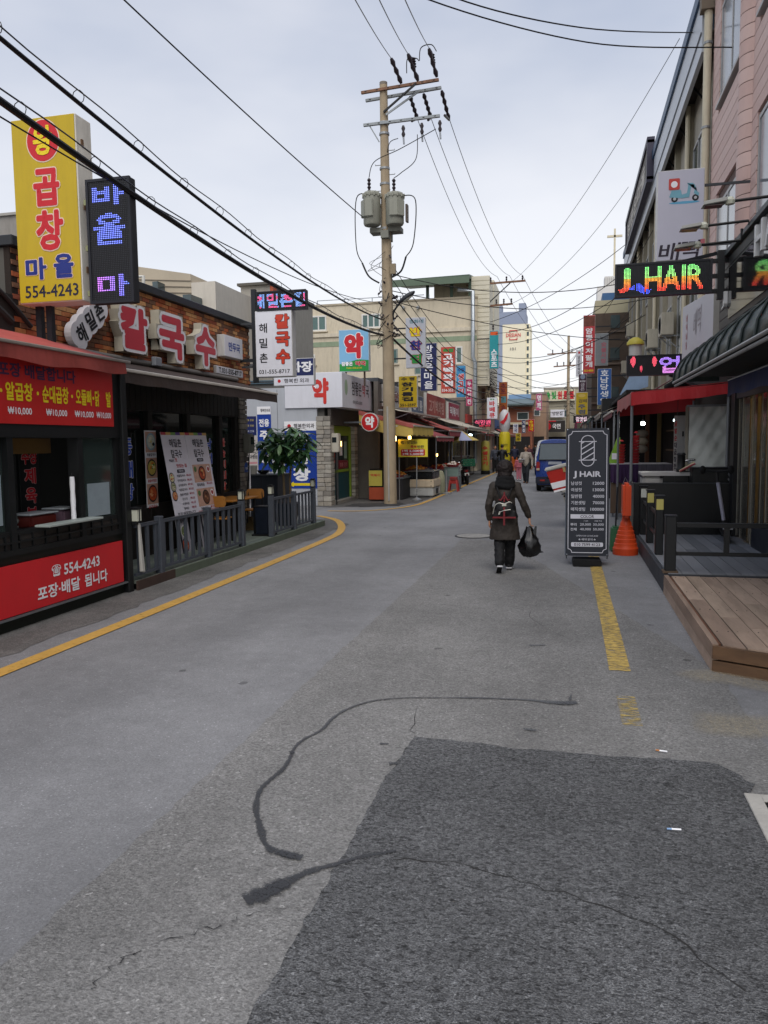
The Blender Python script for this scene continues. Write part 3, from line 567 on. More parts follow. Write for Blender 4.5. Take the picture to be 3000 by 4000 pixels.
# ---- tall yellow sign and its LED column
SY = 7.85; cx, cz, w_, h_ = rectY(58, 452, 308, 1182, SY); o = T('tall_sign', 'tall yellow illuminated sign with red and navy brush lettering on the stall roof', 'sign', (cx, SY, cz))
MB().box(-w_/2, w_/2, .006, .30, -h_/2, h_/2).build('cabinet', M('tall_edge', '#dcd8cc', .55, dirt=.3), o, bevel=.01); B('face', (-w_/2+.012, w_/2-.012, -.002, .01, -h_/2+.012, h_/2-.012), MATS['yellow_face'], o)
sq = w_/.93; W2 = lambda v: v*sq
decal(o, ellipse(0, W2(.85), W2(.242), W2(.265)), M('pale_outline', '#e3c9b8', .5), -.005); decal(o, ellipse(0, W2(.85), W2(.228), W2(.250)), RED, -.008)
txt(o, '왕', 0, W2(.85), W2(.28), W2(.36), YEL, y=-.012, bold=.035)
PO = MATS['pale_outline']
for c, x, z, a, b, m_ in (('곱', .02, .28, .38, .46, RED), ('창', .04, -.25, .40, .50, RED), ('마', -.19, -.715, .31, .28, BLUE), ('을', .215, -.70, .29, .30, BLUE)): outlined(o, c, W2(x), W2(z), W2(a), W2(b), m_, PO, y=-.005, bold=.04, edge=.03)
txt(o, '554-4243', W2(.02), W2(-1.0), W2(.78), W2(.155), M('navy_black', '#20203a', .5), bold=.012)
for z in (.7, 0, -.7): B('hinge', (w_/2-.002, w_/2+.012, .09, .13, z, z+.07), M('rust', '#6b5038', .7), o)
for x in (-.32, -.18): MB().bar((x, .22, -h_/2+.01), (x, .22, -h_/2-.75), .07).build('support_post', DARKSTEEL, o)
o = T('led_sign', 'vertical black LED column glowing blue beside the yellow sign', 'LED sign', (0, 0, 0)); cx, cz, w_, h_ = rectY(345, 695, 515, 1183, SY); o.location = (cx, SY, cz); BP = lambda u, v: (.55*(1-u)+.1, .2, .95)
led_board(o, w_, h_, 22, 64, [('바', .1, .9, .79, .975, (.16, .22, 1.0)), ('을', .1, .9, .47, .73, (.16, .22, 1.0)), ('마', .12, .95, .03, .22, BP)], thick=.12)
mb = MB()
for z in (.45, -.05, -.55): mb.box(-w_/2-.06, -w_/2+.005, .03, .09, z-.03, z+.03)
mb.build('clamp', M('clamp_green', '#8a8f6a', .6), o)

# ---- restaurant body
rs = T('noodle_restaurant', 'low noodle restaurant with brick fascia and dark timber front', 'restaurant', (-6.6, 12, 0))
FX = -6.6
WB('back_mass', (-13.5, FX-.12, 8.25, 15.3, 2.95, 4.32), M('render_grey', '#55524c', .85, var=.1), rs); WB('side_wall', (-13.5, -6.75, 15.05, 15.3, 0, 2.95), M('render_pale', '#7e7f80', .8, dirt=.2), rs)
fas = WB('fascia_wall', (FX-.12, FX-.035, 8.25, 15.42, 3.02, 4.33), M('mortar', '#2a211b', .9, var=.2, bump=.5), rs)
WB('parapet_cap', (FX-.28, FX+.05, 8.2, 15.5, 4.33, 4.455), M('cap_metal', '#26292c', .5, var=.1), rs, bevel=.01)
BR = [M('brick%d' % i, c, .85, var=.25, scale=14, bump=.6, bscale=30) for i, c in enumerate(('#c07a4c', '#b4623c', '#cf9c68', '#c68854', '#99543a', '#7d5a44'))]
rnd = random.Random(11); bl, bh, jt = .205, .068, .010; cells = []
bmesh_ = [[None]*3 for _ in BR]
for i in range(len(BR)):
    for k in range(3):
        r2 = random.Random(i*7+k); mb = MB(); mb.box(-.03, .0, -bl/2+jt/2, bl/2-jt/2, -bh/2+jt/2, bh/2-jt/2); mb.v = [(x+(r2.uniform(0, .008) if x == 0 else 0), y+r2.uniform(-.003, .003), z+r2.uniform(-.003, .003)) for x, y, z in mb.v]; bmesh_[i][k] = mb.mesh('brick', BR[i])
row = 0; z = 3.06
while z < 4.31:
    y = 8.36+(bl/2 if row % 2 else 0)
    while y < 15.35: cells.append((y, z, rnd.randrange(6) if rnd.random() < .8 else 5)); y += bl
    z += bh; row += 1
cells.sort(key=lambda c: c[0]); far = MB()
for n, (y, z, k) in enumerate(cells):
    if n < 300:
        o = obj('brick', bmesh_[k][rnd.randrange(3)], fas); o.location = (FX-.035+rnd.uniform(0, .008)-rs.location.x, y-rs.location.y, z+.004)
    else: d = rnd.uniform(0, .012); far.m(k).box(FX-.06, FX-.03+d, y-bl/2+jt/2, y+bl/2-jt/2, z+.004-bh/2+jt/2, z+.004+bh/2-jt/2)
o = far.build('brick_courses', BR, fas, kind='stuff', fix=False); o.data.transform(Matrix.Translation(-rs.location))
# front under the awning
WB('sill_wall', (-6.8, -6.62, 8.9, 15.0, 0, .95), M('sill_brick', '#1b1613', .8, var=.5, scale=25, stretch=(1, 1, 3)), rs)
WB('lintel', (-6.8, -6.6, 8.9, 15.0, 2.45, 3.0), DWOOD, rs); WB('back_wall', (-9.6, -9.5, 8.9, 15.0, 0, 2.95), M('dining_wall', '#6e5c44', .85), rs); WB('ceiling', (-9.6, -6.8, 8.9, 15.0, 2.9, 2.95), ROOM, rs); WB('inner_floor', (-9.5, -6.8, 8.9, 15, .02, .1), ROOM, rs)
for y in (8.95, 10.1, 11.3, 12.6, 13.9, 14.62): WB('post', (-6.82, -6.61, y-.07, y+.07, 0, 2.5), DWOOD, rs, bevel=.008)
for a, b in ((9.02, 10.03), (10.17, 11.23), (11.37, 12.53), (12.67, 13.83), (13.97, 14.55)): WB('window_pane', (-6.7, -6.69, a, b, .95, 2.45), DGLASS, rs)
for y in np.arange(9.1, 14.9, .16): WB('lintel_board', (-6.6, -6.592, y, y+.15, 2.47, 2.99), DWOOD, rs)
STN = [M('stone%d' % i, c, .85, var=.25, bump=1, bscale=18) for i, c in enumerate(('#6c675f', '#7b756b', '#5f5b56'))]
sc_ = WB('stone_column', (-6.80, -6.60, 14.72, 15.06, 0, 3.0), M('mortar2', '#2b2926', .9), rs)
zz = .05
while zz < 2.95:
    hgt = rnd.uniform(.07, .12); yy = 14.70
    while yy < 15.05:
        wd = min(rnd.uniform(.09, .2), 15.08-yy); o = MB().box(-6.60, -6.575+rnd.uniform(0, .02), yy+.006, yy+wd-.006, zz, zz+hgt-.012).build('stone', STN[rnd.randrange(3)], sc_); o.data.transform(Matrix.Translation(-rs.location)); yy += wd
    zz += hgt
# window lettering
def vert_letters(nm, lab, s, X, Y, ztop, zbot, w_, col, edge):
    o = T(nm, lab, 'lettering', (X, Y, (ztop+zbot)/2), 90); h_ = ztop-zbot; st_ = h_/len(s)
    B('film', (-w_*.62, w_*.62, .004, .012, -h_/2-.05, h_/2+.05), glass('film', '#2f3836', .1, .5), o)
    for i, c in enumerate(s): outlined(o, c, 0, h_/2-st_*(i+.5), w_, st_*.74, col, edge, y=-.003, bold=.03, edge=.035)
LB = M('letter_blue', '#3a5cc4', .5); LP = M('letter_pale', '#e8eaf6', .5); LR = M('letter_red', '#d5473f', .5); LRP = M('letter_pink', '#f3dfdb', .5)
p = PX(503, 1850, -6.65); vert_letters('window_lettering', 'blue dish name lettering on the dark glass beside the stall', '동태탕', -6.66, p.y, 2.06, 1.0, .26, LB, LP)
p = PX(872, 1820, -6.65); vert_letters('window_lettering', 'red dish name lettering on the last window before the stone column', '돌솥비빔밥', -6.66, p.y, 2.05, .98, .25, LR, LRP)
p = PX(822, 1820, -6.65); vert_letters('window_lettering', 'blue lettering on the glass half hidden behind the menu banner', '낙지전골', -6.66, p.y-.05, 2.05, .95, .28, LB, LP)
# three food photos
def food(parent, cx, cz, r, base, bits, y=-.004, bowl='#17171a', seed=0):
    decal(parent, ellipse(cx, cz, r, r), M('bowl'+bowl, bowl, .4), y); decal(parent, ellipse(cx, cz, r*.84, r*.8), M('soup'+base, base, .5, var=.4, scale=60), y-.002); rd = random.Random(seed)
    for i in range(9):
        a = rd.uniform(0, 6.3); q = rd.uniform(0, .55)*r; c = bits[i % len(bits)]; decal(parent, ellipse(cx+q*math.cos(a), cz+q*math.sin(a), r*rd.uniform(.12, .3), r*rd.uniform(.1, .22), 9), M('bit'+c, c, .6, var=.3, scale=80), y-.004-.0004*i)
PAPER = M('banner_paper', '#d9d6dd', .6, var=.04); PINKP = M('photo_tan', '#c49c88', .6, var=.2, scale=15); GINK = M('soft_ink', '#3a3640', .6)
p = PX(590, 1880, -6.62); o = T('food_poster', 'narrow poster with three bowls of food on the dark window', 'poster', (-6.60, p.y, 1.52), 90)
B('sheet', (-.17, .17, 0, .012, -.62, .62), WHITE, o)
for i, (bs, bits, bw) in enumerate((('#cfd6c8', ('#e0d58a', '#1d2a30', '#e8e2c9'), '#8fb0bd'), ('#c9b45a', ('#3f8a3c', '#d8722c', '#e9dfa8'), '#17171a'), ('#c4572e', ('#d98a55', '#b5482b', '#e0a878'), '#1f2427'))):
    zc = .41-i*.42; decal(o, [(-.165, zc-.14), (.165, zc-.14), (.165, zc+.19), (-.165, zc+.19)], PINKP, -.003); food(o, 0, zc+.03, .14, bs, bits, -.006, bw, i); txt(o, ('해물칼국수', '돌솥비빔밥', '순대국수')[i], 0, zc-.18, .27, .05, RED if i else GINK, y=-.004)
# two tall menu banners leaning against the posts
p0, p1 = 11.22, 12.82
for k in range(2):
    o = T('menu_banner', ['white menu banner listing dishes and prices, on the side of the red stall', 'white menu banner with two large food photos beside the price list banner'][k], 'banner', (-6.29, 11.62+.80*k, 1.41), 90, rx=-9)
    w_, h_ = .79, 1.42
    B('sheet', (-w_/2, w_/2, 0, .006, -h_/2, h_/2), PAPER, o)
    for i, c in enumerate(('#b03a48', '#c7a05a', '#6f9a4a', '#5a3f86', '#c7a05a')): decal(o, [(-w_/2+i*w_/5, h_/2-.045), (-w_/2+(i+1)*w_/5, h_/2-.045), (-w_/2+(i+1)*w_/5, h_/2), (-w_/2+i*w_/5, h_/2)], M('stripe'+c, c, .6), -.003)
    txt(o, '해밀촌', .02, h_/2-.18, .40, .14, GINK, bold=.02); txt(o, '칼국수', .0, h_/2-.36, .36, .14, GINK, bold=.02)
    for s in (-1, 1): MB().bar((s*.3, .03, h_/2-.02), (s*.22, .06, -h_/2-.62), .018).build('stand_leg', DARKSTEEL, o)
    if k == 0:
        txt(o, '해밀촌의', -.2, .24, .16, .045, GINK); txt(o, '맛', -.05, .25, .07, .07, RED); txt(o, '맛있는 집', .1, .15, .34, .06, RED); decal(o, rrect(-.08, .18, .03, .09, .02), GINK, -.003); txt(o, 'MENU', .05, .06, .16, .03, PAPER, y=-.006)
        for i, (s, pr) in enumerate((('해물칼국수', '6,000'), ('만두칼국수', '6,000'), ('순대칼국수', '7,000'), ('해물칼국수', '7,000'), ('돌솥비빔밥', '7,000'), ('만두국', '6,000'), ('수제비빔', '6,000'), ('동태탕', '8,000'))):
            zc = -.02-i*.078; txt(o, s, .02, zc, .07*len(s)*.8, .045, GINK, bold=.01); txt(o, '₩'+pr, .29, zc, .16, .045, M('price_red', '#b04a58', .6), bold=.01)
        for i, (bs, bits) in enumerate((('#c9c2a0', ('#b5482b', '#e0d58a')), ('#a9a58a', ('#6a7a4a', '#d0c8a0')), ('#c88a5a', ('#b5482b', '#d9a070')))): food(o, -.29, -.04-i*.15, .085, bs, bits, -.004, '#1f2230', i+5)
        txt(o, '포장 배달합니다', .0, -.645, .62, .055, GINK, bold=.01)
    else:
        decal(o, rrect(-.12, .12, .20, .26, .02), GINK, -.003); txt(o, '해밀촌', 0, .23, .16, .035, PAPER, y=-.006)
        for i, (bs, bits) in enumerate((('#a8472a', ('#d98a55', '#c9a060', '#7a3020')), ('#6b4433', ('#8a5a40', '#4a2c22', '#a87a58')))):
            zc = -.01-i*.42; decal(o, [(-.33, zc-.15), (.33, zc-.15), (.33, zc+.16), (-.33, zc+.16)], PINKP, -.003); food(o, -.02, zc, .13, bs, bits, -.006, '#23201f', 20+i); decal(o, ellipse(.23, zc+.07, .06, .06, 14), WHITE, -.007); decal(o, ellipse(.23, zc+.07, .04, .04, 10), M('kimchi', '#a8342a', .6), -.009); decal(o, ellipse(-.25, zc+.08, .05, .05, 12), M('leafg', '#5f7a4a', .6), -.007)
            txt(o, ('제육볶음', '동태탕')[i], -.14, zc-.195, .28, .06, GINK, bold=.01)
            txt(o, '₩10,000', .2, zc-.185, .22, .05, MATS['price_red'], bold=.01)
        decal(o, [(-.38, -.70), (.38, -.70), (.38, -.65), (-.38, -.65)], M('stripe_pink', '#b77f86', .6), -.003)
for k, (yy, zz, hh) in enumerate(((11.55, .40, .60), (12.35, .40, .66))):
    o = T('standing_poster', ['small poster of bowls standing on the deck under the price list banner', 'narrow food poster standing on the deck under the food photo banner'][k], 'poster', (-6.22, yy, .12+hh/2), 90, rx=-8)
    B('sheet', (-.2, .2, 0, .012, -hh/2, hh/2), M('poster_grey', '#98959c', .6), o); food(o, .02, .05, .11, '#5f6a40', ('#7a8a4a', '#c9c2a0'), -.004, '#c9cac6', 30+k); food(o, 0, -.18, .12, '#a8472a', ('#d0c0a0', '#b5482b'), -.004, '#1f2230', 33+k); txt(o, ('비빔국수', '국수')[k], 0, hh/2-.07, .26, .07, GINK)
# ---- channel letters on the brick
PINKR = M('channel_red', '#c23a48', .4, var=.05); CW = M('channel_white', '#e6e5e8', .4, var=.05); CE = M('channel_edge', '#b5b09f', .5, dirt=.3)
def channel(s, p0, p1, lab, col=PINKR):
    a, b = PX(*p0, FX+.2), PX(*p1, FX+.2); w_, h_ = b.y-a.y, a.z-b.z
    o = T('channel_letter', lab, 'lettering', (FX+.02, (a.y+b.y)/2, (a.z+b.z)/2), 90, 'raised letters on the brick wall')
    v, _ = text_mesh(s, .05); v2, _ = text_mesh(s, .13); g = [(v2[:, i].max()-v2[:, i].min())/(v[:, i].max()-v[:, i].min()) for i in (0, 1)]
    txt(o, s, 0, 0, w_, h_, CE, y=-.02, bold=.13, depth=.15, name='letter_body'); txt(o, s, 0, 0, w_*.985, h_*.985, CW, y=-.173, bold=.125, name='letter_face')
    txt(o, s, 0, 0, w_/g[0], h_/g[1], col, y=-.176, bold=.05, name='letter_stroke'); B('stud', (-.03, .03, -.03, .02, -.03, .03), STEEL, o)
channel('칼', (458, 1165), (590, 1392), 'large raised red letter on the brick wall, first of the three beside the LED column')
channel('국', (610, 1205), (732, 1427), 'large raised red letter on the brick wall, middle of the three')
channel('수', (755, 1250), (852, 1452), 'large raised red letter on the brick, beside the small white box')
# cloud-shaped board with the small name
a = PX(355, 1250, FX+.15); o = T('name_board', 'white cloud-shaped board with black lettering tilted on the brick', 'sign', (FX+.0, a.y+.02, a.z-.02), 90)
mb = MB(); lobes = [(-.27, -.20, .17), (-.13, -.10, .19), (.02, .02, .19), (.17, .12, .19), (.30, .22, .15), (-.20, -.28, .13)]
for i, (x, z, r) in enumerate(lobes): mb.plate(ellipse(x, z, r, r, 20), -.12+.0008*i, -.02)
mb.build('board', CW, o); B('spacer', (-.1, .1, -.025, .03, -.15, .1), CE, o)
for c, x, z in (('해', -.2, -.19), ('밀', .02, .02), ('촌', .23, .18)): txt(o, c, x, z, .21, .26, BLACK, y=-.124, bold=.03, rot=32)
a, b = PX(868, 1305, FX+.1), PX(942, 1408, FX+.1); o = box_sign('small_box_sign', 'small white box sign with blue lettering beside the last red letter', FX+.14, (a.y+b.y)/2, (a.z+b.z)/2, b.y-a.y, a.z-b.z, .16, 90); txt(o, '만두국', .02, .0, (b.y-a.y)*.62, (a.z-b.z)*.42, M('ink_royal', '#3f57a0', .5), bold=.03)
a, b = PX(840, 1422, FX+.03), PX(945, 1482, FX+.03); o = box_sign('phone_plate', 'white phone number plate under the small box sign', FX+.06, (a.y+b.y)/2, (a.z+b.z)/2+.0, b.y-a.y, (a.z-b.z)*.78, .07, 90); txt(o, 'T.031-555-8717', 0, 0, (b.y-a.y)*.86, .10, BLACK, bold=.03)
a = PX(612, 1413, FX+.2); o = T('floodlight', 'small grey floodlight on the brick above the dark awning', 'lamp', (FX, a.y, a.z), 90)
B('housing', (-.10, .10, -.24, -.16, -.07, .07), M('flood_grey', '#7e8288', .5), o, bevel=.01); MB().bar((0, -.17, 0), (0, 0.02, -.05), .03).build('arm', DARKSTEEL, o)
# ---- dark awning over the deck
o = T('brown_awning', 'dark brown canvas awning over the restaurant deck', 'awning', (-6.0, 12, 2.9)); AWB = M('awning_brown', '#3d322d', .8, var=.2, dirt=.2)
mb = MB(); pts = []; ys = np.linspace(8.95, 14.45, 20)
for i, y in enumerate(ys): pts += [(-6.58, y, 3.16), (-6.1, y, 3.03+.006*math.sin(i)), (-5.66, y, 2.90)]
mb.add(pts, [(3*i+k, 3*i+k+1, 3*i+4+k, 3*i+3+k) for i in range(len(ys)-1) for k in (0, 1)]); me = mb.build('canopy', AWB, o, world=True, fix=False); sm = me.modifiers.new('t', 'SOLIDIFY'); sm.thickness = .01
mb = MB(); pts = []; ys = np.linspace(8.95, 14.45, 60)
for i, y in enumerate(ys): pts += [(-5.655, y, 2.87), (-5.645+.006*math.sin(i*1.1), y, 2.715+.006*math.sin(i*.7))]
mb.add(pts, [(2*i, 2*i+1, 2*i+3, 2*i+2) for i in range(len(ys)-1)]); me = mb.build('valance', AWB, o, world=True, fix=False); sm = me.modifiers.new('t', 'SOLIDIFY'); sm.thickness = .005
WB('front_bar', (-5.69, -5.635, 8.92, 14.48, 2.865, 2.91), M('bar_grey', '#c3bdb2', .5, dirt=.25), o, bevel=.01); MB().tube([(-6.5, 8.95, 3.19), (-6.5, 14.45, 3.19)], .045, 10).build('roller', M('roller', '#6d6a66', .5), o, smooth=True, world=True)
for y in (9.6, 13.9): MB().bar((-5.68, y, 2.89), (-6.6, y+.25, 3.02), .035).build('arm', STEEL, o, world=True)
# ---- deck, railing, lanterns
dk = T('timber_deck', 'grey-green timber deck in front of the noodle restaurant', 'deck', (-6.05, 12.8, 0)); GW = [M('deck_green%d' % i, c, .7, var=.2, scale=5, stretch=(1, .12, 1)) for i, c in enumerate(('#6b746b', '#626b64', '#737a70'))]
for i in range(8):
    x = -5.52-.148*i; ye = [8.95, 11.5+rnd.uniform(-.6, .6), 14.2+rnd.uniform(-.6, .6), 16.85]
    for k in range(3): WB('plank', (x-.142, x, ye[k], ye[k+1]-.006, .085, .12+rnd.uniform(-.002, .002)), GW[rnd.randrange(3)], dk)
WB('edge_board', (-5.517, -5.485, 9.9, 16.87, .0, .128), M('deck_edge', '#5b6455', .7, var=.15, dirt=.3), dk, bevel=.005); WB('edge_board', (-5.517, -5.485, 8.92, 9.9, .0, .128), M('deck_rusty', '#43332c', .8, var=.3), dk); WB('end_board', (-6.72, -5.52, 16.85, 16.88, 0, .126), MATS['deck_edge'], dk); WB('under_frame', (-6.7, -5.53, 9, 16.8, 0, .08), DFRAME, dk)
RAILM = M('rail_paint', '#474c54', .5, var=.15, scale=10, dirt=.15); HLT = M('rail_top', '#5b6066', .35, metal=.3)
def railing(lab, ya, yb, posts, nb, zb=.12, top=.86):
    o = T('deck_railing', lab, 'railing', (-5.56, ya, zb))
    MB().box(-.025, .025, 0, yb-ya, top-zb-.04, top-zb).build('top_rail', RAILM, o, bevel=.004); MB().box(-.027, .027, 0, yb-ya, top-zb+.001, top-zb+.006).build('rail_strip', HLT, o); B('bottom_rail', (-.022, .022, 0, yb-ya, .06, .095), RAILM, o)
    for y in posts: B('post', (-.05, .05, y-ya-.05, y-ya+.05, 0, top-zb+.06), RAILM, o, bevel=.008)
    for i in range(nb):
        y = (i+.5)*(yb-ya)/nb
        if min(abs(y+ya-p) for p in posts) > .07: B('baluster', (-.016, .016, y-.028, y+.028, .09, top-zb-.035), RAILM, o)
railing('black deck railing between the red stall and the middle post', 8.98, 12.42, (9.62, 11.10, 12.40), 16)
railing('black deck railing around the potted tree', 13.75, 16.3, (13.78, 15.02, 16.27), 12)
LG = M('lantern_glass', '#c9cbb9', .4, var=.05)
def lantern(lab, x, y, z, on_wall=False):
    o = T('post_lantern', lab, 'lantern', (x, y, z)); B('base', (-.05, .05, -.05, .05, 0, .03), BLKMETAL, o, bevel=.006); B('glass', (-.038, .038, -.038, .038, .03, .165), LG, o)
    for sx in (-1, 1):
        for sy in (-1, 1): B('frame_bar', (sx*.045-.006, sx*.045+.006, sy*.045-.006, sy*.045+.006, .03, .165), BLKMETAL, o)
    B('cap', (-.058, .058, -.058, .058, .165, .185), BLKMETAL, o, bevel=.006); B('cap_top', (-.035, .035, -.035, .035, .185, .205), BLKMETAL, o)
lantern('black lantern on the post where the first railing ends', -5.56, 12.40, .92); lantern('black lantern on the near post of the railing by the potted tree', -5.56, 13.78, .92); lantern('black lantern on the end post of the railing by the potted tree', -5.56, 16.27, .92)
o = T('wall_lantern', 'pale lantern on the post between the red panel and the railing', 'lantern', (-5.50, 8.95, .92)); B('bracket', (-.08, .02, -.06, .06, -.05, 0), BLKMETAL, o); B('glass', (-.03, .05, -.05, .05, 0, .15), LG, o); B('cap', (-.05, .06, -.06, .06, .15, .18), BLKMETAL, o); B('bar', (.05, .056, -.008, .008, 0, .15), BLKMETAL, o)
o = T('white_bag', 'white plastic bag hanging on the railing beside the red panel', 'bag', (-5.49, 9.02, .58)); mb = MB(); mb.hexa([(-.02, -.03, -.34), (.03, -.03, -.34), (.03, .05, -.36), (-.02, .05, -.36), (-.01, -.05, .32), (.015, -.05, .32), (.015, .0, .30), (-.01, .0, .30)]); mb.build('bag_body', M('bag_white', '#b5b3ac', .6), o, bevel=.01); B('handle', (-.005, .005, -.04, -.02, .31, .36), WHITE, o)
# table, chairs, broom and pots on the deck
PINE = M('orange_wood', '#a8702c', .45, var=.2, scale=6, stretch=(1, .2, 1))
o = T('deck_table', 'orange wooden table with a chair back against it on the deck', 'table', (-6.30, 13.62, .12)); MB().box(-.30, .30, -.62, .62, .72, .755).build('top', PINE, o, bevel=.008)
for x in (-.24, .24):
    for y in (-.52, .52): MB().bar((x, y, 0), (x, y, .72), .04).build('leg', BLKMETAL, o)
def chair(lab, x, y, rz):
    o = T('deck_chair', lab, 'chair', (x, y, .12), rz); MB().box(-.19, .19, -.19, .19, .43, .46).build('seat', PINE, o, bevel=.012); MB().plate(rrect(-.18, .18, .66, .86, .06), .17, .19).build('backrest', PINE, o)
    for sx in (-1, 1): MB().tube([(sx*.18, .19, 0), (sx*.16, .15, .45), (sx*.14, .18, .8)], .012, 6).build('leg', BLKMETAL, o); MB().tube([(sx*.19, -.19, 0), (sx*.15, -.15, .44)], .012, 6).build('leg', BLKMETAL, o)
chair('orange wooden chair with black legs beside the stone column', -6.28, 14.65, 15); chair('orange wooden chair with its back against the deck table', -6.20, 12.85, 190)
o = T('broom', 'broom with white handle propped beside the stone column', 'broom', (-6.45, 14.95, .12)); MB().tube([(0, -.12, .25), (-.12, .2, 1.32)], .016, 8).build('handle', WHITE, o); MB().hexa([(-.10, -.22, 0), (.14, -.22, 0), (.14, -.06, 0), (-.10, -.06, 0), (-.03, -.15, .28), (.04, -.15, .28), (.04, -.10, .28), (-.03, -.10, .28)]).build('bristles', M('bristle', '#6b5a3c', .9), o)
o = T('electric_meter', 'grey electric meter box on the stone column', 'meter box', (-6.55, 14.9, 1.92), 90); MB().box(-.13, .13, -.16, 0, -.2, .2).build('case', M('meter_grey', '#6f7067', .5), o, bevel=.03); B('window', (-.08, .08, -.168, -.16, -.02, .13), M('meter_glass', '#23282a', .2), o); MB().tube([(0, -.08, -.2), (0, -.06, -.6), (.04, 0, -1.0)], .014, 6).build('conduit', DFRAME, o)
o = T('address_plate', 'small blue house number plate below the meter box', 'plate', (-6.56, 14.93, 1.42), 90); decal(o, [(-.07, -.1), (.07, -.1), (.07, .06), (0, .11), (-.07, .06)], M('plate_blue', '#2b4f9a', .5), -.01, 'plate', .02); txt(o, '12-5', 0, -.02, .1, .05, WHITE, y=-.013)
o = T('dark_bin', 'tall dark blue square bin behind the lantern post', 'bin', (-5.80, 14.0, .12)); MB().hexa([(-.13, -.13, .03), (.13, -.13, .03), (.13, .13, .03), (-.13, .13, .03), (-.14, -.14, .56), (.14, -.14, .56), (.14, .14, .56), (-.14, .14, .56)]).build('body', M('bin_blue', '#151c29', .4, var=.5, scale=5), o, bevel=.01); B('foot', (-.19, .19, -.19, .19, 0, .03), BLKMETAL, o); B('rim', (-.145, .145, -.145, .145, .56, .58), BLKMETAL, o)
o = T('dark_cabinet', 'dark grey cabinet at the end of the deck by the pale wall', 'cabinet', (-6.95, 16.75, 0)); B('body', (-.45, .48, -.3, .5, .0, 1.18), M('cabinet_grey', '#2e333b', .55, var=.15), o, bevel=.01); B('door_gap', (.08, .09, -.303, -.298, .05, 1.15), BLKMETAL, o); B('top_lip', (-.47, .5, -.32, .52, 1.18, 1.21), M('cab_top', '#4a4d4f', .6), o)
p = (-7.12, 16.6, 1.21); o = T('paint_bucket', 'white bucket on the dark cabinet', 'bucket', p); MB().lathe([(.085, 0), (.10, .2), (.092, .2), (.08, .01)], n=16).build('pail', M('pail', '#bab7ad', .5, dirt=.3), o, smooth=True); MB().lathe([(.09, .19), (.09, .195), (0, .2)], n=16).build('contents', M('pail_in', '#8a5a30', .8), o)
o = T('black_bowl', 'black bowl on the dark cabinet beside the bucket', 'bowl', (-6.87, 16.6, 1.21)); MB().lathe([(.06, 0), (.12, .04), (.14, .09), (.13, .09), (.10, .04), (0, .02)], n=18).build('bowl_shell', BLKMETAL, o, smooth=True); MB().lathe([(.05, -.0), (.055, .012), (.0, .013)], n=12).build('foot_ring', BLKMETAL, o)
# ---- potted tree with fingered leaves
tr = T('potted_tree', 'potted money tree with dense glossy five-fingered leaves on the deck', 'tree', (-5.98, 15.75, .12)); POT = M('pot_navy', '#131a27', .4, var=.2)
MB().hexa([(-.15, -.15, 0), (.15, -.15, 0), (.15, .15, 0), (-.15, .15, 0), (-.23, -.23, .5), (.23, -.23, .5), (.23, .23, .5), (-.23, .23, .5)]).build('pot', POT, tr, bevel=.015); B('soil', (-.2, .2, -.2, .2, .5, .51), M('soil', '#2b2018', .95, bump=1), tr)
BARK = M('bark_pale', '#6f5f47', .8, var=.25, scale=20)
tk = MB().tube([(-.06, 0, .5), (-.07, .01, .9), (-.08, .0, 1.3), (-.12, 0, 1.75)], [.032, .028, .024, .014], 10); tk.tube([(.08, .02, .5), (.07, .02, 1.0), (.1, .03, 1.35), (.16, 0, 1.8)], [.032, .027, .022, .012], 10); trunk = tk.build('trunk', BARK, tr, smooth=True)
LEAF = [M('leaf%d' % i, c, .42, var=.25, scale=9, spec=.5) for i, c in enumerate(((.055, .13, .05), (.035, .09, .038), (.09, .18, .06)))]
def leaf_mesh(L_, W_, mat):
    mb = MB(); pr = [(0, .0, 0), (.25, .34, -.0), (.55, .5, -.03), (.8, .33, -.09), (1, 0, -.17)]; vs_ = []; fs_ = []
    for t, w2, dz in pr: vs_ += [(-w2*W_, t*L_, dz*L_), (0, t*L_, dz*L_-.12*w2*W_), (w2*W_, t*L_, dz*L_)]
    for i in range(4): fs_ += [(3*i, 3*i+1, 3*i+4, 3*i+3), (3*i+1, 3*i+2, 3*i+5, 3*i+4)]
    mb.add(vs_, fs_); return mb.mesh('leaf', mat)
LM = [leaf_mesh(.29, .10, m_) for m_ in LEAF]; rd = random.Random(5); nleaf = 0; cb = MB(); crown = MB()
tips = []
for i in range(84):
    while True:
        q = Vector((rd.uniform(-1, 1), rd.uniform(-1, 1), rd.uniform(-1, 1)))
        if .35 < q.length < 1: break
    tips.append(Vector((q.x*.60, q.y*.60, 1.72+q.z*.48)))
for p in tips:
    a = Vector((.0, 0, 1.35)); mid = a.lerp(p, .6)+Vector((0, 0, .06)); crown.tube([a, mid, p], [.010, .007, .004], 5)
cr = crown.build('crown', M('petiole', '#3f5a2a', .6), tr, smooth=True)
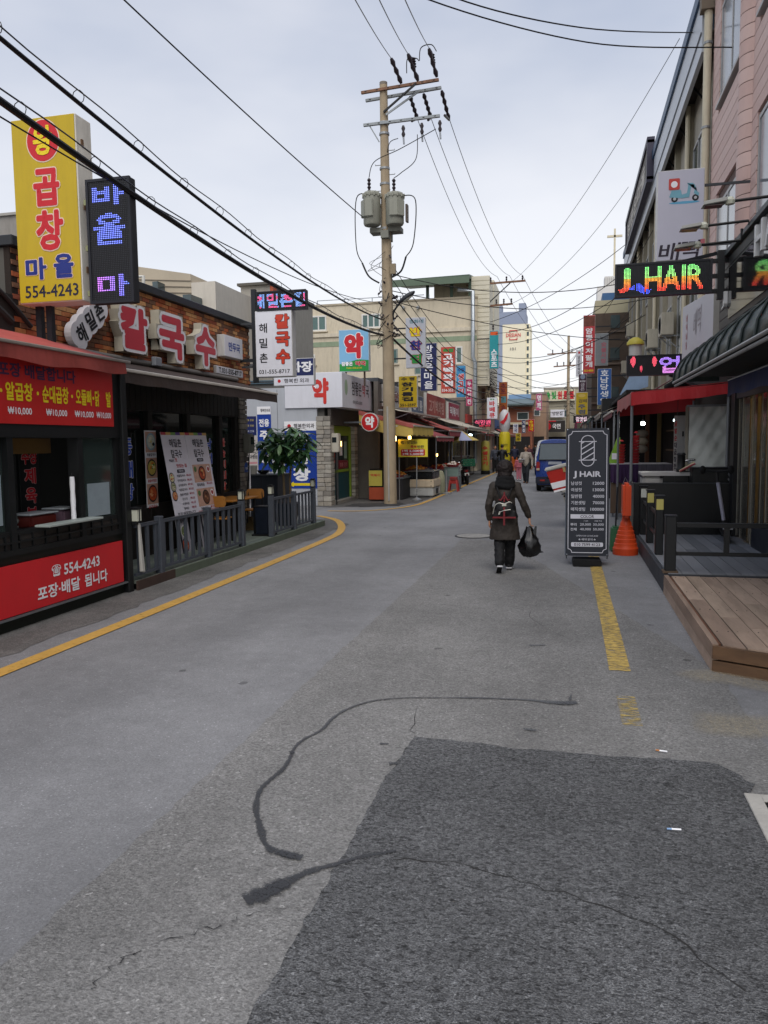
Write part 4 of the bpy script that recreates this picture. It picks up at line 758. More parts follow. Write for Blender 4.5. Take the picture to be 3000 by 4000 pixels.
for p in tips:
    out = Vector((p.x, p.y, 0)).normalized() if Vector((p.x, p.y, 0)).length > .05 else Vector((1, 0, 0)); n5 = rd.choice((5, 6, 6)); base = rd.uniform(0, 6.3)
    for k in range(n5):
        if nleaf >= 298:
            a = base+2*math.pi*k/n5; sc = rd.uniform(.75, 1.2); mx_ = Matrix.Translation(p) @ Matrix.Rotation(a, 4, 'Z') @ Matrix.Rotation(R(rd.uniform(-55, 15)), 4, 'X') @ Matrix.Scale(sc, 4); me_ = LM[0]; cb.m(rd.choice((0, 1, 1, 2))).add([mx_ @ v.co for v in me_.vertices], [tuple(f.vertices) for f in me_.polygons]); continue
        a = base+2*math.pi*k/n5; droop = rd.uniform(-55, 15); sc = rd.uniform(.75, 1.2)
        o = obj('leaf', LM[rd.choice((0, 0, 1, 1, 2))], cr); o.location = p; o.rotation_euler = (R(droop), R(rd.uniform(-15, 15)), a); o.scale = (sc, sc, sc); nleaf += 1
cb.build('foliage', LEAF, cr, kind='stuff', fix=False)
# ================================================================ LEFT MIDDLE: pharmacy, hanging signs, pole
# ---- restaurant's projecting sign and LED
cx, cz, w_, h_ = rectY(998, 1212, 1142, 1472, 14.6)
o = box_sign('projecting_sign', 'white projecting sign with red noodle lettering at the restaurant corner', cx, 14.6, cz, w_, h_, .22, bracket=(-1, .35)); OR = M('orange_red', '#c9402a', .45)
for i, c in enumerate('칼국수'): outlined(o, c, .19, h_*.33-i*h_*.265, .30, h_*.22, OR, BLACK, bold=.05, edge=.025)
for i, c in enumerate('해밀촌'): txt(o, c, -.22, h_*.24-i*h_*.225, .17, h_*.145, BLACK, bold=.015)
txt(o, '031-555-8717', .0, -h_*.42, w_*.84, h_*.06, BLACK, bold=.01)
mb = MB(); mb.bar((-w_/2-.06, .12, -h_/2-.1), (-w_/2-.06, .12, h_/2+.45), .09); mb.bar((-w_/2-.06, .12, -.3), (-w_/2-.38, .12, -.3), .06); mb.build('post', DARKSTEEL, o)
cx, cz, w_, h_ = rectY(1003, 1136, 1195, 1212, 14.6); o = T('led_sign', 'pink and blue LED strip above the white projecting noodle sign', 'LED sign', (cx, 14.6, cz+.004))
PB = lambda u, v: (.95, .12, .35) if (math.sin(u*21)+math.cos(v*9)) > .35 else (.25, .45, 1.0)
led_board(o, w_, h_, 56, 20, [('해밀촌칼', -.12, 1.05, .08, .92, PB)], thick=.14)
# ---- hospital's hanging sign
cx, cz, w_, h_ = rectY(1068, 1400, 1226, 1506, 19.5); o = box_sign('hanging_sign', 'navy and white hospital parking sign hanging behind the noodle sign', cx, 19.5, cz, w_, h_, .16, bracket=(-1, 1.2))
decal(o, [(-w_/2+.012, -h_*.14), (w_/2-.012, -h_*.14), (w_/2-.012, h_/2-.012), (-w_/2+.012, h_/2-.012)], MATS['navy_face'], -.004); txt(o, '주차장', .06, h_*.18, w_*.84, h_*.40, WHITE, y=-.008, bold=.04); txt(o, '행복한 외과', .08, -h_*.32, w_*.62, h_*.16, GINK, bold=.01); decal(o, ellipse(-w_*.36, -h_*.32, .045, .045, 10), RED, -.004)

# ---- pharmacy building
PHX, PHY = -7.1, 22.3
ph = T('pharmacy_building', 'pale grey pharmacy building with rough stone pilasters beside the lane', 'building', (-8.5, 23, 0)); PG = M('panel_grey', '#b3b7bd', .55, var=.05, dirt=.12)
WB('side_wall', (-13, -7.45, PHY, PHY+.12, 0, 3.6), PG, ph); WB('body', (-13, PHX-.15, PHY+.12, 27.5, 0.0, 3.75), M('pharm_render', '#63615d', .8), ph)
for x in (-8.72, -9.95, -11.2): WB('panel_joint', (x, x+.012, PHY-.004, PHY, 0, 3.55), M('joint', '#5b5e63', .7), ph)
WB('roof_slab', (-13, PHX-.1, PHY+.05, 27.5, 3.75, 3.85), M('roof_tin', '#4d6674', .6, var=.2), ph)
SW = [M('wstone%d' % i, c, .85, var=.22, bump=1, bscale=14) for i, c in enumerate(('#97928a', '#a8a398', '#858078', '#9d968a'))]
def stone_pilaster(x0, x1, y0, y1, face):     # face '-y' and '+x' both clad
    pl = WB('pilaster', (x0+.03, x1-.03, y0+.03, y1-.03, 0, 2.62), M('mortar3', '#55514b', .9), ph); z = .0; rd = random.Random(int(y0*10))
    while z < 2.6:
        h2 = rd.uniform(.09, .16); t_ = rd.uniform(.0, .02)
        c_ = x0+(x1-x0)*rd.uniform(.35, .65) if x1-x0 > .35 else x1
        for a_, b_ in ((x0, c_-.005), (c_+.005, x1)):
            if b_-a_ < .05: continue
            e = [rd.uniform(0, .02) for _ in range(6)]; s2 = MB().hexa([(a_, y0-e[0], z), (b_, y0-e[1], z), (b_+(e[2] if b_ == x1 else 0), y1, z), (a_, y1, z), (a_, y0-e[3], z+h2-.012), (b_, y0-e[4], z+h2-.012), (b_+(e[5] if b_ == x1 else 0), y1, z+h2-.012), (a_, y1, z+h2-.012)]).build('stone', SW[rd.randrange(4)], pl, bevel=.008); s2.data.transform(Matrix.Translation(-ph.location))
        z += h2
stone_pilaster(-7.46, -7.02, 22.25, 22.62, 0); stone_pilaster(-7.3, -7.02, 25.0, 25.35, 0)
dm = T('pharmacy_door', 'lime green framed pharmacy door with dark glass', 'door', (-7.15, 23.85, 0), 90); LIME = M('lime_frame', '#7f9a2c', .5); TEALP = M('door_teal', '#1f4a52', .5)
B('jamb', (-1.16, -1.02, 0, .14, .1, 2.4), LIME, dm); B('jamb', (1.02, 1.12, 0, .14, .1, 2.4), LIME, dm); B('head', (-1.16, 1.12, -.002, .14, 2.14, 2.44), LIME, dm); B('threshold', (-1.2, 1.16, -.15, .14, 0, .1), M('step_grey', '#8a8780', .8), dm)
lf = B('leaf', (-1.02, 1.02, .05, .09, .1, 1.0), TEALP, dm); B('glass', (-1.02, 1.02, .06, .075, 1.0, 2.14), M('door_glass', '#16262b', .1, var=.3, spec=.6), dm); B('mid_rail', (-1.02, 1.02, .03, .09, .97, 1.05), LIME, dm); B('stile', (-.42, -.30, .03, .095, .1, 2.14), STEEL, dm)
txt(dm, '약', -.62, 1.42, .30, .62, M('door_red', '#b33a2c', .5), y=.05, bold=.04); decal(dm, [(-.2, 1.08), (.9, 1.08), (.9, 1.32), (-.2, 1.36)], M('door_sticker', '#7d2330', .5), .05); txt(dm, '조제 · 건강', .35, 1.2, .8, .14, M('door_pink', '#c98a8a', .5), y=.045); decal(dm, [(-.05, 1.5), (.25, 1.5), (.25, 1.85), (-.05, 1.85)], PAPER, .05); decal(dm, [(.45, 1.4), (.75, 1.4), (.75, 1.95), (.45, 1.95)], M('slip_green', '#8fa79a', .6), .05)
gl = B('inside_lamp', (-.06, .06, .01, .05, 1.80, 1.96), M('warm_lamp', (1, .62, .2), .5, var=0, emit=4.0), dm)
o = T('meter_cabinet', 'pale meter cabinet on the stone pilaster beside the pharmacy door', 'meter box', (-7.0, 22.5, 1.62)); B('case', (-.05, .2, -.14, .12, 0, .58), M('meter_cab', '#bcb7a8', .5), o, bevel=.02); B('window', (.0, .14, -.145, -.138, .3, .46), M('meter_glass', '#23282a', .2), o); MB().tube([(.06, 0, 0), (.06, 0, -.9), (.06, .04, -1.6)], .02, 6).build('conduit', DFRAME, o)
# corner light-box: big sign round the corner
sb = T('corner_sign', 'white corner light box with large red pharmacy letter above the door', 'sign', (-6.62, 22.25, 3.49)); WB('front_box', (-8.45, -6.62, 22.25, 22.75, 2.97, 4.02), MATS['white_face'], sb, bevel=.01); WB('street_box', (-7.05, -6.625, 22.752, 25.9, 2.975, 4.0), MATS['white_face'], sb, bevel=.01)
txt(sb, '약', -.68, -.02, .52, .78, M('sign_red', '#cf3b34', .4), y=-.006, bold=.05)
mb = MB(); mb.box(-.89, -.77, -.010, -.0065, .10, .14).box(-.85, -.81, -.0102, -.0066, .06, .18); mb.build('cross', WHITE, sb)
def side_text(parent, s, y, z, wy, hz, mat, bold=.02):   # lettering on the +X face of a box: build flat, then turn
    o2 = txt(parent, s, 0, 0, wy, hz, mat, y=0, bold=bold); o2.rotation_euler = (0, 0, R(90)); o2.location = (.004, y, z); return o2
side_text(sb, '참좋은', 1.62, .12, 1.15, .44, GINK, .006); side_text(sb, '약', 2.48, .12, .38, .40, RED, .012); side_text(sb, '국', 2.95, .12, .38, .40, GINK, .006); side_text(sb, '031)552-2533', 1.7, -.32, 1.1, .12, M('grey_ink', '#4d4d50', .6), .01)
d_ = decal(sb, ellipse(0, 0, .16, .24, 16), M('sign_green', '#9fb79a', .5), 0, 'leaf_mark'); d_.rotation_euler = (0, 0, R(90)); d_.location = (.004, .42, .1)
# stone dark shutter strip between door and sign
WB('shutter_band', (-7.1, -7.0, 22.3, 25.4, 2.45, 2.95), M('shutter_dark', '#3f3a36', .8, var=.3, stretch=(1, 1, 6)), ph)
# blue sign on the pharmacy roof
cx, cz, w_, h_ = rectY(1324, 1287, 1441, 1451, 23.2); o = box_sign('roof_sign', 'sky blue pharmacy sign with a big red letter on the pharmacy roof', cx, 23.2, cz, w_, h_, .2, face=M('sky_face', '#7db2d6', .4, var=.05), edge=M('edge_pale', '#c3cbd0', .5))
outlined(o, '약', 0, .14, .62, .78, RED, WHITE, bold=.07, edge=.03); decal(o, [(-w_/2+.012, -h_/2+.012), (w_/2-.012, -h_/2+.012), (w_/2-.012, -h_*.24), (w_*.15, -h_*.215), (-w_/2+.012, -h_*.32)], GREEN, -.004)
outlined(o, '참좋은', -.22, -.40, .36, .13, WHITE, BLACK, y=-.007, bold=.04, edge=.02); outlined(o, '약국', .21, -.40, .34, .15, RED, WHITE, y=-.007, bold=.05, edge=.03); txt(o, 'T.031-552-2533', 0, -.53, .5, .045, YEL, y=-.008)
mb = MB(); mb.bar((-.3, .12, -h_/2), (-.3, .12, -h_/2-.45), .05); mb.bar((.3, .12, -h_/2), (.3, .12, -h_/2-.45), .05); mb.bar((-.3, .12, -h_*.3), (-.95, .5, -h_/2-.4), .05); mb.build('post', M('post_brown', '#4a3a30', .7), o)
# round sign
cx, cz, w_, h_ = rectY(1410, 1612, 1478, 1685, 23.6); o = T('round_sign', 'round red pharmacy sign projecting beside the stone pilaster', 'sign', (cx, 23.6, cz)); mb = MB(); mb.plate(ellipse(0, 0, w_/2, h_/2, 32), 0, .16); mb.build('drum', M('sign_edge', '#c9c9c6', .5), o); decal(o, ellipse(0, 0, w_*.46, h_*.46, 32), MATS['red_face'], -.004, 'face'); txt(o, '약', 0, 0, .30, .36, WHITE, y=-.007, bold=.05); MB().bar((-w_/2+.02, .08, 0), (-7.1-cx, .08, 0), .05).build('bracket', STEEL, o)
# hospital posters on the grey wall
YW = PHY-.012
def wall_poster(lab, x0, x1, z0, z1, mat, tilt=0): 
    o = T('wall_poster', lab, 'poster', ((x0+x1)/2, YW, (z0+z1)/2)); w_, h_ = x1-x0, z1-z0; B('sheet', (-w_/2, w_/2, 0, .01, -h_/2, h_/2), mat, o); return o, w_, h_
o, w_, h_ = wall_poster('tall blue parking poster with yellow arrow on the pale wall behind the tree', -8.50, -7.46, .53, 2.58, MATS['blue_face'])
decal(o, [(-w_/2, h_*.36), (w_/2, h_*.36), (w_/2, h_/2), (-w_/2, h_/2)], WHITE, -.004); txt(o, '행복한외과', .12, h_*.43, .66, .14, GINK, y=-.007, bold=.02); decal(o, ellipse(-.36, h_*.43, .06, .06, 10), RED, -.007)
for i, c in enumerate('주차장'): txt(o, c, .02, .45-i*.52, .56, .42, WHITE, y=-.006, bold=.05)
decal(o, [(-.42, -.90), (-.25, -.98), (-.25, -.94), (.42, -.94), (.42, -.86), (-.25, -.86), (-.25, -.82)], YEL, -.006)
o, w_, h_ = wall_poster('narrow tall blue poster with white lettering on the pale wall', -9.38, -8.93, 1.05, 3.05, MATS['blue_face'])
decal(o, [(-w_/2, h_*.38), (w_/2, h_*.38), (w_/2, h_/2), (-w_/2, h_/2)], WHITE, -.004); txt(o, '행복한외과', .05, h_*.44, .32, .10, GINK, y=-.007); txt(o, '전용', 0, .50, .34, .24, WHITE, y=-.006, bold=.04)
for i, c in enumerate('주차장'): txt(o, c, 0, .12-i*.36, .32, .28, WHITE, y=-.006, bold=.04)
o, w_, h_ = wall_poster('navy poster with three rows of text on the pale wall', -10.1, -9.42, 2.18, 2.76, MATS['navy_face'])
for i in range(3): txt(o, '행복한외과 전용', .02, .17-i*.17, .5, .07, M('dim_gold', '#b5a76a', .6) if i < 2 else M('dim_white', '#a9aec0', .6), y=-.004)
o, w_, h_ = wall_poster('white hospital notice with red and black text on the pale wall', -10.1, -9.39, 1.07, 2.14, M('poster_white', '#b9b3ae', .6))
txt(o, '행복한외과병원', .04, -.10, .60, .12, GINK, bold=.02); decal(o, [(-.33, -.33), (.33, -.31), (.33, -.25), (-.33, -.27)], M('stripe_pink', '#b77f86', .6), -.004)
for i in range(5): txt(o, '외과', -.16, .40-i*.09, .16, .05, M('price_red', '#b04a58', .6)); txt(o, '09:00 - 18:00', .17, .40-i*.09, .24, .04, GINK)
txt(o, '031)552-7582', .1, -.44, .4, .06, GINK)

# ---- electricity pole with transformers
PLX, PLY = -5.43, 23.25
CONC = M('pole_concrete', '#a3937a', .85, var=.15, scale=2.5, bump=.3, dirt=.3); PORC = M('porcelain', '#2a2126', .35, var=.1); ALU = M('arm_alu', '#8d9294', .5, metal=.5, var=.15); RUSTA = M('arm_rust', '#7b5a45', .7, var=.35, scale=5)
pl = T('power_pole', 'tall concrete power pole with two crossarms and pole-top transformers', 'power pole', (PLX, PLY, 0))
MB().tube([(.02, 0, -.05), (.0, 0, 6), (-.05, 0, 12.5)], [.205, .165, .115], 20).build('shaft', CONC, pl, smooth=True); MB().lathe([(.118, 12.48), (.118, 12.56), (0, 12.58)], (-.05, 0, 0), 16).build('cap', M('pole_cap', '#7b746b', .7), pl)
def pp(x, y, z=None): q = PY(x, y, PLY); return Vector((q.x-PLX, 0, q.z))
for (a, b, dy, m_) in (((1416, 371), (1717, 320), -.14, RUSTA), ((1424, 386), (1721, 334), .14, ALU), ((1425, 497), (1721, 460), -.14, ALU)):
    p, q = pp(*a), pp(*b); p.y = q.y = dy; MB().bar(p, q, .075, .075).build('crossarm', m_, pl)
    for s in np.linspace(.06, .94, 7): c = p.lerp(q, s); MB().box(c.x-.03, c.x+.03, c.y-.041, c.y-.036, c.z-.012, c.z+.012).build('slot', BLKMETAL, pl)
for a, b, m_ in (((1503, 447), (1630, 335), BLKMETAL), ((1512, 457), (1640, 345), ALU)):
    p, q = pp(*a), pp(*b); p.y = -.16; q.y = -.16 if m_ is BLKMETAL else .12; MB().bar(p, q, .05).build('brace', m_, pl)
p, q = pp(1449, 500), pp(1485, 560); p.y = q.y = -.12; MB().bar(p, q, .035).build('brace', ALU, pl)
for z in (11.05, 11.36, 10.05, 9.6, 8.3): MB().lathe([(.155, z), (.155, z+.06), (.12, z+.06)], (-.04, 0, 0), 16).build('band', GALV, pl)
for i, z in enumerate((10.6, 10.2, 9.9, 9.45, 2.4, 2.9, 3.4)): s = (1, -1)[i % 2]; MB().tube([(0, 0, z), (s*.30-.03, 0, z), (s*.30-.03, 0, z+.03)], .012, 6).build('step_bolt', GALV, pl)
MB().tube([(.02, -.20, .1), (.0, -.185, 3.0)], .03, 8).build('conduit', M('conduit_white', '#a9a59c', .6, dirt=.3), pl); 
def insulator(parent, a, b, n=4, r=.055, name='insulator'):
    a, b = Vector(a), Vector(b); mb = MB(); pts = []; rs_ = []
    for i in range(n*2+1): pts.append(a.lerp(b, i/(n*2))); rs_.append(r if i % 2 else r*.5)
    mb.tube(pts, rs_, 10); return mb.build(name, PORC, parent, smooth=True)
ups = (((1544, 262), (1572, 335)), ((1608, 245), (1637, 325)), ((1688, 225), (1710, 310))); dns = (((1598, 368), (1612, 425)), ((1651, 358), (1666, 420)), ((1722, 345), (1740, 430)))
for a, b in ups:
    p, q = pp(*a), pp(*b); p.y = -.55; q.y = -.14; insulator(pl, p, q, 3, .075); 
for a, b in (((1622, 245), (1626, 285)), ((1695, 230), (1700, 270))): p, q = pp(*a), pp(*b); p.y = q.y = -.3; insulator(pl, q, p, 4, .075)
for a, b in dns:
    p, q = pp(*a), pp(*b); p.y = .14; q.y = .7; insulator(pl, p, q, 4, .07)
for a, b in (((1612, 425), (1604, 462)), ((1666, 425), (1668, 458)), ((1740, 430), (1733, 440))): p, q = pp(*a), pp(*b); p.y = .7; q.y = .2; MB().tube([p, q], .04, 8).build('clamp', PORC, pl)
for x, y in ((1580, 500), (1652, 490), (1722, 480)):
    p, q = pp(x, y), pp(x+1, y+45); p.y = q.y = -.18; insulator(pl, p, q, 2, .06, 'fuse_cutout'); r_ = pp(x+3, y+72); r_.y = -.18; MB().tube([q, r_], .028, 8).build('fuse_tube', M('fuse_grey', '#9aa0a6', .5), pl)
TG = M('transformer_grey', '#8f9084', .5, var=.08, dirt=.3)
def transformer(cx, cy, z0, z1, r, side):
    c = Vector((cx, cy, 0)); t = MB().lathe([(r*.9, z0), (r, z0+.05), (r, z1-.12), (r*1.06, z1-.12), (r*1.06, z1-.06), (r*.85, z1), (0, z1+.03)], c, 24).build('transformer', TG, pl, smooth=True)
    for k in (0, 1):
        a = R(-90+side*(10+70*k)); d = Vector((math.cos(a), math.sin(a), 0)); MB().hexa([tuple(c+d*(r*(.9 if i in (0, 3) else 1.22))+Vector((-d.y, d.x, 0))*(.13 if i > 1 else -.13)+Vector((0, 0, z))) for z in (z0+.2, z1-.25) for i in range(4)]).build('radiator', TG, t, bevel=.02)
    for k in range(12): a = 2*math.pi*k/12; MB().box(c.x+r*1.06*math.cos(a)-.02, c.x+r*1.06*math.cos(a)+.02, c.y+r*1.06*math.sin(a)-.02, c.y+r*1.06*math.sin(a)+.02, z1-.15, z1-.04).build('clamp', TG, t)
    return t
t1 = transformer(-.40, -.20, 8.40, 9.36, .26, -.6); t2 = transformer(.30, -.20, 8.36, 9.28, .27, .6); t3 = transformer(-.03, .42, 8.40, 9.2, .26, 0)
for x, y, z in ((-.48, -.2, 9.36), (.28, -.2, 9.28), (-.0, .3, 9.2)): insulator(pl, (x, y, z), (x, y, z+.42), 4, .06, 'bushing')
mt = txt(t1, '75', -.43, 8.72, .16, .1, M('stencil_red', '#b5533f', .6), y=-.2-.262, bold=.0)
mb = MB(); mb.box(-.5, .45, -.12, .3, 8.22, 8.36); mb.box(-.12, .12, -.3, .3, 8.0, 8.22); mb.build('platform', M('bracket_grey', '#7c7d74', .6, var=.2), pl)
B('control_box', (.62, .68, -.2, .0, 8.45, 8.95), M('ctrl_brown', '#5b5148', .6), pl); B('tag_box', (.14, .30, -.2, -.1, 6.95, 7.25), M('tag_tan', '#8d8069', .7), pl)
# the knot of cables and clamps below
rd = random.Random(21); mb = MB()
for i in range(34):
    z = rd.choice((5.2, 5.6, 6.3, 7.0, 7.4))+rd.uniform(-.25, .25); a = rd.uniform(0, 6.3); r0 = .19; p0 = Vector((r0*math.cos(a), r0*math.sin(a), z)); b_ = rd.uniform(0, 6.3); z2 = z+rd.uniform(-.8, .5); p2 = Vector((r0*math.cos(b_), r0*math.sin(b_), z2)); k = rd.uniform(.18, .42); m_ = (p0+p2)/2+Vector((math.cos((a+b_)/2)*k, math.sin((a+b_)/2)*k, rd.uniform(-.3, .0)))
    mb.tube(smooth_pts([p0, m_, p2], 6), rd.choice((.006, .008, .012, .016)), 5)
mb.build('cable_loops', CABLE, pl, kind='stuff')
for i in range(16):
    z = rd.uniform(5.0, 7.8); a = rd.uniform(-2.6, .6); p = Vector((.2*math.cos(a), .2*math.sin(a), z)); insulator(pl, p, p+Vector((.12*math.cos(a), .12*math.sin(a), rd.choice((-.12, .05, .12)))), 2, .035, 'spool')
for pts, r_ in (([(-.45, -.2, 9.3), (-.85, -.3, 9.2), (-.88, -.3, 7.8), (-.7, -.3, 7.3)], .016), ([(.55, -.2, 9.2), (.95, -.3, 9.0), (.88, -.3, 7.8), (.65, -.3, 7.4)], .016), ([(-.48, -.2, 9.8), (-.3, -.2, 10.25), (.5, -.3, 10.5), (1.55, -.18, 11.0)], .012), ([(.28, -.2, 9.72), (.5, -.2, 9.85), (.95, -.2, 10.2), (1.0, -.18, 10.9)], .012), ([(.0, .3, 9.65), (.03, 0, 10.3), (.15, -.15, 10.75), (.42, -.18, 10.85)], .012), ([(.72, -.3, 12.6), (.75, -.3, 13.0), (1.0, -.3, 12.98), (1.08, -.3, 12.9)], .014), ([(1.10, -.3, 12.9), (1.15, -.3, 13.25), (1.45, -.3, 13.3), (1.6, -.3, 13.1)], .014), ([(-.7, -.3, 7.3), (-.5, -.3, 6.9), (-.2, -.2, 6.7)], .028), ([(.65, -.3, 7.4), (.5, -.3, 7.0), (.2, -.2, 6.85)], .028)):
    MB().tube(smooth_pts(pts, 8), r_, 6).build('jumper_wire', CABLE, pl, smooth=True)
o = T('street_lamp', 'dark street lamp head on a short arm from the power pole', 'street lamp', (PLX, PLY, 5.6)); MB().tube(smooth_pts([(.17, 0, 0), (.20, -.05, .25), (.42, -.1, .52)], 6), .03, 8).build('arm', DARKSTEEL, o, smooth=True)
mb = MB(); mb.ball((0, 0, 0), .30, .12, .085, 14, 8); h = mb.build('lamp_head', M('lamp_dark', '#33363a', .45), o, smooth=True); h.location = (.62, -.1, .66); h.rotation_euler = (0, R(-32), 0)
mb = MB(); mb.ball((0, 0, 0), .2, .09, .04, 12, 6); g2 = mb.build('lens', LG, o, smooth=True); g2.location = (.64, -.1, .61); g2.rotation_euler = (0, R(-32), 0); MB().bar((.0, 0, 0), (.22, 0, .0), .05).build('clamp', GALV, o)
# ================================================================ LEFT: market row beyond the pole and houses behind
YC = 50.0
def cp(x, y): q = PY(x, y, YC); return q.x, q.z
cbx0, cbx1 = cp(1150, 1400)[0]-3, cp(1862, 1400)[0]; czt = cp(1400, 1189)[1]
cb = T('cream_building', 'three-storey cream building with sliding windows and green roof canopy', 'building', ((cbx0+cbx1)/2, YC, 0)); CRW = M('cream_wall', '#cdc2ab', .85, var=.08, scale=.8, dirt=.34)
WB('wall', (cbx0, cbx1, YC, YC+14, 0, czt), CRW, cb)
zb = cp(1500, 1300)[1]; WB('band', (cbx0, cbx1+.03, YC-.10, YC, zb-.12, zb+.12), M('band_cream', '#cfc5b0', .8, dirt=.3), cb); zb2 = cp(1500, 1325)[1]; 
zg = cp(1400, 1340)[1]; WB('stripe', (cbx0, cbx1, YC-.02, YC, zg-.16, zg+.16), M('stripe_green', '#8b9a80', .8, dirt=.3), cb)
WB('roof_kerb', (cbx0, cbx1+.05, YC-.06, YC+.3, czt, czt+.12), M('kerb_cream', '#a89d88', .8), cb)
def win(parent, x0, y0, x1, y1, n=3, fr=WFRAME):
    a, b = PY(x0, y0, YC), PY(x1, y1, YC); cx_, cz_, w_, h_ = (a.x+b.x)/2-parent.location.x, (a.z+b.z)/2, b.x-a.x, a.z-b.z; y = YC-parent.location.y; f = MB(); t_ = .09
    f.box(cx_-w_/2, cx_+w_/2, y-.06, y+.01, cz_-h_/2, cz_-h_/2+t_).box(cx_-w_/2, cx_+w_/2, y-.06, y+.01, cz_+h_/2-t_, cz_+h_/2)
    for i in range(n+1): x = cx_-w_/2+(w_-t_)*i/n; f.box(x, x+t_, y-.06, y+.01, cz_-h_/2+t_, cz_+h_/2-t_)
    f = f.build('window', fr, parent); B('pane', (cx_-w_/2+.02, cx_+w_/2-.02, y-.03, y+.005, cz_-h_/2+.02, cz_+h_/2-.02), M('pane_green', '#4f6a66', .15, var=.25, scale=.8, spec=.6), f)
    B('sill', (cx_-w_/2-.1, cx_+w_/2+.1, y-.12, y, cz_-h_/2-.08, cz_-h_/2), MATS['band_cream'], f)
win(cb, 1186, 1237, 1276, 1292); win(cb, 1413, 1228, 1486, 1280); win(cb, 1526, 1364, 1554, 1420, 1, M('frame_grey', '#7b8783', .5)); win(cb, 1780, 1354, 1807, 1420, 1, WFRAME)
win(cb, 1620, 1420, 1668, 1462, 2, MATS['frame_grey']); win(cb, 1198, 1386, 1232, 1425, 1)
for px in (1577, 1634): q = cp(px, 1203); MB().tube([(q[0]-cb.location.x, -.25, q[1]), (q[0]-cb.location.x, .05, q[1])], .10, 10).build('vent_cap', GALV, cb)
# roof canopy: green corrugated, on posts
a, b = cp(1520, 1110), cp(1838, 1085); GC = M('canopy_green', '#4a5a4c', .6, var=.15); mb = MB()
mb.hexa([(a[0], YC-.6, a[1]-.15), (b[0], YC-.6, b[1]-.15), (b[0], YC+7, b[1]+1.0), (a[0], YC+7, a[1]+1.0), (a[0], YC-.6, a[1]+.1), (b[0], YC-.6, b[1]+.1), (b[0], YC+7, b[1]+1.2), (a[0], YC+7, a[1]+1.2)]); mb.build('canopy_roof', GC, cb, world=True)
WB('gutter', (a[0]-.1, b[0], YC-.75, YC-.6, a[1]-.35, a[1]+.05), M('gutter_green', '#5a6a58', .6), cb)
for px in (1665, 1760, 1832): q = cp(px, 1170); WB('canopy_post', (q[0]-.09, q[0]+.09, YC+.4, YC+.58, czt, a[1]), GC, cb)
x0, x1 = cp(1670, 1150)[0], cp(1832, 1150)[0]; WB('roof_room', (x0, x1, YC+2.5, YC+7, czt, a[1]+.4), CRW, cb)
x0, x1 = cp(1838, 1150)[0], cp(1872, 1150)[0]; SID = M('siding', '#d0cab6', .7, var=.06)
tb = WB('stair_tower', (x0, x1+.6, YC+.5, YC+6, 5.5, cp(1850, 1073)[1]), SID, cb); zt_ = cp(1850, 1073)[1]
for i in range(24): WB('siding_board', (x0, x1+.6, YC+.47, YC+.5, 5.6+i*(zt_-5.6)/24, 5.55+(i+1)*(zt_-5.6)/24), SID, cb)
x0, x1 = cp(1895, 1100)[0], cp(1912, 1100)[0]; WB('lift_tower', (x0, x1, YC+3, YC+7, 8, cp(1900, 1057)[1]), SID, cb)
for px in (1858,): q = cp(px, 1400); MB().tube([(q[0], YC-.25, 0.5), (q[0], YC-.25, cp(px, 1420)[1]), (q[0]-.15, YC-.25, cp(px, 1395)[1]), (q[0]-.15, YC-.25, cp(px, 1140)[1]), (q[0]-1.1, YC-.25, cp(px, 1132)[1])], .13, 10).build('duct_pipe', M('duct_silver', '#a7adb1', .3, metal=.6), cb, smooth=True, world=True)
mb = MB(); q0, q1 = cp(1405, 1165), cp(1655, 1148)
for z in (q0[1], q0[1]-.35): mb.bar((q0[0]-3, YC+.1, z), (q1[0], YC+.1, z), .04)
mb.build('roof_rail', STEEL, cb, world=True)
for i in range(5): WB('rail_post', (q0[0]-3+i*1.9, q0[0]-2.95+i*1.9, YC+.08, YC+.12, czt, q0[1]), STEEL, cb)
# building beside it (behind the second pole)
xa, xb = cp(1858, 1400)[0], cp(1898, 1400)[0]; o = T('pink_tiled_house', 'narrow pinkish tiled house beyond the cream building', 'building', ((xa+xb)/2, 53, 0)); PT = M('pink_tile_far', '#a0877c', .8, var=.12, scale=2)
B('wall', (-(xb-xa)/2, (xb-xa)/2, 0, 3, 0, cp(1890, 1255)[1]), PT, o)
for z in np.arange(1.5, 8.6, .75): B('course', (-(xb-xa)/2-.01, (xb-xa)/2+.01, -.02, .0, z, z+.05), M('course_dark', '#7a655c', .8), o)
B('cornice', (-(xb-xa)/2-.1, (xb-xa)/2+.1, -.1, .2, cp(1890, 1255)[1], cp(1890, 1255)[1]+.2), PT, o)
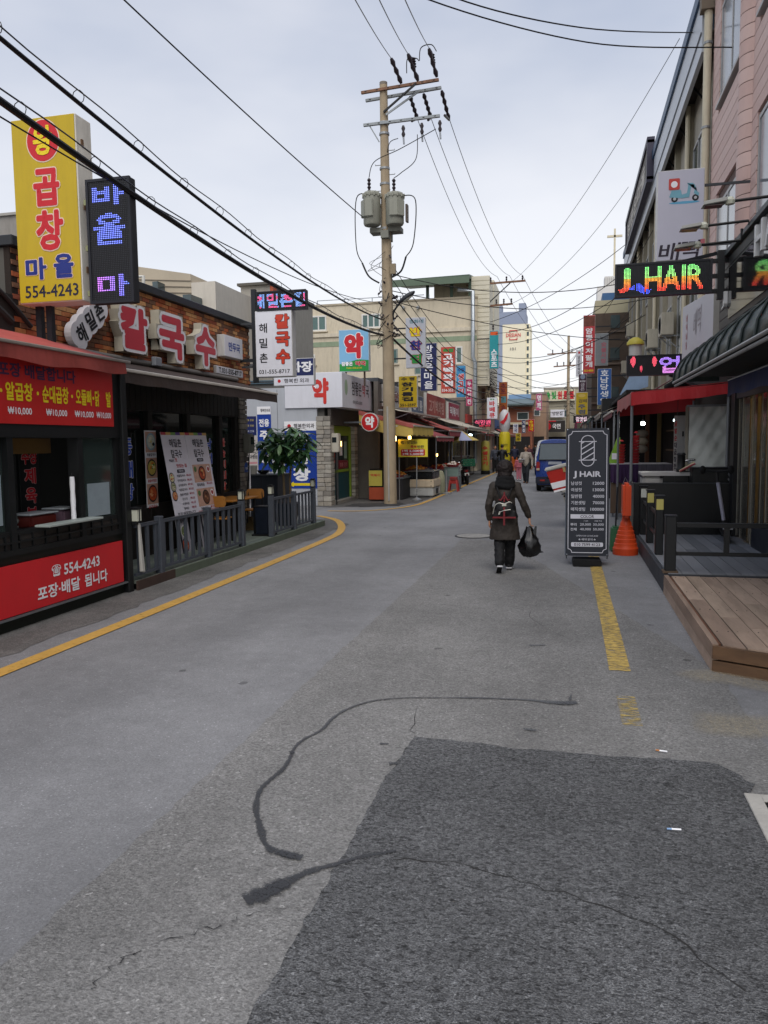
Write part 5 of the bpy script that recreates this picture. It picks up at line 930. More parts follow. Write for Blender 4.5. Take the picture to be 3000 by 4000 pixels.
# houses behind the restaurant
def bp(x, y, Y): q = PY(x, y, Y); return q.x, q.z
o = T('tiled_building', 'beige tiled building rising behind the brick parapet', 'building', (-17, 30, 0)); BT = M('beige_tile', '#b5a994', .8, var=.08, scale=1.2); BW = M('beige_plain', '#c6bfb2', .8, var=.06, dirt=.15)
xa, za = bp(480, 1000, 30); xb, zb_ = bp(744, 1070, 30); xc, zc = bp(840, 1112, 30)
w1 = MB().hexa([(xa-6, 26, 0), (xb, 30, 0), (xb, 40, 0), (xa-6, 40, 0), (xa-6, 26, za+.2), (xb, 30, zb_), (xb, 40, zb_), (xa-6, 40, za+.2)]).build('tiled_wall', BT, o, world=True)
for i in range(13):
    z = 6.2+i*.25; t0 = z if z < zb_ else zb_
    if z < zb_-.1: MB().hexa([(xa-6, 25.97, z), (xb+.01, 29.97, z), (xb+.01, 30.05, z), (xa-6, 26.05, z), (xa-6, 25.97, z+.03), (xb+.01, 29.97, z+.03), (xb+.01, 30.05, z+.03), (xa-6, 26.05, z+.03)]).build('tile_joint', M('tile_joint', '#7b7266', .9), o, world=True)
WB('plain_wall', (xb, xc, 30.02, 40, 0, zb_-.35), BW, o); 
for px, py, pw, ph_ in ((634, 1115, 24, 36), (750, 1165, 36, 30)):
    c = bp(px, py, 29.8); WB('window', (c[0], c[0]+pw/100, 29.0, 29.99, c[1]-ph_/100*.9, c[1]), PANE, o)
mb = MB(); c = bp(560, 1080, 24.5); mb.tube([(c[0], 24.5, c[1]-.6), (c[0], 24.5, c[1]), (c[0]-.4, 24.5, c[1])], .06, 8); mb.build('vent_pipe', M('pipe_white', '#cfcdc4', .5), o, world=True)
o = T('grey_house', 'small grey flat-roofed house between the beige building and the noodle sign', 'building', (-15, 34, 0)); GH = M('house_grey', '#86827a', .85, var=.1, dirt=.25)
xa, za = bp(843, 1158, 34); xb, zb_ = bp(945, 1150, 34); xc, zc = bp(940, 1120, 34); xd, zd = bp(1056, 1112, 34)
WB('low_wall', (xa, xb, 34.2, 40, 0, za), GH, o); WB('tall_wall', (xc, xd, 34, 40, 0, zd), M('house_grey2', '#9a968d', .85, var=.1, dirt=.3), o); WB('roof_slab', (xc-.12, xd+.12, 33.85, 40, zd, zd+.12), M('slab_dark', '#5b5851', .8), o); WB('orange_trim', (xd, xd+.15, 33.95, 34.4, zd-1.5, zd), M('trim_orange', '#a6553a', .8), o)
for px, py, pw, ph_ in ((968, 1168, 45, 34), (855, 1205, 36, 40)): c = bp(px, py, 33.9); WB('window', (c[0], c[0]+pw/90, 33.94, 34.25, c[1]-ph_/90, c[1]), PANE, o)
mb = MB(); c = bp(948, 1165, 33.6); mb.tube([(c[0], 33.6, c[1]), (c[0]+.1, 33.6, c[1]-.1), (c[0]+.1, 33.6, 4)], .09, 8); mb.build('down_pipe', M('pipe_white', '#cfcdc4', .5), o, world=True)
o = T('plaster_block', 'pale plaster wall block behind the tall yellow sign', 'building', (-14, 17, 0)); c0, c1 = bp(-200, 865, 16), bp(66, 865, 16)
WB('wall', (c0[0], c1[0], 16, 20, 0, c0[1]), M('plaster_pale', '#8e8a84', .85, dirt=.3), o); WB('slot', (c1[0]-.28, c1[0]-.2, 15.97, 16.02, c0[1]-1.0, c0[1]-.5), M('rust', '#6b5038', .7), o); WB('coping', (c0[0], c1[0]+.03, 15.95, 20, c0[1], c0[1]+.06), M('coping_pale', '#9d9a93', .8), o)

# ---- shop units along the row (dark openings, fascia boards)
SHOPX = -6.35
def shop(lab, ya, yb, zf0, zf1, wallm, inner='#2b211a', shut=False):
    o = T('market_shop', lab, 'shop', (SHOPX, (ya+yb)/2, 0)); x1 = SHOPX
    WB('body', (x1-5, x1-1.6, ya, yb, 0, zf1), wallm, o); WB('roof', (x1-5, x1, ya, yb, zf1-.12, zf1), M('shop_roof', '#4d5155', .7), o); WB('fascia_wall', (x1-.15, x1, ya, yb, zf0-.4, zf1-.12), wallm, o)
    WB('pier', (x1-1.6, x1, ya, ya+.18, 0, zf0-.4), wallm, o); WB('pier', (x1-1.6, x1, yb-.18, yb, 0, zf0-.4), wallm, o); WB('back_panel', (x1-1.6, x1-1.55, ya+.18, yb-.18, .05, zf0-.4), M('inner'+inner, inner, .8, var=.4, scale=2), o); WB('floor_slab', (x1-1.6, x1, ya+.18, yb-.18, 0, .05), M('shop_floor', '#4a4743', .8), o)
    for i in range(3):
        z = .7+i*.6; WB('shelf', (x1-1.55, x1-1.15, ya+.3, yb-.3, z, z+.04), M('shelf_brown', '#4f3c2a', .7), o)
    return o
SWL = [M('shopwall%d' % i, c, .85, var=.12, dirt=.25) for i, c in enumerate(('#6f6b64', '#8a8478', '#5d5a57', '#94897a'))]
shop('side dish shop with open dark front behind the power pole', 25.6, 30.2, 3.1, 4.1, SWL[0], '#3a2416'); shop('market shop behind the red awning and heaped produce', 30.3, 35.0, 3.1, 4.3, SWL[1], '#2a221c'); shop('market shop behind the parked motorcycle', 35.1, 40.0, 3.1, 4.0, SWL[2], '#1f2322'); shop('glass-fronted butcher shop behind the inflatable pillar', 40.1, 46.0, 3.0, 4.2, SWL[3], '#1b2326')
def fascia(lab, ya, yb, z0, z1, face, s, ink, bold=.03):
    o = T('fascia_sign', lab, 'sign', (SHOPX+.14, (ya+yb)/2, (z0+z1)/2), 90); w_, h_ = yb-ya, z1-z0; MB().box(-w_/2, w_/2, 0, .14, -h_/2, h_/2).build('cabinet', M('sign_edge', '#c9c9c6', .5), o, bevel=.01); B('face', (-w_/2+.02, w_/2-.02, -.004, .002, -h_/2+.02, h_/2-.02), face, o); txt(o, s, 0, 0, w_*.8, h_*.55, ink, y=-.008, bold=bold)
fascia('pale grey fascia sign half hidden by the power pole', 26.1, 29.8, 3.15, 3.95, M('fascia_grey', '#a9a8aa', .5), '경화반찬', M('ink_dull', '#8a4a44', .6)); fascia('blue-grey fascia sign with white script above the red awning', 30.6, 33.2, 3.05, 3.85, M('fascia_slate', '#5b6b86', .5), '참기름', WHITE); fascia('faded red fascia sign with pink lettering above the market awnings', 34.0, 39.3, 3.0, 4.1, M('fascia_red', '#a5473e', .55), '고기백화점', M('ink_pinkish', '#d3a79c', .6)); fascia('dark pink fascia sign beside the far steel canopy', 40.4, 44.5, 3.1, 4.0, M('fascia_pink', '#a33a52', .55), '떡볶이', WHITE)
# ---- projecting signs
def proj(lab, px, X, face, edge=None, d=.16, nm='projecting_sign', reach=None):
    x0, y0, x1, y1 = px; Y = YofX((x0+x1)/2, X, (y0+y1)/2); cx, cz, w_, h_ = rectY(x0, y0, x1, y1, Y); o = box_sign(nm, lab, cx, Y, cz, w_, h_, d, face=face, edge=edge)
    wall = SHOPX if X < 0 else 2.7; s = -1 if X < 0 else 1; mb = MB(); L_ = abs(wall-cx)-w_/2+.05 if reach is None else reach
    for z in (h_*.3, -h_*.3): MB().bar((s*w_/2-s*.01, d/2, z), (s*(w_/2+L_), d/2, z), .05).build('bracket', DARKSTEEL, o)
    return o, w_, h_
o, w_, h_ = proj('pale projecting sign with coloured block letters for side dishes', (1585, 1240, 1662, 1437), -5.55, M('face_cool', '#b7bac2', .4, var=.04))
txt(o, '경화네', .03, h_*.42, w_*.72, h_*.075, M('ink_teal', '#4a7f8a', .5)); 
for c, z, m_ in (('반', .22, YEL), ('찬', -.05, BLUE), ('집', -.32, GREEN)): outlined(o, c, .0, h_*z, w_*.58, h_*.185, m_, RED, bold=.05, edge=.03)
o, w_, h_ = proj('navy projecting sign with white village lettering', (1642, 1340, 1706, 1527), -5.65, MATS['navy_face']); column(o, '방문은마을', 0, h_*.47, -h_*.47, w_*.55, WHITE, bold=.02)
o, w_, h_ = proj('red projecting meat store sign with bold white letters', (1722, 1354, 1779, 1537), -5.6, M('face_tomato', '#bb4a3a', .45)); txt(o, '축협', 0, h_*.42, w_*.7, h_*.08, GREEN, bold=.05); column(o, '고기백화점', 0, h_*.36, -h_*.36, w_*.68, WHITE, bold=.05); txt(o, '554-3521', 0, -h_*.43, w_*.86, h_*.06, WHITE)
o, w_, h_ = proj('bright blue projecting fresh meat sign with red and white letters', (1782, 1428, 1819, 1552), -5.5, M('face_sky', '#3f8fc0', .45)); txt(o, '수일', 0, h_*.37, w_*.7, h_*.12, BLUE, bold=.03); 
for i, c in enumerate('생고기'): outlined(o, c, 0, h_*(.15-i*.23), w_*.62, h_*.19, RED, WHITE, bold=.04, edge=.05)
o, w_, h_ = proj('small magenta projecting sign behind the blue meat sign', (1820, 1481, 1846, 1586), -5.5, M('face_magenta', '#b02a5c', .45)); column(o, '우리치킨', 0, h_*.45, -h_*.45, w_*.6, WHITE, bold=.03)
o, w_, h_ = proj('yellow projecting sesame oil sign with black letters', (1557, 1468, 1630, 1592), -5.35, MATS['yellow_face']); txt(o, '수 평', .0, h_*.40, w_*.72, h_*.11, BLACK, bold=.03); column(o, '참기름집', -.02, h_*.31, -h_*.31, w_*.62, BLACK, bold=.05); txt(o, '551-2597', .0, -h_*.42, w_*.84, h_*.09, BLACK, bold=.03)
o, w_, h_ = proj('teal vertical sports sign hanging by the far power pole', (1912, 1291, 1948, 1440), -4.75, MATS['teal_face']); decal(o, [(-w_*.4, h_*.38), (w_*.4, h_*.38), (w_*.4, h_*.47), (-w_*.4, h_*.47)], ORANGE); column(o, '스포츠', 0, h_*.02, -h_*.46, w_*.66, WHITE, bold=.04)
o, w_, h_ = proj('white projecting barbecue sign with red letters beneath the far pole', (1902, 1553, 1943, 1636), -4.75, MATS['white_face']); txt(o, '황실', 0, h_*.42, w_*.4, h_*.08, GREEN); column(o, '바베큐', 0, h_*.36, -h_*.48, w_*.52, RED, bold=.04)
o, w_, h_ = proj('rust orange vertical sign with blue square beyond the barbecue sign', (1949, 1492, 1982, 1617), -4.55, M('face_rust', '#a85a26', .5), reach=1.6); column(o, '호프', 0, h_*.46, h_*.12, w_*.7, M('ink_maroon', '#7c2f3a', .5), bold=.03); decal(o, [(-w_*.25, -h_*.15), (w_*.35, -h_*.15), (w_*.35, h_*.05), (-w_*.25, h_*.05)], M('face_slateblue', '#5d8f98', .5)); txt(o, '광', 0, -h_*.34, w_*.6, h_*.18, MATS['ink_maroon'], bold=.03)
cx, cz, w_, h_ = rectY(1850, 1637, 1918, 1668, 44.2); o = T('led_sign', 'red LED strip above the glass-fronted butcher shop', 'LED sign', (cx, 44.2, cz)); led_board(o, w_, h_, 46, 20, [('식만원', .05, 1.0, .3, .95, lambda u, v: (1.0, .12, .25)), (lambda u, v: True, .3, .58, .06, .17, (.95, .05, .1)), (lambda u, v: True, .65, .98, .06, .17, (.95, .05, .1))], thick=.1); MB().bar((-.3, .05, 0), (SHOPX-cx, .05, 0), .05).build('bracket', DARKSTEEL, o)
# ---- awnings of the row
def canopy(lab, ya, yb, xb, zb_, xf, zf, mat, val=None, valm=None, nm='market_awning', posts=True, sag=.03, grp=None, edge=None):
    o = T(nm, lab, 'awning', ((xb+xf)/2, (ya+yb)/2, zf), 0, grp); n = max(4, int((yb-ya)*3)); ys = np.linspace(ya, yb, n); pts = []
    for i, y in enumerate(ys):
        s = sag*math.sin(i*math.pi*.5); pts += [(xb, y, zb_), ((xb+xf)/2, y, (zb_+zf)/2-.05+s), (xf, y, zf+s*.3)]
    mb = MB().add(pts, [(3*i+k, 3*i+k+1, 3*i+4+k, 3*i+3+k) for i in range(n-1) for k in (0, 1)]); c = mb.build('canopy', mat, o, world=True, fix=False, smooth=True); c.modifiers.new('t', 'SOLIDIFY').thickness = .012
    s = 1 if xf > xb else -1
    if val:
        pts = []; ys = np.linspace(ya, yb, n*3)
        for i, y in enumerate(ys): pts += [(xf+s*.005, y, zf), (xf+s*(.012+.012*math.sin(i*1.7)), y, zf-val+.02*math.sin(i*.9))]
        c = MB().add(pts, [(2*i, 2*i+1, 2*i+3, 2*i+2) for i in range(len(ys)-1)]).build('valance', valm or mat, o, world=True, fix=False); c.modifiers.new('t', 'SOLIDIFY').thickness = .006
    WB('front_bar', (xf-.03, xf+.03, ya, yb, zf-.02, zf+.03), edge or M('bar_grey', '#9b958b', .5), o)
    for y in (ya+.1, yb-.1):
        MB().bar((xf-s*.02, y, zf), (xb, y, zb_-.55), .03).build('arm', STEEL, o, world=True)
        if posts: MB().tube([(xf-s*.05, y, 0), (xf-s*.05, y, zf)], .025, 8).build('pole', STEEL, o, world=True)
    return o
RA = M('awn_red1', '#ab5a52', .75, var=.18, dirt=.2); RA2 = M('awn_red2', '#97474a', .75, var=.2, dirt=.2); RA3 = M('awn_red3', '#9b4a40', .75, var=.2); YU = M('awn_yellow', '#cdb25e', .8, var=.12); BGE = M('awn_beige', '#c0b9a8', .7, var=.12, dirt=.25)
canopy('faded red awning with sagging yellow lining beside the pharmacy', 23.9, 27.6, -6.55, 2.9, -4.8, 2.42, RA, .30, YU, posts=False)
mb = MB(); mb.plate([(-6.55, 2.48), (-6.1, 2.30), (-5.5, 2.14), (-5.0, 2.08), (-4.8, 2.12), (-4.8, 2.34), (-6.55, 2.80)], 23.86, 23.88); ob = [q for q in COL.objects if q.name.startswith('market_awning')][-1]; mb.build('end_lining', YU, ob, world=True); MB().plate([(-6.56, 2.80), (-4.79, 2.34), (-4.79, 2.44), (-6.56, 2.94)], 23.845, 23.885).build('end_trim', RA, ob, world=True)
canopy('dusky red awning over the chest freezer', 27.3, 31.4, -6.4, 2.75, -4.62, 2.08, RA2, .16, RA2); canopy('red awning with drooping corner over the produce stalls', 31.2, 35.2, -6.4, 2.95, -4.75, 2.35, RA3, .22, RA2); canopy('long beige steel canopy over the far butcher shop', 35.5, 45.0, -6.4, 3.15, -4.55, 2.55, BGE, .12, BGE, sag=0)
canopy('beige awning above the dusky red one', 26.8, 33.0, -6.4, 3.2, -5.45, 2.95, BGE, .06, BGE, posts=False, sag=0)
o = T('market_parasol', 'pale blue and yellow striped parasol beside the market awnings', 'parasol', (-4.75, 34.6, 0)); mb = MB(); n = 8
for k in range(n):
    a0, a1 = 2*math.pi*k/n, 2*math.pi*(k+1)/n; mb.m(k % 2).add([(0, 0, 2.4), (.8*math.cos(a0), .8*math.sin(a0), 1.95), (.8*math.cos(a1), .8*math.sin(a1), 1.95)], [(0, 1, 2)])
c = mb.build('canopy', [M('para_blue', '#8f93ad', .7), M('para_yellow', '#b09a55', .7)], o, fix=False); c.modifiers.new('t', 'SOLIDIFY').thickness = .01; MB().tube([(0, 0, 0), (0, 0, 2.42)], .022, 8).build('pole', M('pole_maroon', '#5a2f2c', .6), o); MB().lathe([(.2, 0), (.2, .06), (.03, .1)], n=14).build('foot', RUBBER, o)
# ---- price sign on its stand, freezer, heaps and stools
o = T('price_board', 'yellow price board with red price panel on a pole in front of the freezer', 'sign', (-4.98, 24.72, 1.71)); w_, h_ = .98, .58
B('board', (-w_/2, w_/2, 0, .02, -h_/2, h_/2), M('board_yellow', '#e6d63e', .5, var=.05), o); txt(o, '참! 맛있는', -.12, .185, .55, .10, GINK, bold=.02); txt(o, '즉석', .02, .04, .20, .10, RED, bold=.04); txt(o, '반찬', .26, .04, .22, .10, GINK, bold=.03); decal(o, rrect(-.40, .40, -.25, -.035, .04), RED); txt(o, '1팩 2,000원', 0, -.09, .70, .085, WHITE, y=-.008, bold=.03); txt(o, '3팩 5,000원', 0, -.195, .70, .085, WHITE, y=-.008, bold=.03)
for x in (-.47,): MB().tube([(x, .03, h_/2), (x, .03, -1.71)], .018, 8).build('pole', GALV, o)
MB().tube([(.12, .03, -h_/2+.02), (.14, -.12, -1.68)], .02, 8).build('pole', GALV, o); MB().lathe([(.17, -1.71), (.17, -1.67), (.05, -1.62), (.02, -1.6)], (.14, -.12, 0), 16).build('stand_foot', GALV, o, smooth=True)
o = T('chest_freezer', 'beige and grey chest freezer with dark glass top at the kerb', 'freezer', (-5.0, 26.35, 0)); FRG = M('freezer_grey', '#b9bbb8', .5, dirt=.3)
MB().box(-.5, .46, -.35, 1.15, .04, .34).build('lower_body', FRG, o, bevel=.03); MB().box(-.52, .48, -.37, 1.17, .34, .62).build('band', M('freezer_beige', '#d6c6ab', .5, dirt=.2), o, bevel=.03); MB().box(-.48, .44, -.33, 1.12, .62, .88).build('top_case', M('freezer_dark', '#17191b', .25), o, bevel=.03)
MB().box(-.5, .46, -.35, 1.14, .88, .91).build('lid_rim', M('freezer_rim', '#5a5d5f', .35), o, bevel=.01)
for x in (-.44, .38): B('bolt', (x, x+.03, -.38, -.36, .38, .41), DARKSTEEL, o); B('bolt', (x, x+.03, -.38, -.36, .55, .58), DARKSTEEL, o)
B('vent', (.475, .485, .2, .6, .1, .28), BLKMETAL, o); B('skirting', (-.46, .42, -.3, 1.1, 0, .04), BLKMETAL, o)
def heap(parent, cx, cy, z, rx, ry, rz, n, mats, r=.035, name='heap', seed=0):
    rd = random.Random(seed); mb = MB()
    for i in range(n):
        a = rd.uniform(0, 6.3); q = math.sqrt(rd.random()); x, y = rx*q*math.cos(a), ry*q*math.sin(a); zz = rz*(1-q*q)*rd.uniform(.3, 1); rr = r*rd.uniform(.7, 1.3); mb.m(rd.randrange(len(mats))); mb.ball((cx+x, cy+y, z+zz), rr, rr*rd.uniform(.7, 1.2), rr*rd.uniform(.6, 1), 6, 4)
    return mb.build(name, mats, parent, kind='stuff', fix=False)
FOOD = {k: M('food_'+k, c, .5, var=.3, scale=25) for k, c in dict(orange='#d6843a', brown='#8a5a34', gold='#d6aa4a', red='#b8382c', dark='#4f382a', white='#d6cbbf', purple='#4a3a55', green='#4f6a38').items()}
def tray_stand(lab, x, y, w_, d_, h_, heaps, seed=0, skirt='#2b2a2c'):
    o = T('produce_stand', lab, 'market stand', (x, y, 0)); B('skirt', (-w_/2, w_/2, -d_/2, d_/2, 0, h_-.05), M('skirt'+skirt, skirt, .8, var=.2), o); B('top', (-w_/2-.03, w_/2+.03, -d_/2-.03, d_/2+.03, h_-.05, h_), STEEL, o)
    for i, ks in enumerate(heaps):
        yy = -d_/2+d_*(i+.5)/len(heaps); t_ = MB(); t_.box(-w_*.42, w_*.42, yy-d_*.42/len(heaps), yy+d_*.42/len(heaps), h_, h_+.05); t_ = t_.build('tray', M('tray%d' % (i % 3), ('#7d2420', '#8b8d8e', '#3f2a55')[i % 3], .5), o); heap(t_, 0, yy, h_+.05, w_*.38, d_*.38/len(heaps), .14, 60, [FOOD[k] for k in ks], .04, 'food_heap', seed+i)
    return o
o = tray_stand('low stand heaped with golden fried side dishes behind the freezer', -5.75, 25.4, .8, 1.3, .75, (('brown', 'orange', 'dark'), ('orange', 'gold', 'brown')), 1); tray_stand('stand of orange and brown side dishes beside the freezer', -5.55, 28.6, .9, 1.9, .85, (('gold', 'orange'), ('brown', 'dark', 'orange'), ('dark', 'purple')), 4); tray_stand('stand with red tubs of kimchi under the red awning', -5.2, 31.6, 1.0, 2.4, .8, (('red', 'orange'), ('gold', 'white'), ('red', 'brown')), 9); tray_stand('stand with leafy vegetables in front of the middle shop', -5.4, 36.0, .9, 2.4, .75, (('green', 'white'), ('green', 'gold'), ('red', 'green')), 14)
o = T('folded_tarp', 'orange-brown boxes stacked at the shop front behind the pole', 'boxes', (-6.0, 24.55, 0)); B('cart_base', (-.35, .4, -.35, .35, .05, .45), M('cart_orange', '#a3472a', .6), o, bevel=.01); B('glass_case', (-.32, .38, -.3, .3, .45, 1.05), M('case_dark', '#22201e', .2), o); B('yellow_sheet', (-.34, .1, -.37, -.355, .5, 1.0), M('sheet_yellow', '#b9ac4a', .6), o); txt(o, '떡볶이', -.12, .85, .32, .1, RED, y=-.372)
def stool(lab, x, y, n=3):
    o = T('stool_stack', lab, 'stools', (x, y, 0)); m_ = M('stool_red', '#a3332f', .4)
    for i in range(n):
        z = .42+i*.05; MB().plate(rrect(-.14, .14, -.14, .14, .03), 0, .03).build('seat', m_, o).matrix_local = Matrix.Translation((0, 0, z)) @ Matrix.Rotation(R(90), 4, 'X')
    for sx in (-1, 1):
        for sy in (-1, 1): MB().hexa([(sx*.18-.03, sy*.18-.03, 0), (sx*.18+.03, sy*.18-.03, 0), (sx*.18+.03, sy*.18+.03, 0), (sx*.18-.03, sy*.18+.03, 0), (sx*.12-.03, sy*.12-.03, .45), (sx*.12+.03, sy*.12-.03, .45), (sx*.12+.03, sy*.12+.03, .45), (sx*.12-.03, sy*.12+.03, .45)]).build('leg', m_, o)
    for sx in (-1, 1): B('apron', (sx*.13-.01, sx*.13+.01, -.13, .13, .3, .44), m_, o); B('apron', (-.13, .13, sx*.13-.01, sx*.13+.01, .3, .44), m_, o)
stool('stack of red plastic stools at the kerb beside the freezer', -4.32, 29.35)
o = T('glass_case', 'steel glass food case with garlic in a red basin on top', 'food case', (-4.55, 30.6, 0)); B('frame', (-.3, .3, -.35, .35, .0, .55), M('case_steel', '#6f7375', .5), o); B('glass', (-.28, .28, -.33, .33, .55, .88), M('case_glass', '#7d918b', .15, spec=.6), o); B('edge_top', (-.3, .3, -.35, .35, .88, .9), STEEL, o); MB().lathe([(.2, .9), (.3, 1.0), (.28, 1.0), (.19, .92), (0, .92)], n=16).build('basin', M('basin_red', '#a32a2a', .4), o, smooth=True); heap(o, 0, 0, .98, .22, .22, .14, 30, [FOOD['white']], .05, 'garlic_heap', 3)
for i, (x, y, c, lab) in enumerate(((-4.62, 28.1, '#9a9a80', 'pale sack standing at the kerb behind the freezer'), (-5.0, 30.9, '#27477a', 'blue plastic bucket under the market stand'))):
    o = T('sack' if i == 0 else 'bucket', lab, 'sack' if i == 0 else 'bucket', (x, y, 0)); MB().lathe([(.14, 0), (.17, .3), (.15, .62), (.10, .8)] if i == 0 else [(.12, 0), (.16, .32)], n=12).build('body', M('kerb%d' % i, c, .7, var=.2), o, smooth=True); MB().lathe([(.10, .8), (.05, .84), (0, .85)] if i == 0 else [(.17, .31), (.17, .34), (.15, .34)], n=12).build('rim', M('kerb%d' % i, c, .7), o)
o = T('steel_table', 'round steel table base standing on the kerb line', 'table base', (-4.35, 27.7, 0)); MB().lathe([(.2, 0), (.2, .04), (.04, .07), (.03, .5)], n=18).build('foot', GALV, o, smooth=True); MB().lathe([(.03, .5), (.03, .9), (.05, .9)], n=10).build('column', GALV, o)
WARM = M('bulb_warm', (1.0, .55, .16), .5, var=0, emit=9.0); COOL = M('bulb_cool', (.75, .95, 1.0), .5, var=0, emit=8.0)
def bulb(lab, x, y, z, top, mat=WARM, r=.05, hgt=.13):
    o = T('hanging_lamp', lab, 'lamp', (x, y, z)); MB().lathe([(0, -hgt/2), (r, -hgt*.3), (r, hgt*.35), (r*.5, hgt/2)], n=12).build('bulb', mat, o, smooth=True); MB().tube([(0, 0, hgt/2), (0, 0, top-z)], .006, 5).build('cord', CABLE, o); B('socket', (-.02, .02, -.02, .02, hgt/2, hgt/2+.06), BLKMETAL, o)
bulb('lit warm lamp under the yellow awning lining beside the pole', -5.55, 24.6, 2.02, 2.5, hgt=.2); bulb('lit warm lamp above the yellow price board', -5.35, 26.0, 2.05, 2.45, hgt=.15); bulb('lit warm lamp over the kimchi stand', -5.4, 31.8, 1.35, 2.5); bulb('lit warm lamp under the parasol side', -5.0, 37.0, 2.1, 2.75, r=.09); bulb('cool white lamp under the beige canopy', -5.2, 41.5, 2.25, 2.8, COOL, .09, .1)
# ================================================================ RIGHT: hair salon, decks, pink building
rd = random.Random(42)
# ---- decks
BWD = [M('deck_brown%d' % i, c, .75, var=.28, scale=7, bump=.5, bscale=25, stretch=(1, .15, 1), dirt=.5) for i, c in enumerate(('#a08a78', '#ad9683', '#927c6b', '#a5907d'))]
bd = T('brown_deck', 'weathered brown timber step deck at the salon entrance', 'deck', (2.2, 8.2, 0)); yn = lambda x: 6.62-.50*(x-1.14)
x = 1.235
while x < 4.6:
    a = min(.168, 4.6-x); yc_ = rd.uniform(7.2, 9.2); zt_ = .222+rd.uniform(-.003, .002)
    for (u0, u1) in ((None, yc_), (yc_+.008, 9.92)):
        p = [(x, yn(x)+.05 if u0 is None else u0), (x+a-.009, yn(x+a)+.05 if u0 is None else u0), (x+a-.009, u1), (x, u1)]
        q = MB().slab(p, .185, zt_).build('plank', BWD[rd.randrange(4)], bd, world=True)
    x += a
scm = MB(); yy_ = [(9.8, 0), (8.9, 1), (8.0, 0), (7.1, 1)]
for k in range(18):
    for y_, _ in yy_:
        for dx in (.035, .125):
            xs_ = 1.235+.168*k+dx
            if y_ > yn(xs_)+.1: scm.lathe([(.006, .220), (.006, .2235), (0, .2237)], (xs_, y_+rd.uniform(-.01, .01), 0), 6)
scm.build('screws', M('screw_dark', '#2f2a26', .6, metal=.5), bd, world=True, kind='stuff', fix=False)
RUSTC = M('channel_rust', '#6b4630', .75, var=.25)
MB().box(1.205, 1.228, 6.68, 9.92, .19, .212).build('groove_strip', RUSTC, bd, world=True)
for i, (z0, z1) in enumerate(((.0, .108), (.112, .228))):
    MB().hexa([(1.145, 6.60, z0), (1.20, 6.62, z0), (1.20, 9.93, z0), (1.145, 9.93, z0), (1.15, 6.60, z1), (1.198, 6.62, z1), (1.198, 9.93, z1), (1.15, 9.93, z1)]).build('side_board', BWD[1+i], bd, world=True)
    MB().hexa([(1.15, 6.585, z0), (4.6, yn(4.6)-.03, z0), (4.6, yn(4.6)+.02, z0), (1.15, 6.635, z0), (1.15, 6.585, z1-.012), (4.6, yn(4.6)-.03, z1-.012), (4.6, yn(4.6)+.02, z1-.012), (1.15, 6.635, z1-.012)]).build('front_board', M('front_board', '#5f4630', .7, var=.35, scale=5, stretch=(.2, 1, 2), dirt=.3), bd, world=True)
WB('under_frame', (1.22, 4.5, 6.9, 9.9, 0, .18), DFRAME, bd)
gd = T('grey_deck', 'dark grey timber deck in front of the hair salon', 'deck', (2.0, 12, 0)); GD = [M('deck_grey%d' % i, c, .6, var=.2, scale=6, stretch=(1, .12, 1), dirt=.15) for i, c in enumerate(('#76787c', '#6a6d71', '#808286'))]
x = 1.20
while x < 2.95:
    yc_ = rd.uniform(11, 13)
    for u0, u1 in ((9.95, yc_), (yc_+.008, 14.1)): WB('plank', (x, x+.162, u0, u1, .21, .25+rd.uniform(-.002, .002)), GD[rd.randrange(3)], gd)
    x += .17
WB('side_board', (1.15, 1.195, 9.93, 14.05, .0, .235), M('deck_side', '#33363b', .6, var=.2, dirt=.3), gd, bevel=.005); WB('end_board', (1.15, 2.95, 9.925, 9.948, .0, .24), MATS['deck_side'], gd); WB('under_frame', (1.22, 2.9, 9.97, 14, 0, .2), DFRAME, gd)
# railing at the deck end and reflector posts
RB = M('rail_black', '#121416', .45, var=.15)
o = T('deck_fence', 'low black metal fence across the front of the grey deck', 'fence', (1.23, 10.05, .25)); B('corner_post', (-.065, .065, -.06, .06, 0, .70), RB, o, bevel=.008); B('post_cap', (-.07, .07, -.065, .065, .70, .715), DARKSTEEL, o); B('top_rail', (.065, 1.75, -.03, .03, .56, .615), RB, o, bevel=.004); B('bottom_rail', (.065, 1.75, -.025, .025, .21, .255), RB, o, bevel=.004)
for xx in (.62, 1.18): B('upright', (xx, xx+.06, -.02, .02, .255, .56), RB, o)
B('end_post', (1.75, 1.82, -.04, .04, 0, .64), RB, o); B('rail_strip', (.065, 1.75, -.028, .028, .615, .619), M('rail_strip', '#3d4247', .3, metal=.4), o); B('shoe', (-.09, .09, -.085, .085, -.005, .02), M('shoe_rust', '#5a4a3a', .7), o)
REF = M('reflector', '#b3a95e', .35, var=.05); REFW = M('reflector_pale', '#b9bdb4', .35, var=.05)
fn = T('side_fence', 'row of black deck posts with yellow reflectors along the road edge', 'fence', (1.26, 12.8, .25))
for i, (yy, m_) in enumerate(((11.57, REF), (12.86, REF), (14.0, REFW))):
    p = WB('post', (1.205, 1.315, yy-.055, yy+.055, .25, 1.09), RB, fn, bevel=.01); MB().box(1.212, 1.308, yy-.058, yy-.0555, .90, 1.05).build('reflector', m_, p).data.transform(Matrix.Translation(-fn.location))
    c = MB().slab([(1.19, yy-.07), (1.33, yy-.07), (1.33, yy+.07), (1.19, yy+.07)], 1.09, 1.105).build('cap', DARKSTEEL, p); c.data.transform(Matrix.Translation(-fn.location))
for a, b in ((11.57, 12.86), (12.86, 14.0)):
    for z in (.82, .50): MB().bar((1.26, a+.05, z), (1.26, b-.05, z), .03, .05).build('rail', DARKSTEEL, fn, world=True)
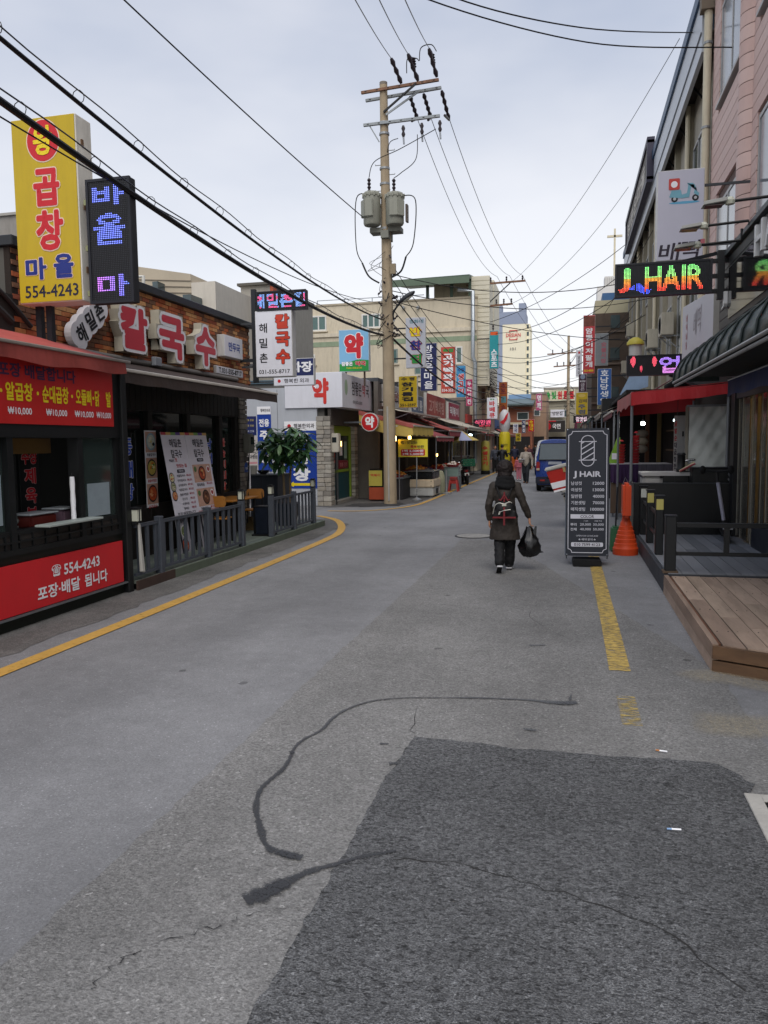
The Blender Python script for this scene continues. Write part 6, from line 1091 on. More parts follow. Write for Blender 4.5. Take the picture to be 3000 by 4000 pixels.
# ---- black low wall and what stands behind it
o = T('black_wall', 'black panelled half wall closing the far end of the grey deck', 'wall', (1.95, 14.08, 0)); B('panel', (-.85, .80, 0, .06, 0, 1.13), M('panel_black', '#101214', .35, var=.15, scale=2), o, bevel=.004); B('coping', (-.86, .81, -.01, .08, 1.13, 1.145), M('coping_grey', '#34373a', .4), o); B('return_panel', (-.85, -.80, .06, 1.2, 0, 1.12), MATS['panel_black'], o)
for xx in (-.1, .45): B('panel_seam', (xx, xx+.006, -.003, .0, .02, 1.12), BLKMETAL, o)
o = T('serving_counter', 'white-topped counter with black tiled front behind the half wall', 'counter', (1.75, 14.9, 0)); MB().plate(rrect(-.47, .75, 1.24, 1.30, .02), -.2, .5).build('worktop', M('worktop_white', '#b5b3b0', .4), o); B('tile_front', (-.1, .75, -.17, .45, 0, 1.24), M('tile_black', '#0f1112', .3, var=.2), o); MB().box(-.45, -.1, -.18, .4, 0, 1.24).build('white_end', M('counter_white', '#a8a6a2', .45), o, bevel=.05)
for i in range(3): B('tile_joint', (.1+.22*i, .106+.22*i, -.173, -.17, .9, 1.24), M('joint_grey', '#2b2d2f', .6), o)
o = T('cosmetic_shelf', 'black shelf with bottles on the half wall', 'shelf', (2.4, 14.35, 1.13)); B('box_body', (-.32, .33, -.1, .2, .0, .26), M('panel_black', '#101214', .35), o, bevel=.01); B('lip', (-.33, .34, -.11, .21, .26, .275), DARKSTEEL, o); txt(o, 'S', .29, .12, .07, .16, M('grey_ink2', '#8a8d90', .5), y=-.105, bold=.03)
o = T('espresso_machine', 'small black appliance with chrome tap arm beside the tarpaulin', 'appliance', (1.98, 14.9, 1.30)); MB().lathe([(.06, 0), (.085, .03), (.085, .06), (.07, .08), (.07, .30), (.085, .32), (.06, .35)], n=16).build('tank', BLKMETAL, o, smooth=True); MB().tube([(.07, 0, .2), (.14, 0, .22), (.24, 0, .22)], .022, 8).build('tap_arm', CHROME, o, smooth=True); MB().bar((.14, 0, -.0), (.14, 0, .22), .035).build('stand', STEEL, o); B('base', (-.08, .2, -.08, .08, -.0, .02), BLKMETAL, o)
o = T('rolled_posters', 'bundle of rolled coloured posters leaning on the counter', 'posters', (2.05, 14.7, 1.30))
for i, c in enumerate(('#8f3a3a', '#b5b3ac', '#a89a55')): MB().tube([(-.12, -.03+i*.03, .02), (.14, -.03+i*.03, .16+.01*i)], .018, 8).build('roll', M('roll%d' % i, c, .6), o)
o = T('white_tarpaulin', 'creased white tarpaulin sheet hung beside the salon entrance', 'tarpaulin', (2.62, 15.6, 0)); mb = MB(); nx_, nz_ = 26, 26; pts = []; rr = random.Random(4)
for j in range(nz_+1):
    for i in range(nx_+1): u, v = i/nx_, j/nz_; pts.append((-.42+.84*u, .04*math.sin(u*9+v*4)*(1-v)+.03*math.sin(v*17+u*11)*u+.02*math.sin(u*23-v*19)*v+rr.uniform(-.008, .008), 1.30+1.2*v))
mb.add(pts, [(j*(nx_+1)+i, j*(nx_+1)+i+1, (j+1)*(nx_+1)+i+1, (j+1)*(nx_+1)+i) for j in range(nz_) for i in range(nx_)]); mb.build('sheet', M('tarp_white', '#c3c8c2', .6, var=.06), o, smooth=True, fix=False); MB().bar((-.46, .05, 2.52), (.46, .05, 2.52), .04).build('top_batten', STEEL, o)
for s in (-1, 1): MB().bar((s*.45, .07, 0), (s*.45, .07, 2.52), .05).build('post', M('tarp_post', '#8a8578', .6), o)
o = T('white_door', 'narrow white door frame with red and black vertical lettering', 'door', (2.12, 16.2, 0)); B('leaf', (-.05, .14, 0, .05, .1, 2.36), M('door_white', '#a5a5a3', .5, dirt=.2), o); B('glass_strip', (-.11, -.05, .01, .03, .1, 2.36), M('door_strip', '#b5b0ac', .4), o); 
for i, c in enumerate('닭발순대곱창전용'): txt(o, c, -.08, 2.2-i*.14, .05, .11, RED if i < 3 else GINK, y=.005, bold=.03)
B('hinge', (.04, .07, -.01, .0, 1.95, 2.05), BLKMETAL, o)
# kick scooter
o = T('kick_scooter', 'grey electric kick scooter parked on the salon deck', 'scooter', (2.46, 13.15, .25), -6); SG = M('scooter_grey', '#a3a2b0', .4)
MB().tube([(-.03, -.02, .16), (-.05, -.02, .35)], .035, 10).build('steerer', BLKMETAL, o); MB().tube([(-.05, -.02, .33), (-.15, .03, .95)], .028, 12).build('stem', SG, o, smooth=True); MB().tube([(-.15, .03, .95), (-.17, .04, 1.12)], .022, 8).build('stem_top', BLKMETAL, o); MB().tube([(-.38, .04, 1.14), (-.17, .04, 1.12), (.04, .04, 1.14)], .018, 8).build('handlebar', BLKMETAL, o)
for s, x in ((0, -.38), (1, .04)): MB().ball((x, .04, 1.15), .05, .04, .07, 10, 6).build('grip', RUBBER, o, smooth=True)
MB().hexa([(-.08, -.12, .10), (.08, -.12, .10), (.06, .75, .10), (-.06, .75, .10), (-.08, -.12, .14), (.08, -.12, .14), (.06, .75, .14), (-.06, .75, .14)]).build('footboard', BLKMETAL, o, bevel=.01)
for yy in (-.16, .78):
    wv = MB().lathe([(.05, -.025), (.105, -.03), (.115, 0), (.105, .03), (.05, .025)], n=20).build('wheel', RUBBER, o, smooth=True); wv.rotation_euler = (0, R(90), 0); wv.location = (0, yy, .115)
B('fender_lamp', (-.09, .09, -.22, -.12, .22, .30), M('scooter_white', '#cfd1d4', .4), o, bevel=.02); B('head_reflector', (-.04, .04, -.225, -.218, .24, .28), M('ref_red', '#5e2420', .4), o)
# ---- salon front
sl = T('hair_salon', 'dark salon front with clear vinyl strip curtains', 'shopfront', (2.75, 11.5, 0))
WB('corner_pillar', (2.66, 2.90, 13.86, 14.14, .0, 3.3), M('pillar_dark', '#16181b', .5), sl); WB('lintel', (2.68, 2.90, 4.2, 13.86, 2.55, 3.35), M('lintel_dark', '#191a1b', .6), sl); WB('inner_back', (5.4, 5.5, 4, 14.1, 0, 3.3), M('salon_inner', '#7a6448', .8, var=.4, scale=1.5), sl); WB('inner_ceiling', (2.9, 5.4, 4, 14.1, 3.2, 3.3), M('salon_ceil', '#55504a', .8), sl); WB('inner_side', (2.9, 5.4, 14.05, 14.12, 0, 3.2), M('salon_side', '#85745a', .8, var=.3), sl); WB('inner_floor', (2.9, 5.4, 4, 14.05, 0, .2), M('salon_floor', '#3a342e', .6), sl)
WB('bottom_rail', (2.70, 2.80, 9.0, 12.6, .25, .62), M('base_navy', '#171c26', .5), sl)
VIN = glass('vinyl', '#cfcbbb', .10, .10)
y = 13.82; i = 0
while y > 8.2:
    wv = .20; amp = .03*math.sin(i*1.9); WB('vinyl_strip', (2.735+amp, 2.741+amp, y-wv, y, .28, 2.55), VIN, sl)
    if i % 2 == 0: WB('strip_edge', (2.72+amp, 2.732+amp, y-.014, y-.004, .28, 2.55), M('strip_edge', '#98958a', .3), sl)
    y -= .19; i += 1
for (yy, zz, h_, c) in ((13.0, 2.0, .5, '#c79a2a'), (12.7, 1.55, .55, '#b5771f'), (13.2, 1.95, .35, '#a33044'), (12.4, 2.0, .45, '#b8a02c'), (12.9, .9, .3, '#7d3f22'), (12.5, 1.0, .5, '#4f4438')): WB('inside_poster', (3.55, 3.57, yy-.13, yy+.13, zz-h_/2, zz+h_/2), M('ip'+c, c, .6, var=.4, scale=8), sl)
bulb('lit warm pendant lamp inside the salon', 3.3, 12.9, 2.25, 3.2, M('bulb_salon', (1.0, .7, .25), .5, var=0, emit=14.0), .09, .16); bulb('lit warm pendant lamp deep inside the salon', 4.2, 12.2, 2.3, 3.2, MATS['bulb_salon'], .09, .16)
# fascia box with boards and glossy panel
fb = T('salon_fascia', 'black boarded salon fascia with glossy panel and white raised letters', 'fascia', (2.3, 10, 3.5)); FBD = [M('board_black%d' % i, c, .5, var=.2, scale=8, stretch=(1, .1, 1)) for i, c in enumerate(('#1a1a1c', '#151517', '#1f1f20'))]
WB('box_core', (2.33, 2.98, 3.5, 13.35, 3.45, 4.62), M('core_black', '#131315', .6), fb)
nb = 8
for i in range(nb):
    z0 = 3.46+i*.145
    for a, b in ((3.5, 8.6), (8.61, 13.36)): WB('board', (2.30, 2.328, a, b, z0, z0+.137), FBD[(i+int(a)) % 3], fb, bevel=.003)
WB('end_board', (2.30, 2.98, 13.36, 13.39, 3.46, 4.62), FBD[0], fb); WB('cap', (2.24, 3.0, 3.5, 13.42, 4.625, 4.70), M('cap_steel', '#4b4f52', .5, metal=.3), fb, bevel=.006); WB('drip_rail', (2.24, 2.34, 3.5, 13.42, 3.38, 3.45), M('cap_steel', '#4b4f52', .5), fb)
WB('gloss_panel', (2.285, 2.298, 9.2, 12.6, 3.68, 4.42), M('gloss_black', '#050506', .06, var=0, spec=.8), fb)
for i, (c, yy, w_) in enumerate((('J', 12.75, .2), ('H', 10.55, .42), ('A', 10.0, .42), ('I', 9.6, .12), ('R', 9.2, .4))):
    q = txt(fb, c, 0, 0, w_, .24 if c == 'J' else .38, M('chan_white', '#d0d0cf', .4), y=-.0, bold=.01, depth=.05, name='raised_letter'); q.rotation_euler = (0, 0, R(-90)); q.location = (2.285-2.3, yy-10, (3.98 if c == 'J' else 4.36)-3.5)
for i, (px, py, X_) in enumerate(((2800, 795, 1.62), (2705, 890, 1.55), (2680, 965, 1.5))):
    p = PX(px, py, X_); o = T('sign_floodlight', ['flat floodlight on the arm farthest from the LED name sign', 'flat floodlight on the middle arm above the salon fascia', 'flat floodlight on the arm just above the LED name sign'][i], 'lamp', (p.x, p.y, p.z)); MB().tube([(.1, 0, .01), (.68, 0, .04), (.69, 0, 4.66-p.z)], .018, 8).build('arm', BLKMETAL, o)
    hd = MB().hexa([(-.16, -.09, -.03), (.10, -.09, -.0), (.10, .09, -.0), (-.16, .09, -.03), (-.14, -.08, .02), (.10, -.08, .05), (.10, .08, .05), (-.14, .08, .02)]).build('housing', M('flood_pale', '#9b9b95', .5), o, bevel=.008); B('lens', (-.13, .06, -.07, .07, -.035, -.028), M('flood_lens', '#5b4a48', .3), o); MB().lathe([(.05, 0), (.06, .04), (.03, .08)], (.14, 0, -.02), 10).build('sensor', LG, o)
# LED name board
cx, cz, w_, h_ = rectY(2403, 1022, 2782, 1152, 12.7); o = T('led_sign', 'black LED board spelling the salon name in green to red dots', 'LED sign', (cx, 12.7, cz))
GR = lambda u, v: (.9*(1-max(0, v-.45)*1.5)+.1, .08+.95*max(0, v-.12), .05+.25*max(0, v-.8)) if v < .55 else (.45-.5*(v-.55), .95, .25)
led_board(o, w_, h_, 66, 24, [('J', .02, .15, .08, .9, GR), ('HAIR', .30, .93, .08, .92, GR), (lambda u, v: abs(v-.35-.3*u*math.sin(u*6)) < .26*math.sin(u*3.1) and (u*7) % 1 > .18, .13, .38, .02, .55, (.08, .12, 1.0))], thick=.14)
mb = MB(); 
for z in (-h_*.45, .0, h_*.45): MB().bar((w_/2-.01, .07, z), (2.36-cx, .07, z), .06).build('bracket', BLKMETAL, o)
MB().bar((2.2-cx, .07, -h_*.7), (2.2-cx, .07, h_*.75), .10).build('bracket_post', BLKMETAL, o); MB().bar((w_*.2, .1, h_/2), (2.3-cx, .3, h_/2+.16), .05).build('brace', DARKSTEEL, o)
# bull-nose awning over the salon
o = T('green_awning', 'dark green curved bullnose awning over the salon front', 'awning', (1.9, 9.5, 2.77)); GA = M('awning_green', '#2b3a38', .45, var=.12, scale=2, spec=.5); prof = [(2.28, 3.36), (2.05, 3.33), (1.85, 3.24), (1.70, 3.10), (1.62, 2.94), (1.60, 2.80)]; ys = np.arange(13.1, 3.4, -.62)
for k in range(len(ys)-1):
    vs_ = []; 
    for y in (ys[k], (ys[k]+ys[k+1])/2, ys[k+1]+.012): vs_ += [(px+(.0 if y != (ys[k]+ys[k+1])/2 else .015), y, pz-(.0 if y != (ys[k]+ys[k+1])/2 else .012)) for px, pz in prof]
    n = len(prof); MB().add(vs_, [(j*n+i, j*n+i+1, (j+1)*n+i+1, (j+1)*n+i) for j in (0, 1) for i in range(n-1)]).build('panel', GA, o, world=True, smooth=True).modifiers.new('t', 'SOLIDIFY').thickness = .01
    MB().tube([(px-.01, ys[k], pz+.01) for px, pz in prof], .014, 6).build('seam_rib', M('rib_dark', '#1c2626', .5), o, world=True)
for dx, dz in ((0, 0), (.03, -.045)): MB().tube([(1.60+dx, 13.12, 2.79+dz), (1.60+dx, 3.4, 2.79+dz)], .02, 8).build('front_rail', GALV, o, world=True)
MB().add([(px, 13.11, pz) for px, pz in prof]+[(2.28, 13.11, 2.8)], [tuple(range(len(prof)+1))]).build('end_cheek', GA, o, world=True, fix=False); WB('soffit', (1.72, 2.7, 3.5, 13.0, 2.86, 2.88), M('soffit_dark', '#131517', .7), o)
o = T('blue_valance', 'dark blue canvas valance hanging under the green awning', 'valance', (2.2, 9, 2.6)); mb = MB(); ys = np.linspace(4.5, 11.95, 60); pts = []
for i, y in enumerate(ys): pts += [(2.2, y, 2.72), (2.19+.012*math.sin(i), y, 2.50+.012*math.sin(i*.6))]
c = mb.add(pts, [(2*i, 2*i+1, 2*i+3, 2*i+2) for i in range(len(ys)-1)]).build('canvas', M('canvas_blue', '#26335c', .7, var=.15), o, world=True, fix=False); c.modifiers.new('t', 'SOLIDIFY').thickness = .006; MB().tube([(2.2, 4.5, 2.73), (2.2, 11.95, 2.73)], .015, 6).build('rail', STEEL, o, world=True)
# ---- pink tiled building
pk = T('pink_building', 'pink horizontally panelled building above the hair salon', 'building', (3.0, 9, 3.3)); WX = 3.0; ZT = 14.5
PK = [M('pink_panel%d' % i, c, .6, var=.06, scale=1.5, dirt=.12) for i, c in enumerate(('#cfb2a9', '#caaca3', '#d4b8af'))]
WB('core', (WX+.06, 10, 4.2, 18.9, 3.3, ZT), M('pink_core', '#6b5a55', .85), pk); WB('end_wall', (WX+.0, 10, 18.9, 18.98, 3.3, ZT), PK[0], pk)
wins = ((15.85, 18.15, 8.9, 10.9), (15.85, 18.15, 4.9, 6.85), (11.3, 14.45, 4.9, 7.25), (11.3, 14.45, 8.9, 11.2), (6, 9.6, 8.9, 11.2), (6, 9.6, 4.9, 7.25), (15.85, 18.15, 12.6, 14.2)); dz = .235; z = 3.32
while z < ZT-.05:
    segs = [(4.2, 18.98)]
    for (a, b, c, d) in wins:
        if z+dz > c and z < d:
            ns_ = []
            for s0, s1 in segs:
                if b <= s0 or a >= s1: ns_.append((s0, s1)); continue
                if a > s0: ns_.append((s0, a))
                if b < s1: ns_.append((b, s1))
            segs = ns_
    for s0, s1 in segs: WB('siding_panel', (WX, WX+.055, s0+.004, s1-.004, z+.008, z+dz-.006), PK[rd.randrange(3)], pk)
    z += dz
mb = MB()
for k in range(46):
    z = 3.32+k*dz; WBP = MB().lathe([(.30, z+.008), (.30, z+dz-.006)], (WX+.12, 15.15, 0), 24); WBP.build('pilaster_panel', PK[k % 3], pk, world=True, smooth=True)
MB().lathe([(.292, 3.3), (.292, ZT)], (WX+.12, 15.15, 0), 20).build('pilaster_core', MATS['pink_core'], pk, world=True)
CUR = M('curtain_grey', '#8b8a8a', .6, var=.12, scale=3, stretch=(1, 6, .1)); WFG = M('frame_alu', '#a6a6a4', .45)
for a, b, c, d in wins:
    f = MB(); y = a
    f.box(WX+.02, WX+.10, a, b, c, c+.07).box(WX+.02, WX+.10, a, b, d-.07, d)
    for yy in (a, (a+b)/2-.03, b-.06): f.box(WX+.02, WX+.10, yy, yy+.06, c+.07, d-.07)
    f = f.build('window', WFG, pk, world=True); g = MB().box(WX+.035, WX+.055, a+.03, b-.03, c+.03, d-.03).build('pane', M('pane_cool', '#848b92', .12, var=.2, scale=.7, spec=.7), f); g.data.transform(Matrix.Translation(-pk.location)); g = MB().box(WX-.06, WX+.12, a-.05, b+.05, c-.06, c).build('sill', WFG, f); g.data.transform(Matrix.Translation(-pk.location))
o = T('drain_pipe', 'cream rain pipe at the corner of the pink building', 'pipe', (2.9, 19.1, 0)); MB().tube([(0, 0, 3.6), (0, 0, 11.3)], .085, 12).build('pipe', CREAMP, o, smooth=True); B('hopper', (-.17, .15, -.14, .14, 11.3, 11.75), M('hopper_brown', '#6f6455', .7), o)
for z in (4.5, 6.6, 8.8, 10.6): MB().lathe([(.10, z), (.10, z+.05), (.085, z+.05)], n=12).build('clip', GALV, o)
# ---- white projecting sign with scooter logo
cx, cz, w_, h_ = rectY(2566, 662, 2750, 1016, 14.6); o = box_sign('projecting_sign', 'white projecting sign with a blue scooter logo and brush lettering above the LED board', cx, 14.6, cz, w_, h_, .26, face=M('face_lav', '#bdbcc9', .45, var=.03), bracket=(1, .75))
sc = .0; LBLUE = M('logo_blue', '#6fa5b5', .5); decal(o, ellipse(.06, h_*.135, .25, .022), M('logo_cyan', '#5fa3c4', .5), -.003)
for x in (-.10, .24): decal(o, ellipse(x, .275, .055, .055, 18), BLACK, -.006); decal(o, ellipse(x, .275, .025, .025, 12), M('logo_grey', '#b5b5b8', .5), -.008)
decal(o, [(-.19, .31), (.02, .28), (.14, .29), (.17, .48), (.13, .50), (.22, .50), (.24, .46), (.21, .35), (.29, .30), (.30, .345), (.24, .40), (.20, .52), (.10, .53), (.12, .49), (.10, .36), (.02, .34), (.0, .42), (-.15, .42)], LBLUE, -.007)
decal(o, rrect(-.20, -.02, .43, .62, .02), M('logo_red', '#c0453e', .5), -.009); decal(o, ellipse(-.11, .52, .055, .055, 16), WHITE, -.011)
BRK = M('brush_ink', '#2a2030', .5); txt(o, '배', -.17, -h_*.40, .34, .30, BRK, bold=.012, shear=.15); txt(o, '떡', .17, -h_*.39, .30, .32, BRK, bold=.012, shear=.15); decal(o, rrect(.34, .41, -h_*.33, -h_*.28, .01), M('seal_red', '#b5626a', .5))
# white fascia of that shop
o = T('fascia_sign', 'plain white slanting fascia sign under the projecting scooter sign', 'sign', (2.42, 16.6, 4.15), -90); MB().plate([(-1.9, -.52), (1.95, -.50), (1.95, .34), (-1.9, .66)], 0, .35).build('cabinet', M('face_white2', '#b9bac2', .45, var=.04), o, bevel=.01); B('end_cap', (1.952, 1.99, .0, .36, -.52, .36), M('cap_grey', '#8f8f8a', .6), o); B('lower_trim', (-1.9, 1.95, .002, .34, -.60, -.525), M('trim_dark', '#5a544e', .7), o)
txt(o, '배떡', .2, .05, .9, .5, M('faint_ink', '#8d8790', .5), y=-.005, bold=.0, shear=.2); column(o, '배떡배달', -1.2, .4, -.35, .22, M('faint_red', '#b57f86', .5), y=-.005)
# small LED below
cx, cz, w_, h_ = rectY(2448, 1386, 2662, 1466, 16.4); o = T('led_sign', 'black LED board with red strawberries and violet character over the red tent', 'LED sign', (cx, 16.4, cz)); VI = lambda u, v: (.45, .25, 1.0) if v > .4 else (.85, .3, .9)
berry = lambda u, v: abs(u-.5) < .48*math.sqrt(max(0, math.sin(min(1, v*1.1)*3.0)))*(.4+.6*v)
led_board(o, w_, h_, 60, 22, [('업', .60, .98, .04, .96, VI), (berry, .03, .18, .42, .98, (1.0, .10, .16)), (berry, .44, .58, .42, .95, (1.0, .10, .16)), (berry, .22, .30, .15, .48, (.9, .08, .14))], thick=.12); MB().bar((.3, .06, -h_/2), (2.5-cx, .06, -h_/2-.25), .05).build('bracket', DARKSTEEL, o); MB().bar((w_/2, .06, 0), (2.5-cx, .06, .0), .05).build('bracket', DARKSTEEL, o)
o = T('beacon', 'yellow-capped white lamp standing on the small LED board', 'lamp', (cx-.35, 16.5, cz+h_/2)); MB().lathe([(.12, 0), (.12, .22)], n=16).build('drum', M('beacon_white', '#b5b5b0', .5), o, smooth=True); MB().lathe([(.17, .22), (.17, .27), (.12, .33), (.05, .37)], n=16).build('cap', M('beacon_yellow', '#b0a43c', .5), o, smooth=True)
# ---- red tent
o = T('red_tent', 'red canvas stall tent on thin grey poles beside the salon', 'tent', (1.9, 17, 0)); TR = M('tent_red', '#a81f25', .6, var=.1); TR2 = M('tent_pink', '#9f5a58', .65, var=.15)
mb = MB(); pts = []; n = 20
for i in range(n+1): x = 1.1+1.72*i/n; z = 2.76+.13*i/n; pts += [(x, 15.0, z), (x, 14.98+.012*math.sin(i*1.2), z-.24+.008*math.sin(i*.8)+.05*i/n)]
c = mb.add(pts, [(2*i, 2*i+1, 2*i+3, 2*i+2) for i in range(n)]).build('front_valance', TR, o, world=True, fix=False); c.modifiers.new('t', 'SOLIDIFY').thickness = .006
mb = MB(); pts = []
for i in range(n+1): y = 15.0+4.2*i/n; pts += [(1.1, y, 2.76+.05*i/n), (1.09+.01*math.sin(i), y, 2.52+.03*math.sin(i*.9))]
c = mb.add(pts, [(2*i, 2*i+1, 2*i+3, 2*i+2) for i in range(n)]).build('side_valance', TR2, o, world=True, fix=False); c.modifiers.new('t', 'SOLIDIFY').thickness = .006
c = MB().add([(1.1, 15, 2.77), (2.82, 15, 2.92), (2.82, 19.2, 3.1), (1.1, 19.2, 2.83), (1.1, 17, 2.74), (2.82, 17, 2.98)], [(0, 1, 5, 4), (4, 5, 2, 3)]).build('roof_sheet', TR, o, world=True, fix=False); c.modifiers.new('t', 'SOLIDIFY').thickness = .008
MB().add([(1.1, 19.2, 2.8), (2.82, 19.2, 3.0), (2.82, 19.2, 2.55), (1.1, 19.2, 2.45)], [(0, 1, 2, 3)]).build('rear_valance', TR, o, world=True, fix=False).modifiers.new('t', 'SOLIDIFY').thickness = .006
for x, y in ((1.12, 15.05), (1.12, 19.1), (2.78, 19.1), (2.78, 15.05)): MB().tube([(x, y, 0), (x, y, 2.78)], .026, 8).build('pole', M('pole_grey', '#74777b', .5, metal=.3), o, world=True)
# ---- market stall inside and beyond the tent
o = T('cloth_table', 'market table skirted with purple and striped cloth under the tent', 'table', (1.65, 20.2, 0)); B('top', (-.65, .75, -.6, .6, 1.28, 1.31), M('table_white', '#a8a6a8', .5), o); PUR = M('cloth_purple', '#3a2348', .8, var=.3, scale=6, stretch=(6, 6, .3)); GRY = M('cloth_stripe', '#57535c', .8, var=.4, scale=7, stretch=(6, 6, .2))
for nm, xa, xb, m_, z0 in (('cloth', -.67, -.02, PUR, .85), ('cloth', -.02, .77, GRY, .45)):
    mb = MB(); pts = []
    for i in range(25): x = xa+(xb-xa)*i/24; pts += [(x, -.61, 1.30), (x, -.63+.025*math.sin(i*1.9), z0+.02*math.sin(i))]
    c = mb.add(pts, [(2*i, 2*i+1, 2*i+3, 2*i+2) for i in range(24)]).build(nm, m_, o, fix=False); c.modifiers.new('t', 'SOLIDIFY').thickness = .006
for x in (-.6, .7):
    for y in (-.5, .5): MB().tube([(x, y, 0), (x, y, 1.28)], .02, 6).build('leg', STEEL, o)
B('tan_panel', (-.66, -.3, -.58, -.56, .1, .85), M('panel_tan', '#5b4a3c', .8), o)
for i, (x, y, c, h_, lab) in enumerate(((1.25, 20.0, '#a02a26', .55, 'tall stack of red cups on the purple table'), (1.6, 20.1, '#8f1f24', .75, 'tall red stack behind the tent pole'), (1.12, 20.3, '#6f9a2c', .65, 'lime green packet display at the end of the purple table'))):
    o = T('goods_stack', lab, 'goods', (x, y, 1.31)); m_ = M('goods%d' % i, c, .45)
    if i < 2:
        for k in range(int(h_/.07)): MB().lathe([(.07, k*.07), (.10, k*.07+.06)], n=12).build('cup', m_, o)
        MB().lathe([(.06, h_), (.02, h_+.04)], n=10).build('top_cup', m_, o)
    else: MB().plate([(-.18, 0), (.12, 0), (.12, .65), (.05, .65)], -.05, .05).build('packet', m_, o); B('price_tag', (-.08, .05, -.056, -.05, .1, .25), PAPER, o)
bs = T('dim_shop', 'dark open shop interior behind the red tent', 'shop', (2.4, 21, 0)); WB('back_wall', (2.9, 3.1, 14.2, 26, 0, 3.6), M('shop_back', '#2b2522', .85, var=.4, scale=1.5), bs); WB('end_wall', (1.2, 2.9, 26, 26.1, 0, 3.0), M('shop_end', '#221f1e', .85, var=.3), bs); WB('ceiling', (1.3, 2.95, 19.3, 26, 3.0, 3.08), ROOM, bs)
for x, c in ((2.0, '#5c3a26'), (2.3, '#6b5a34'), (2.75, '#4a3a2c')): WB('post', (x, x+.1, 22, 22.12, 0, 3.0), M('shpost'+c, c, .7), bs)
for k in range(4): WB('shelf', (2.5, 2.9, 19.6, 21.8, .6+k*.5, .64+k*.5), M('shelf_brown', '#4f3c2a', .7), bs)
bulb('lit white bulb under the red tent', 1.72, 19.6, 2.28, 2.9, M('bulb_white', (1, .98, .92), .5, var=0, emit=40.0), .045, .09); bulb('cool strip lamp at the back of the red tent', 2.35, 18.4, 2.32, 2.9, COOL, .09, .06)
o = T('tray_rack', 'striped cushions hung up inside the dim shop', 'goods', (1.85, 21.3, 1.5)); 
for k in range(3): MB().ball((0, 0, .15+k*.2), .16, .1, .11, 10, 6).build('cushion', M('cushion%d' % k, ('#7d7468', '#8a8070', '#6a6258')[k], .8), o, smooth=True)
MB().tube([(0, 0, .6), (0, 0, 1.52)], .008, 5).build('hook_line', CABLE, o)
for i, (ya, yb, xf, zf, m_) in enumerate(((20.5, 25.5, 1.05, 2.62, M('awn_r1', '#6a3b40', .7, var=.2)), (25.6, 31, .95, 2.75, M('awn_r2', '#8d867a', .7, var=.2)), (31.2, 38, .8, 2.8, M('awn_r3', '#3f5f57', .7, var=.2)), (38.2, 46, .6, 2.75, M('awn_r4', '#7b3f45', .7, var=.2)))):
    canopy(['maroon awning right behind the red tent', 'beige awning beyond the maroon one on the salon side', 'green awning beyond the beige one on the salon side', 'dull red awning at the far end of the salon side'][i], ya, yb, 2.85, 3.6, xf, zf, m_, .14, sag=.02)
for i, (ya, yb) in enumerate(((26.4, 32), (32.2, 38.5), (38.7, 45))):
    o = tray_stand(['stall with boxed goods under the beige awning', 'stall of vegetables under the green awning', 'stall with red tubs under the dull red awning'][i], 1.5, (ya+yb)/2, 1.2, yb-ya-.6, .85, (('brown', 'gold'), ('green', 'white'), ('red', 'orange'), ('dark', 'purple')), 30+4*i)
# ---- grey building with white metal eave and blue cap
gb = T('eaved_building', 'long grey building with white metal eave and blue roof edge beyond the pink one', 'building', (3.0, 32, 0)); GWM = M('wall_greige', '#a39e91', .85, var=.1, scale=.7, dirt=.35); EX = 2.8
WB('wall', (3.2, 10, 19.3, 45, 0, 11.2), GWM, gb); WB('eave_fascia', (EX, EX+.10, 19.3, 45, 10.55, 11.75), M('eave_white', '#b9bfc6', .4, var=.04), gb); WB('eave_soffit', (EX+.1, 3.2, 19.3, 45, 10.9, 11.0), M('soffit_brown', '#3a352f', .8), gb); WB('eave_step', (EX-.03, EX, 19.3, 45, 10.95, 10.98), M('eave_line', '#8a9097', .5), gb)
MB().hexa([(EX-.06, 19.25, 11.75), (3.6, 19.25, 11.75), (3.6, 45, 11.75), (EX-.06, 45, 11.75), (EX-.06, 19.25, 12.05), (3.6, 19.25, 12.3), (3.6, 45, 12.3), (EX-.06, 45, 12.05)]).build('blue_cap', M('cap_blue', '#2d4c6b', .45, var=.1), gb, world=True)
for y in np.arange(20.4, 45, 2.6):
    WB('pilaster', (3.05, 3.2, y, y+.28, 3.4, 10.9), M('pil_greige', '#97917f', .85, var=.1, dirt=.3), gb)
    MB().bar((3.2, y+1.3, 10.5), (EX+.12, y+1.3, 10.85), .05).build('eave_bracket', DARKSTEEL, gb, world=True)
    for z0, z1 in ((7.6, 9.6), (4.4, 6.2)):
        f = MB().box(3.14, 3.2, y+.6, y+2.3, z0, z0+.06).box(3.14, 3.2, y+.6, y+2.3, z1-.06, z1).box(3.14, 3.2, y+.6, y+.66, z0, z1).box(3.14, 3.2, y+2.24, y+2.3, z0, z1).box(3.14, 3.2, y+1.42, y+1.48, z0, z1).build('window', WFG, gb, world=True)
        g = MB().box(3.165, 3.195, y+.62, y+2.28, z0+.02, z1-.02).build('pane', PANE, f); g.data.transform(Matrix.Translation(-gb.location))
for i, y in enumerate((22.9, 30.7, 38.3)): MB().tube([(3.02, y, 3.3), (3.02, y, 10.8)], .06, 8).build('rain_pipe', CREAMP, gb, world=True, smooth=True)
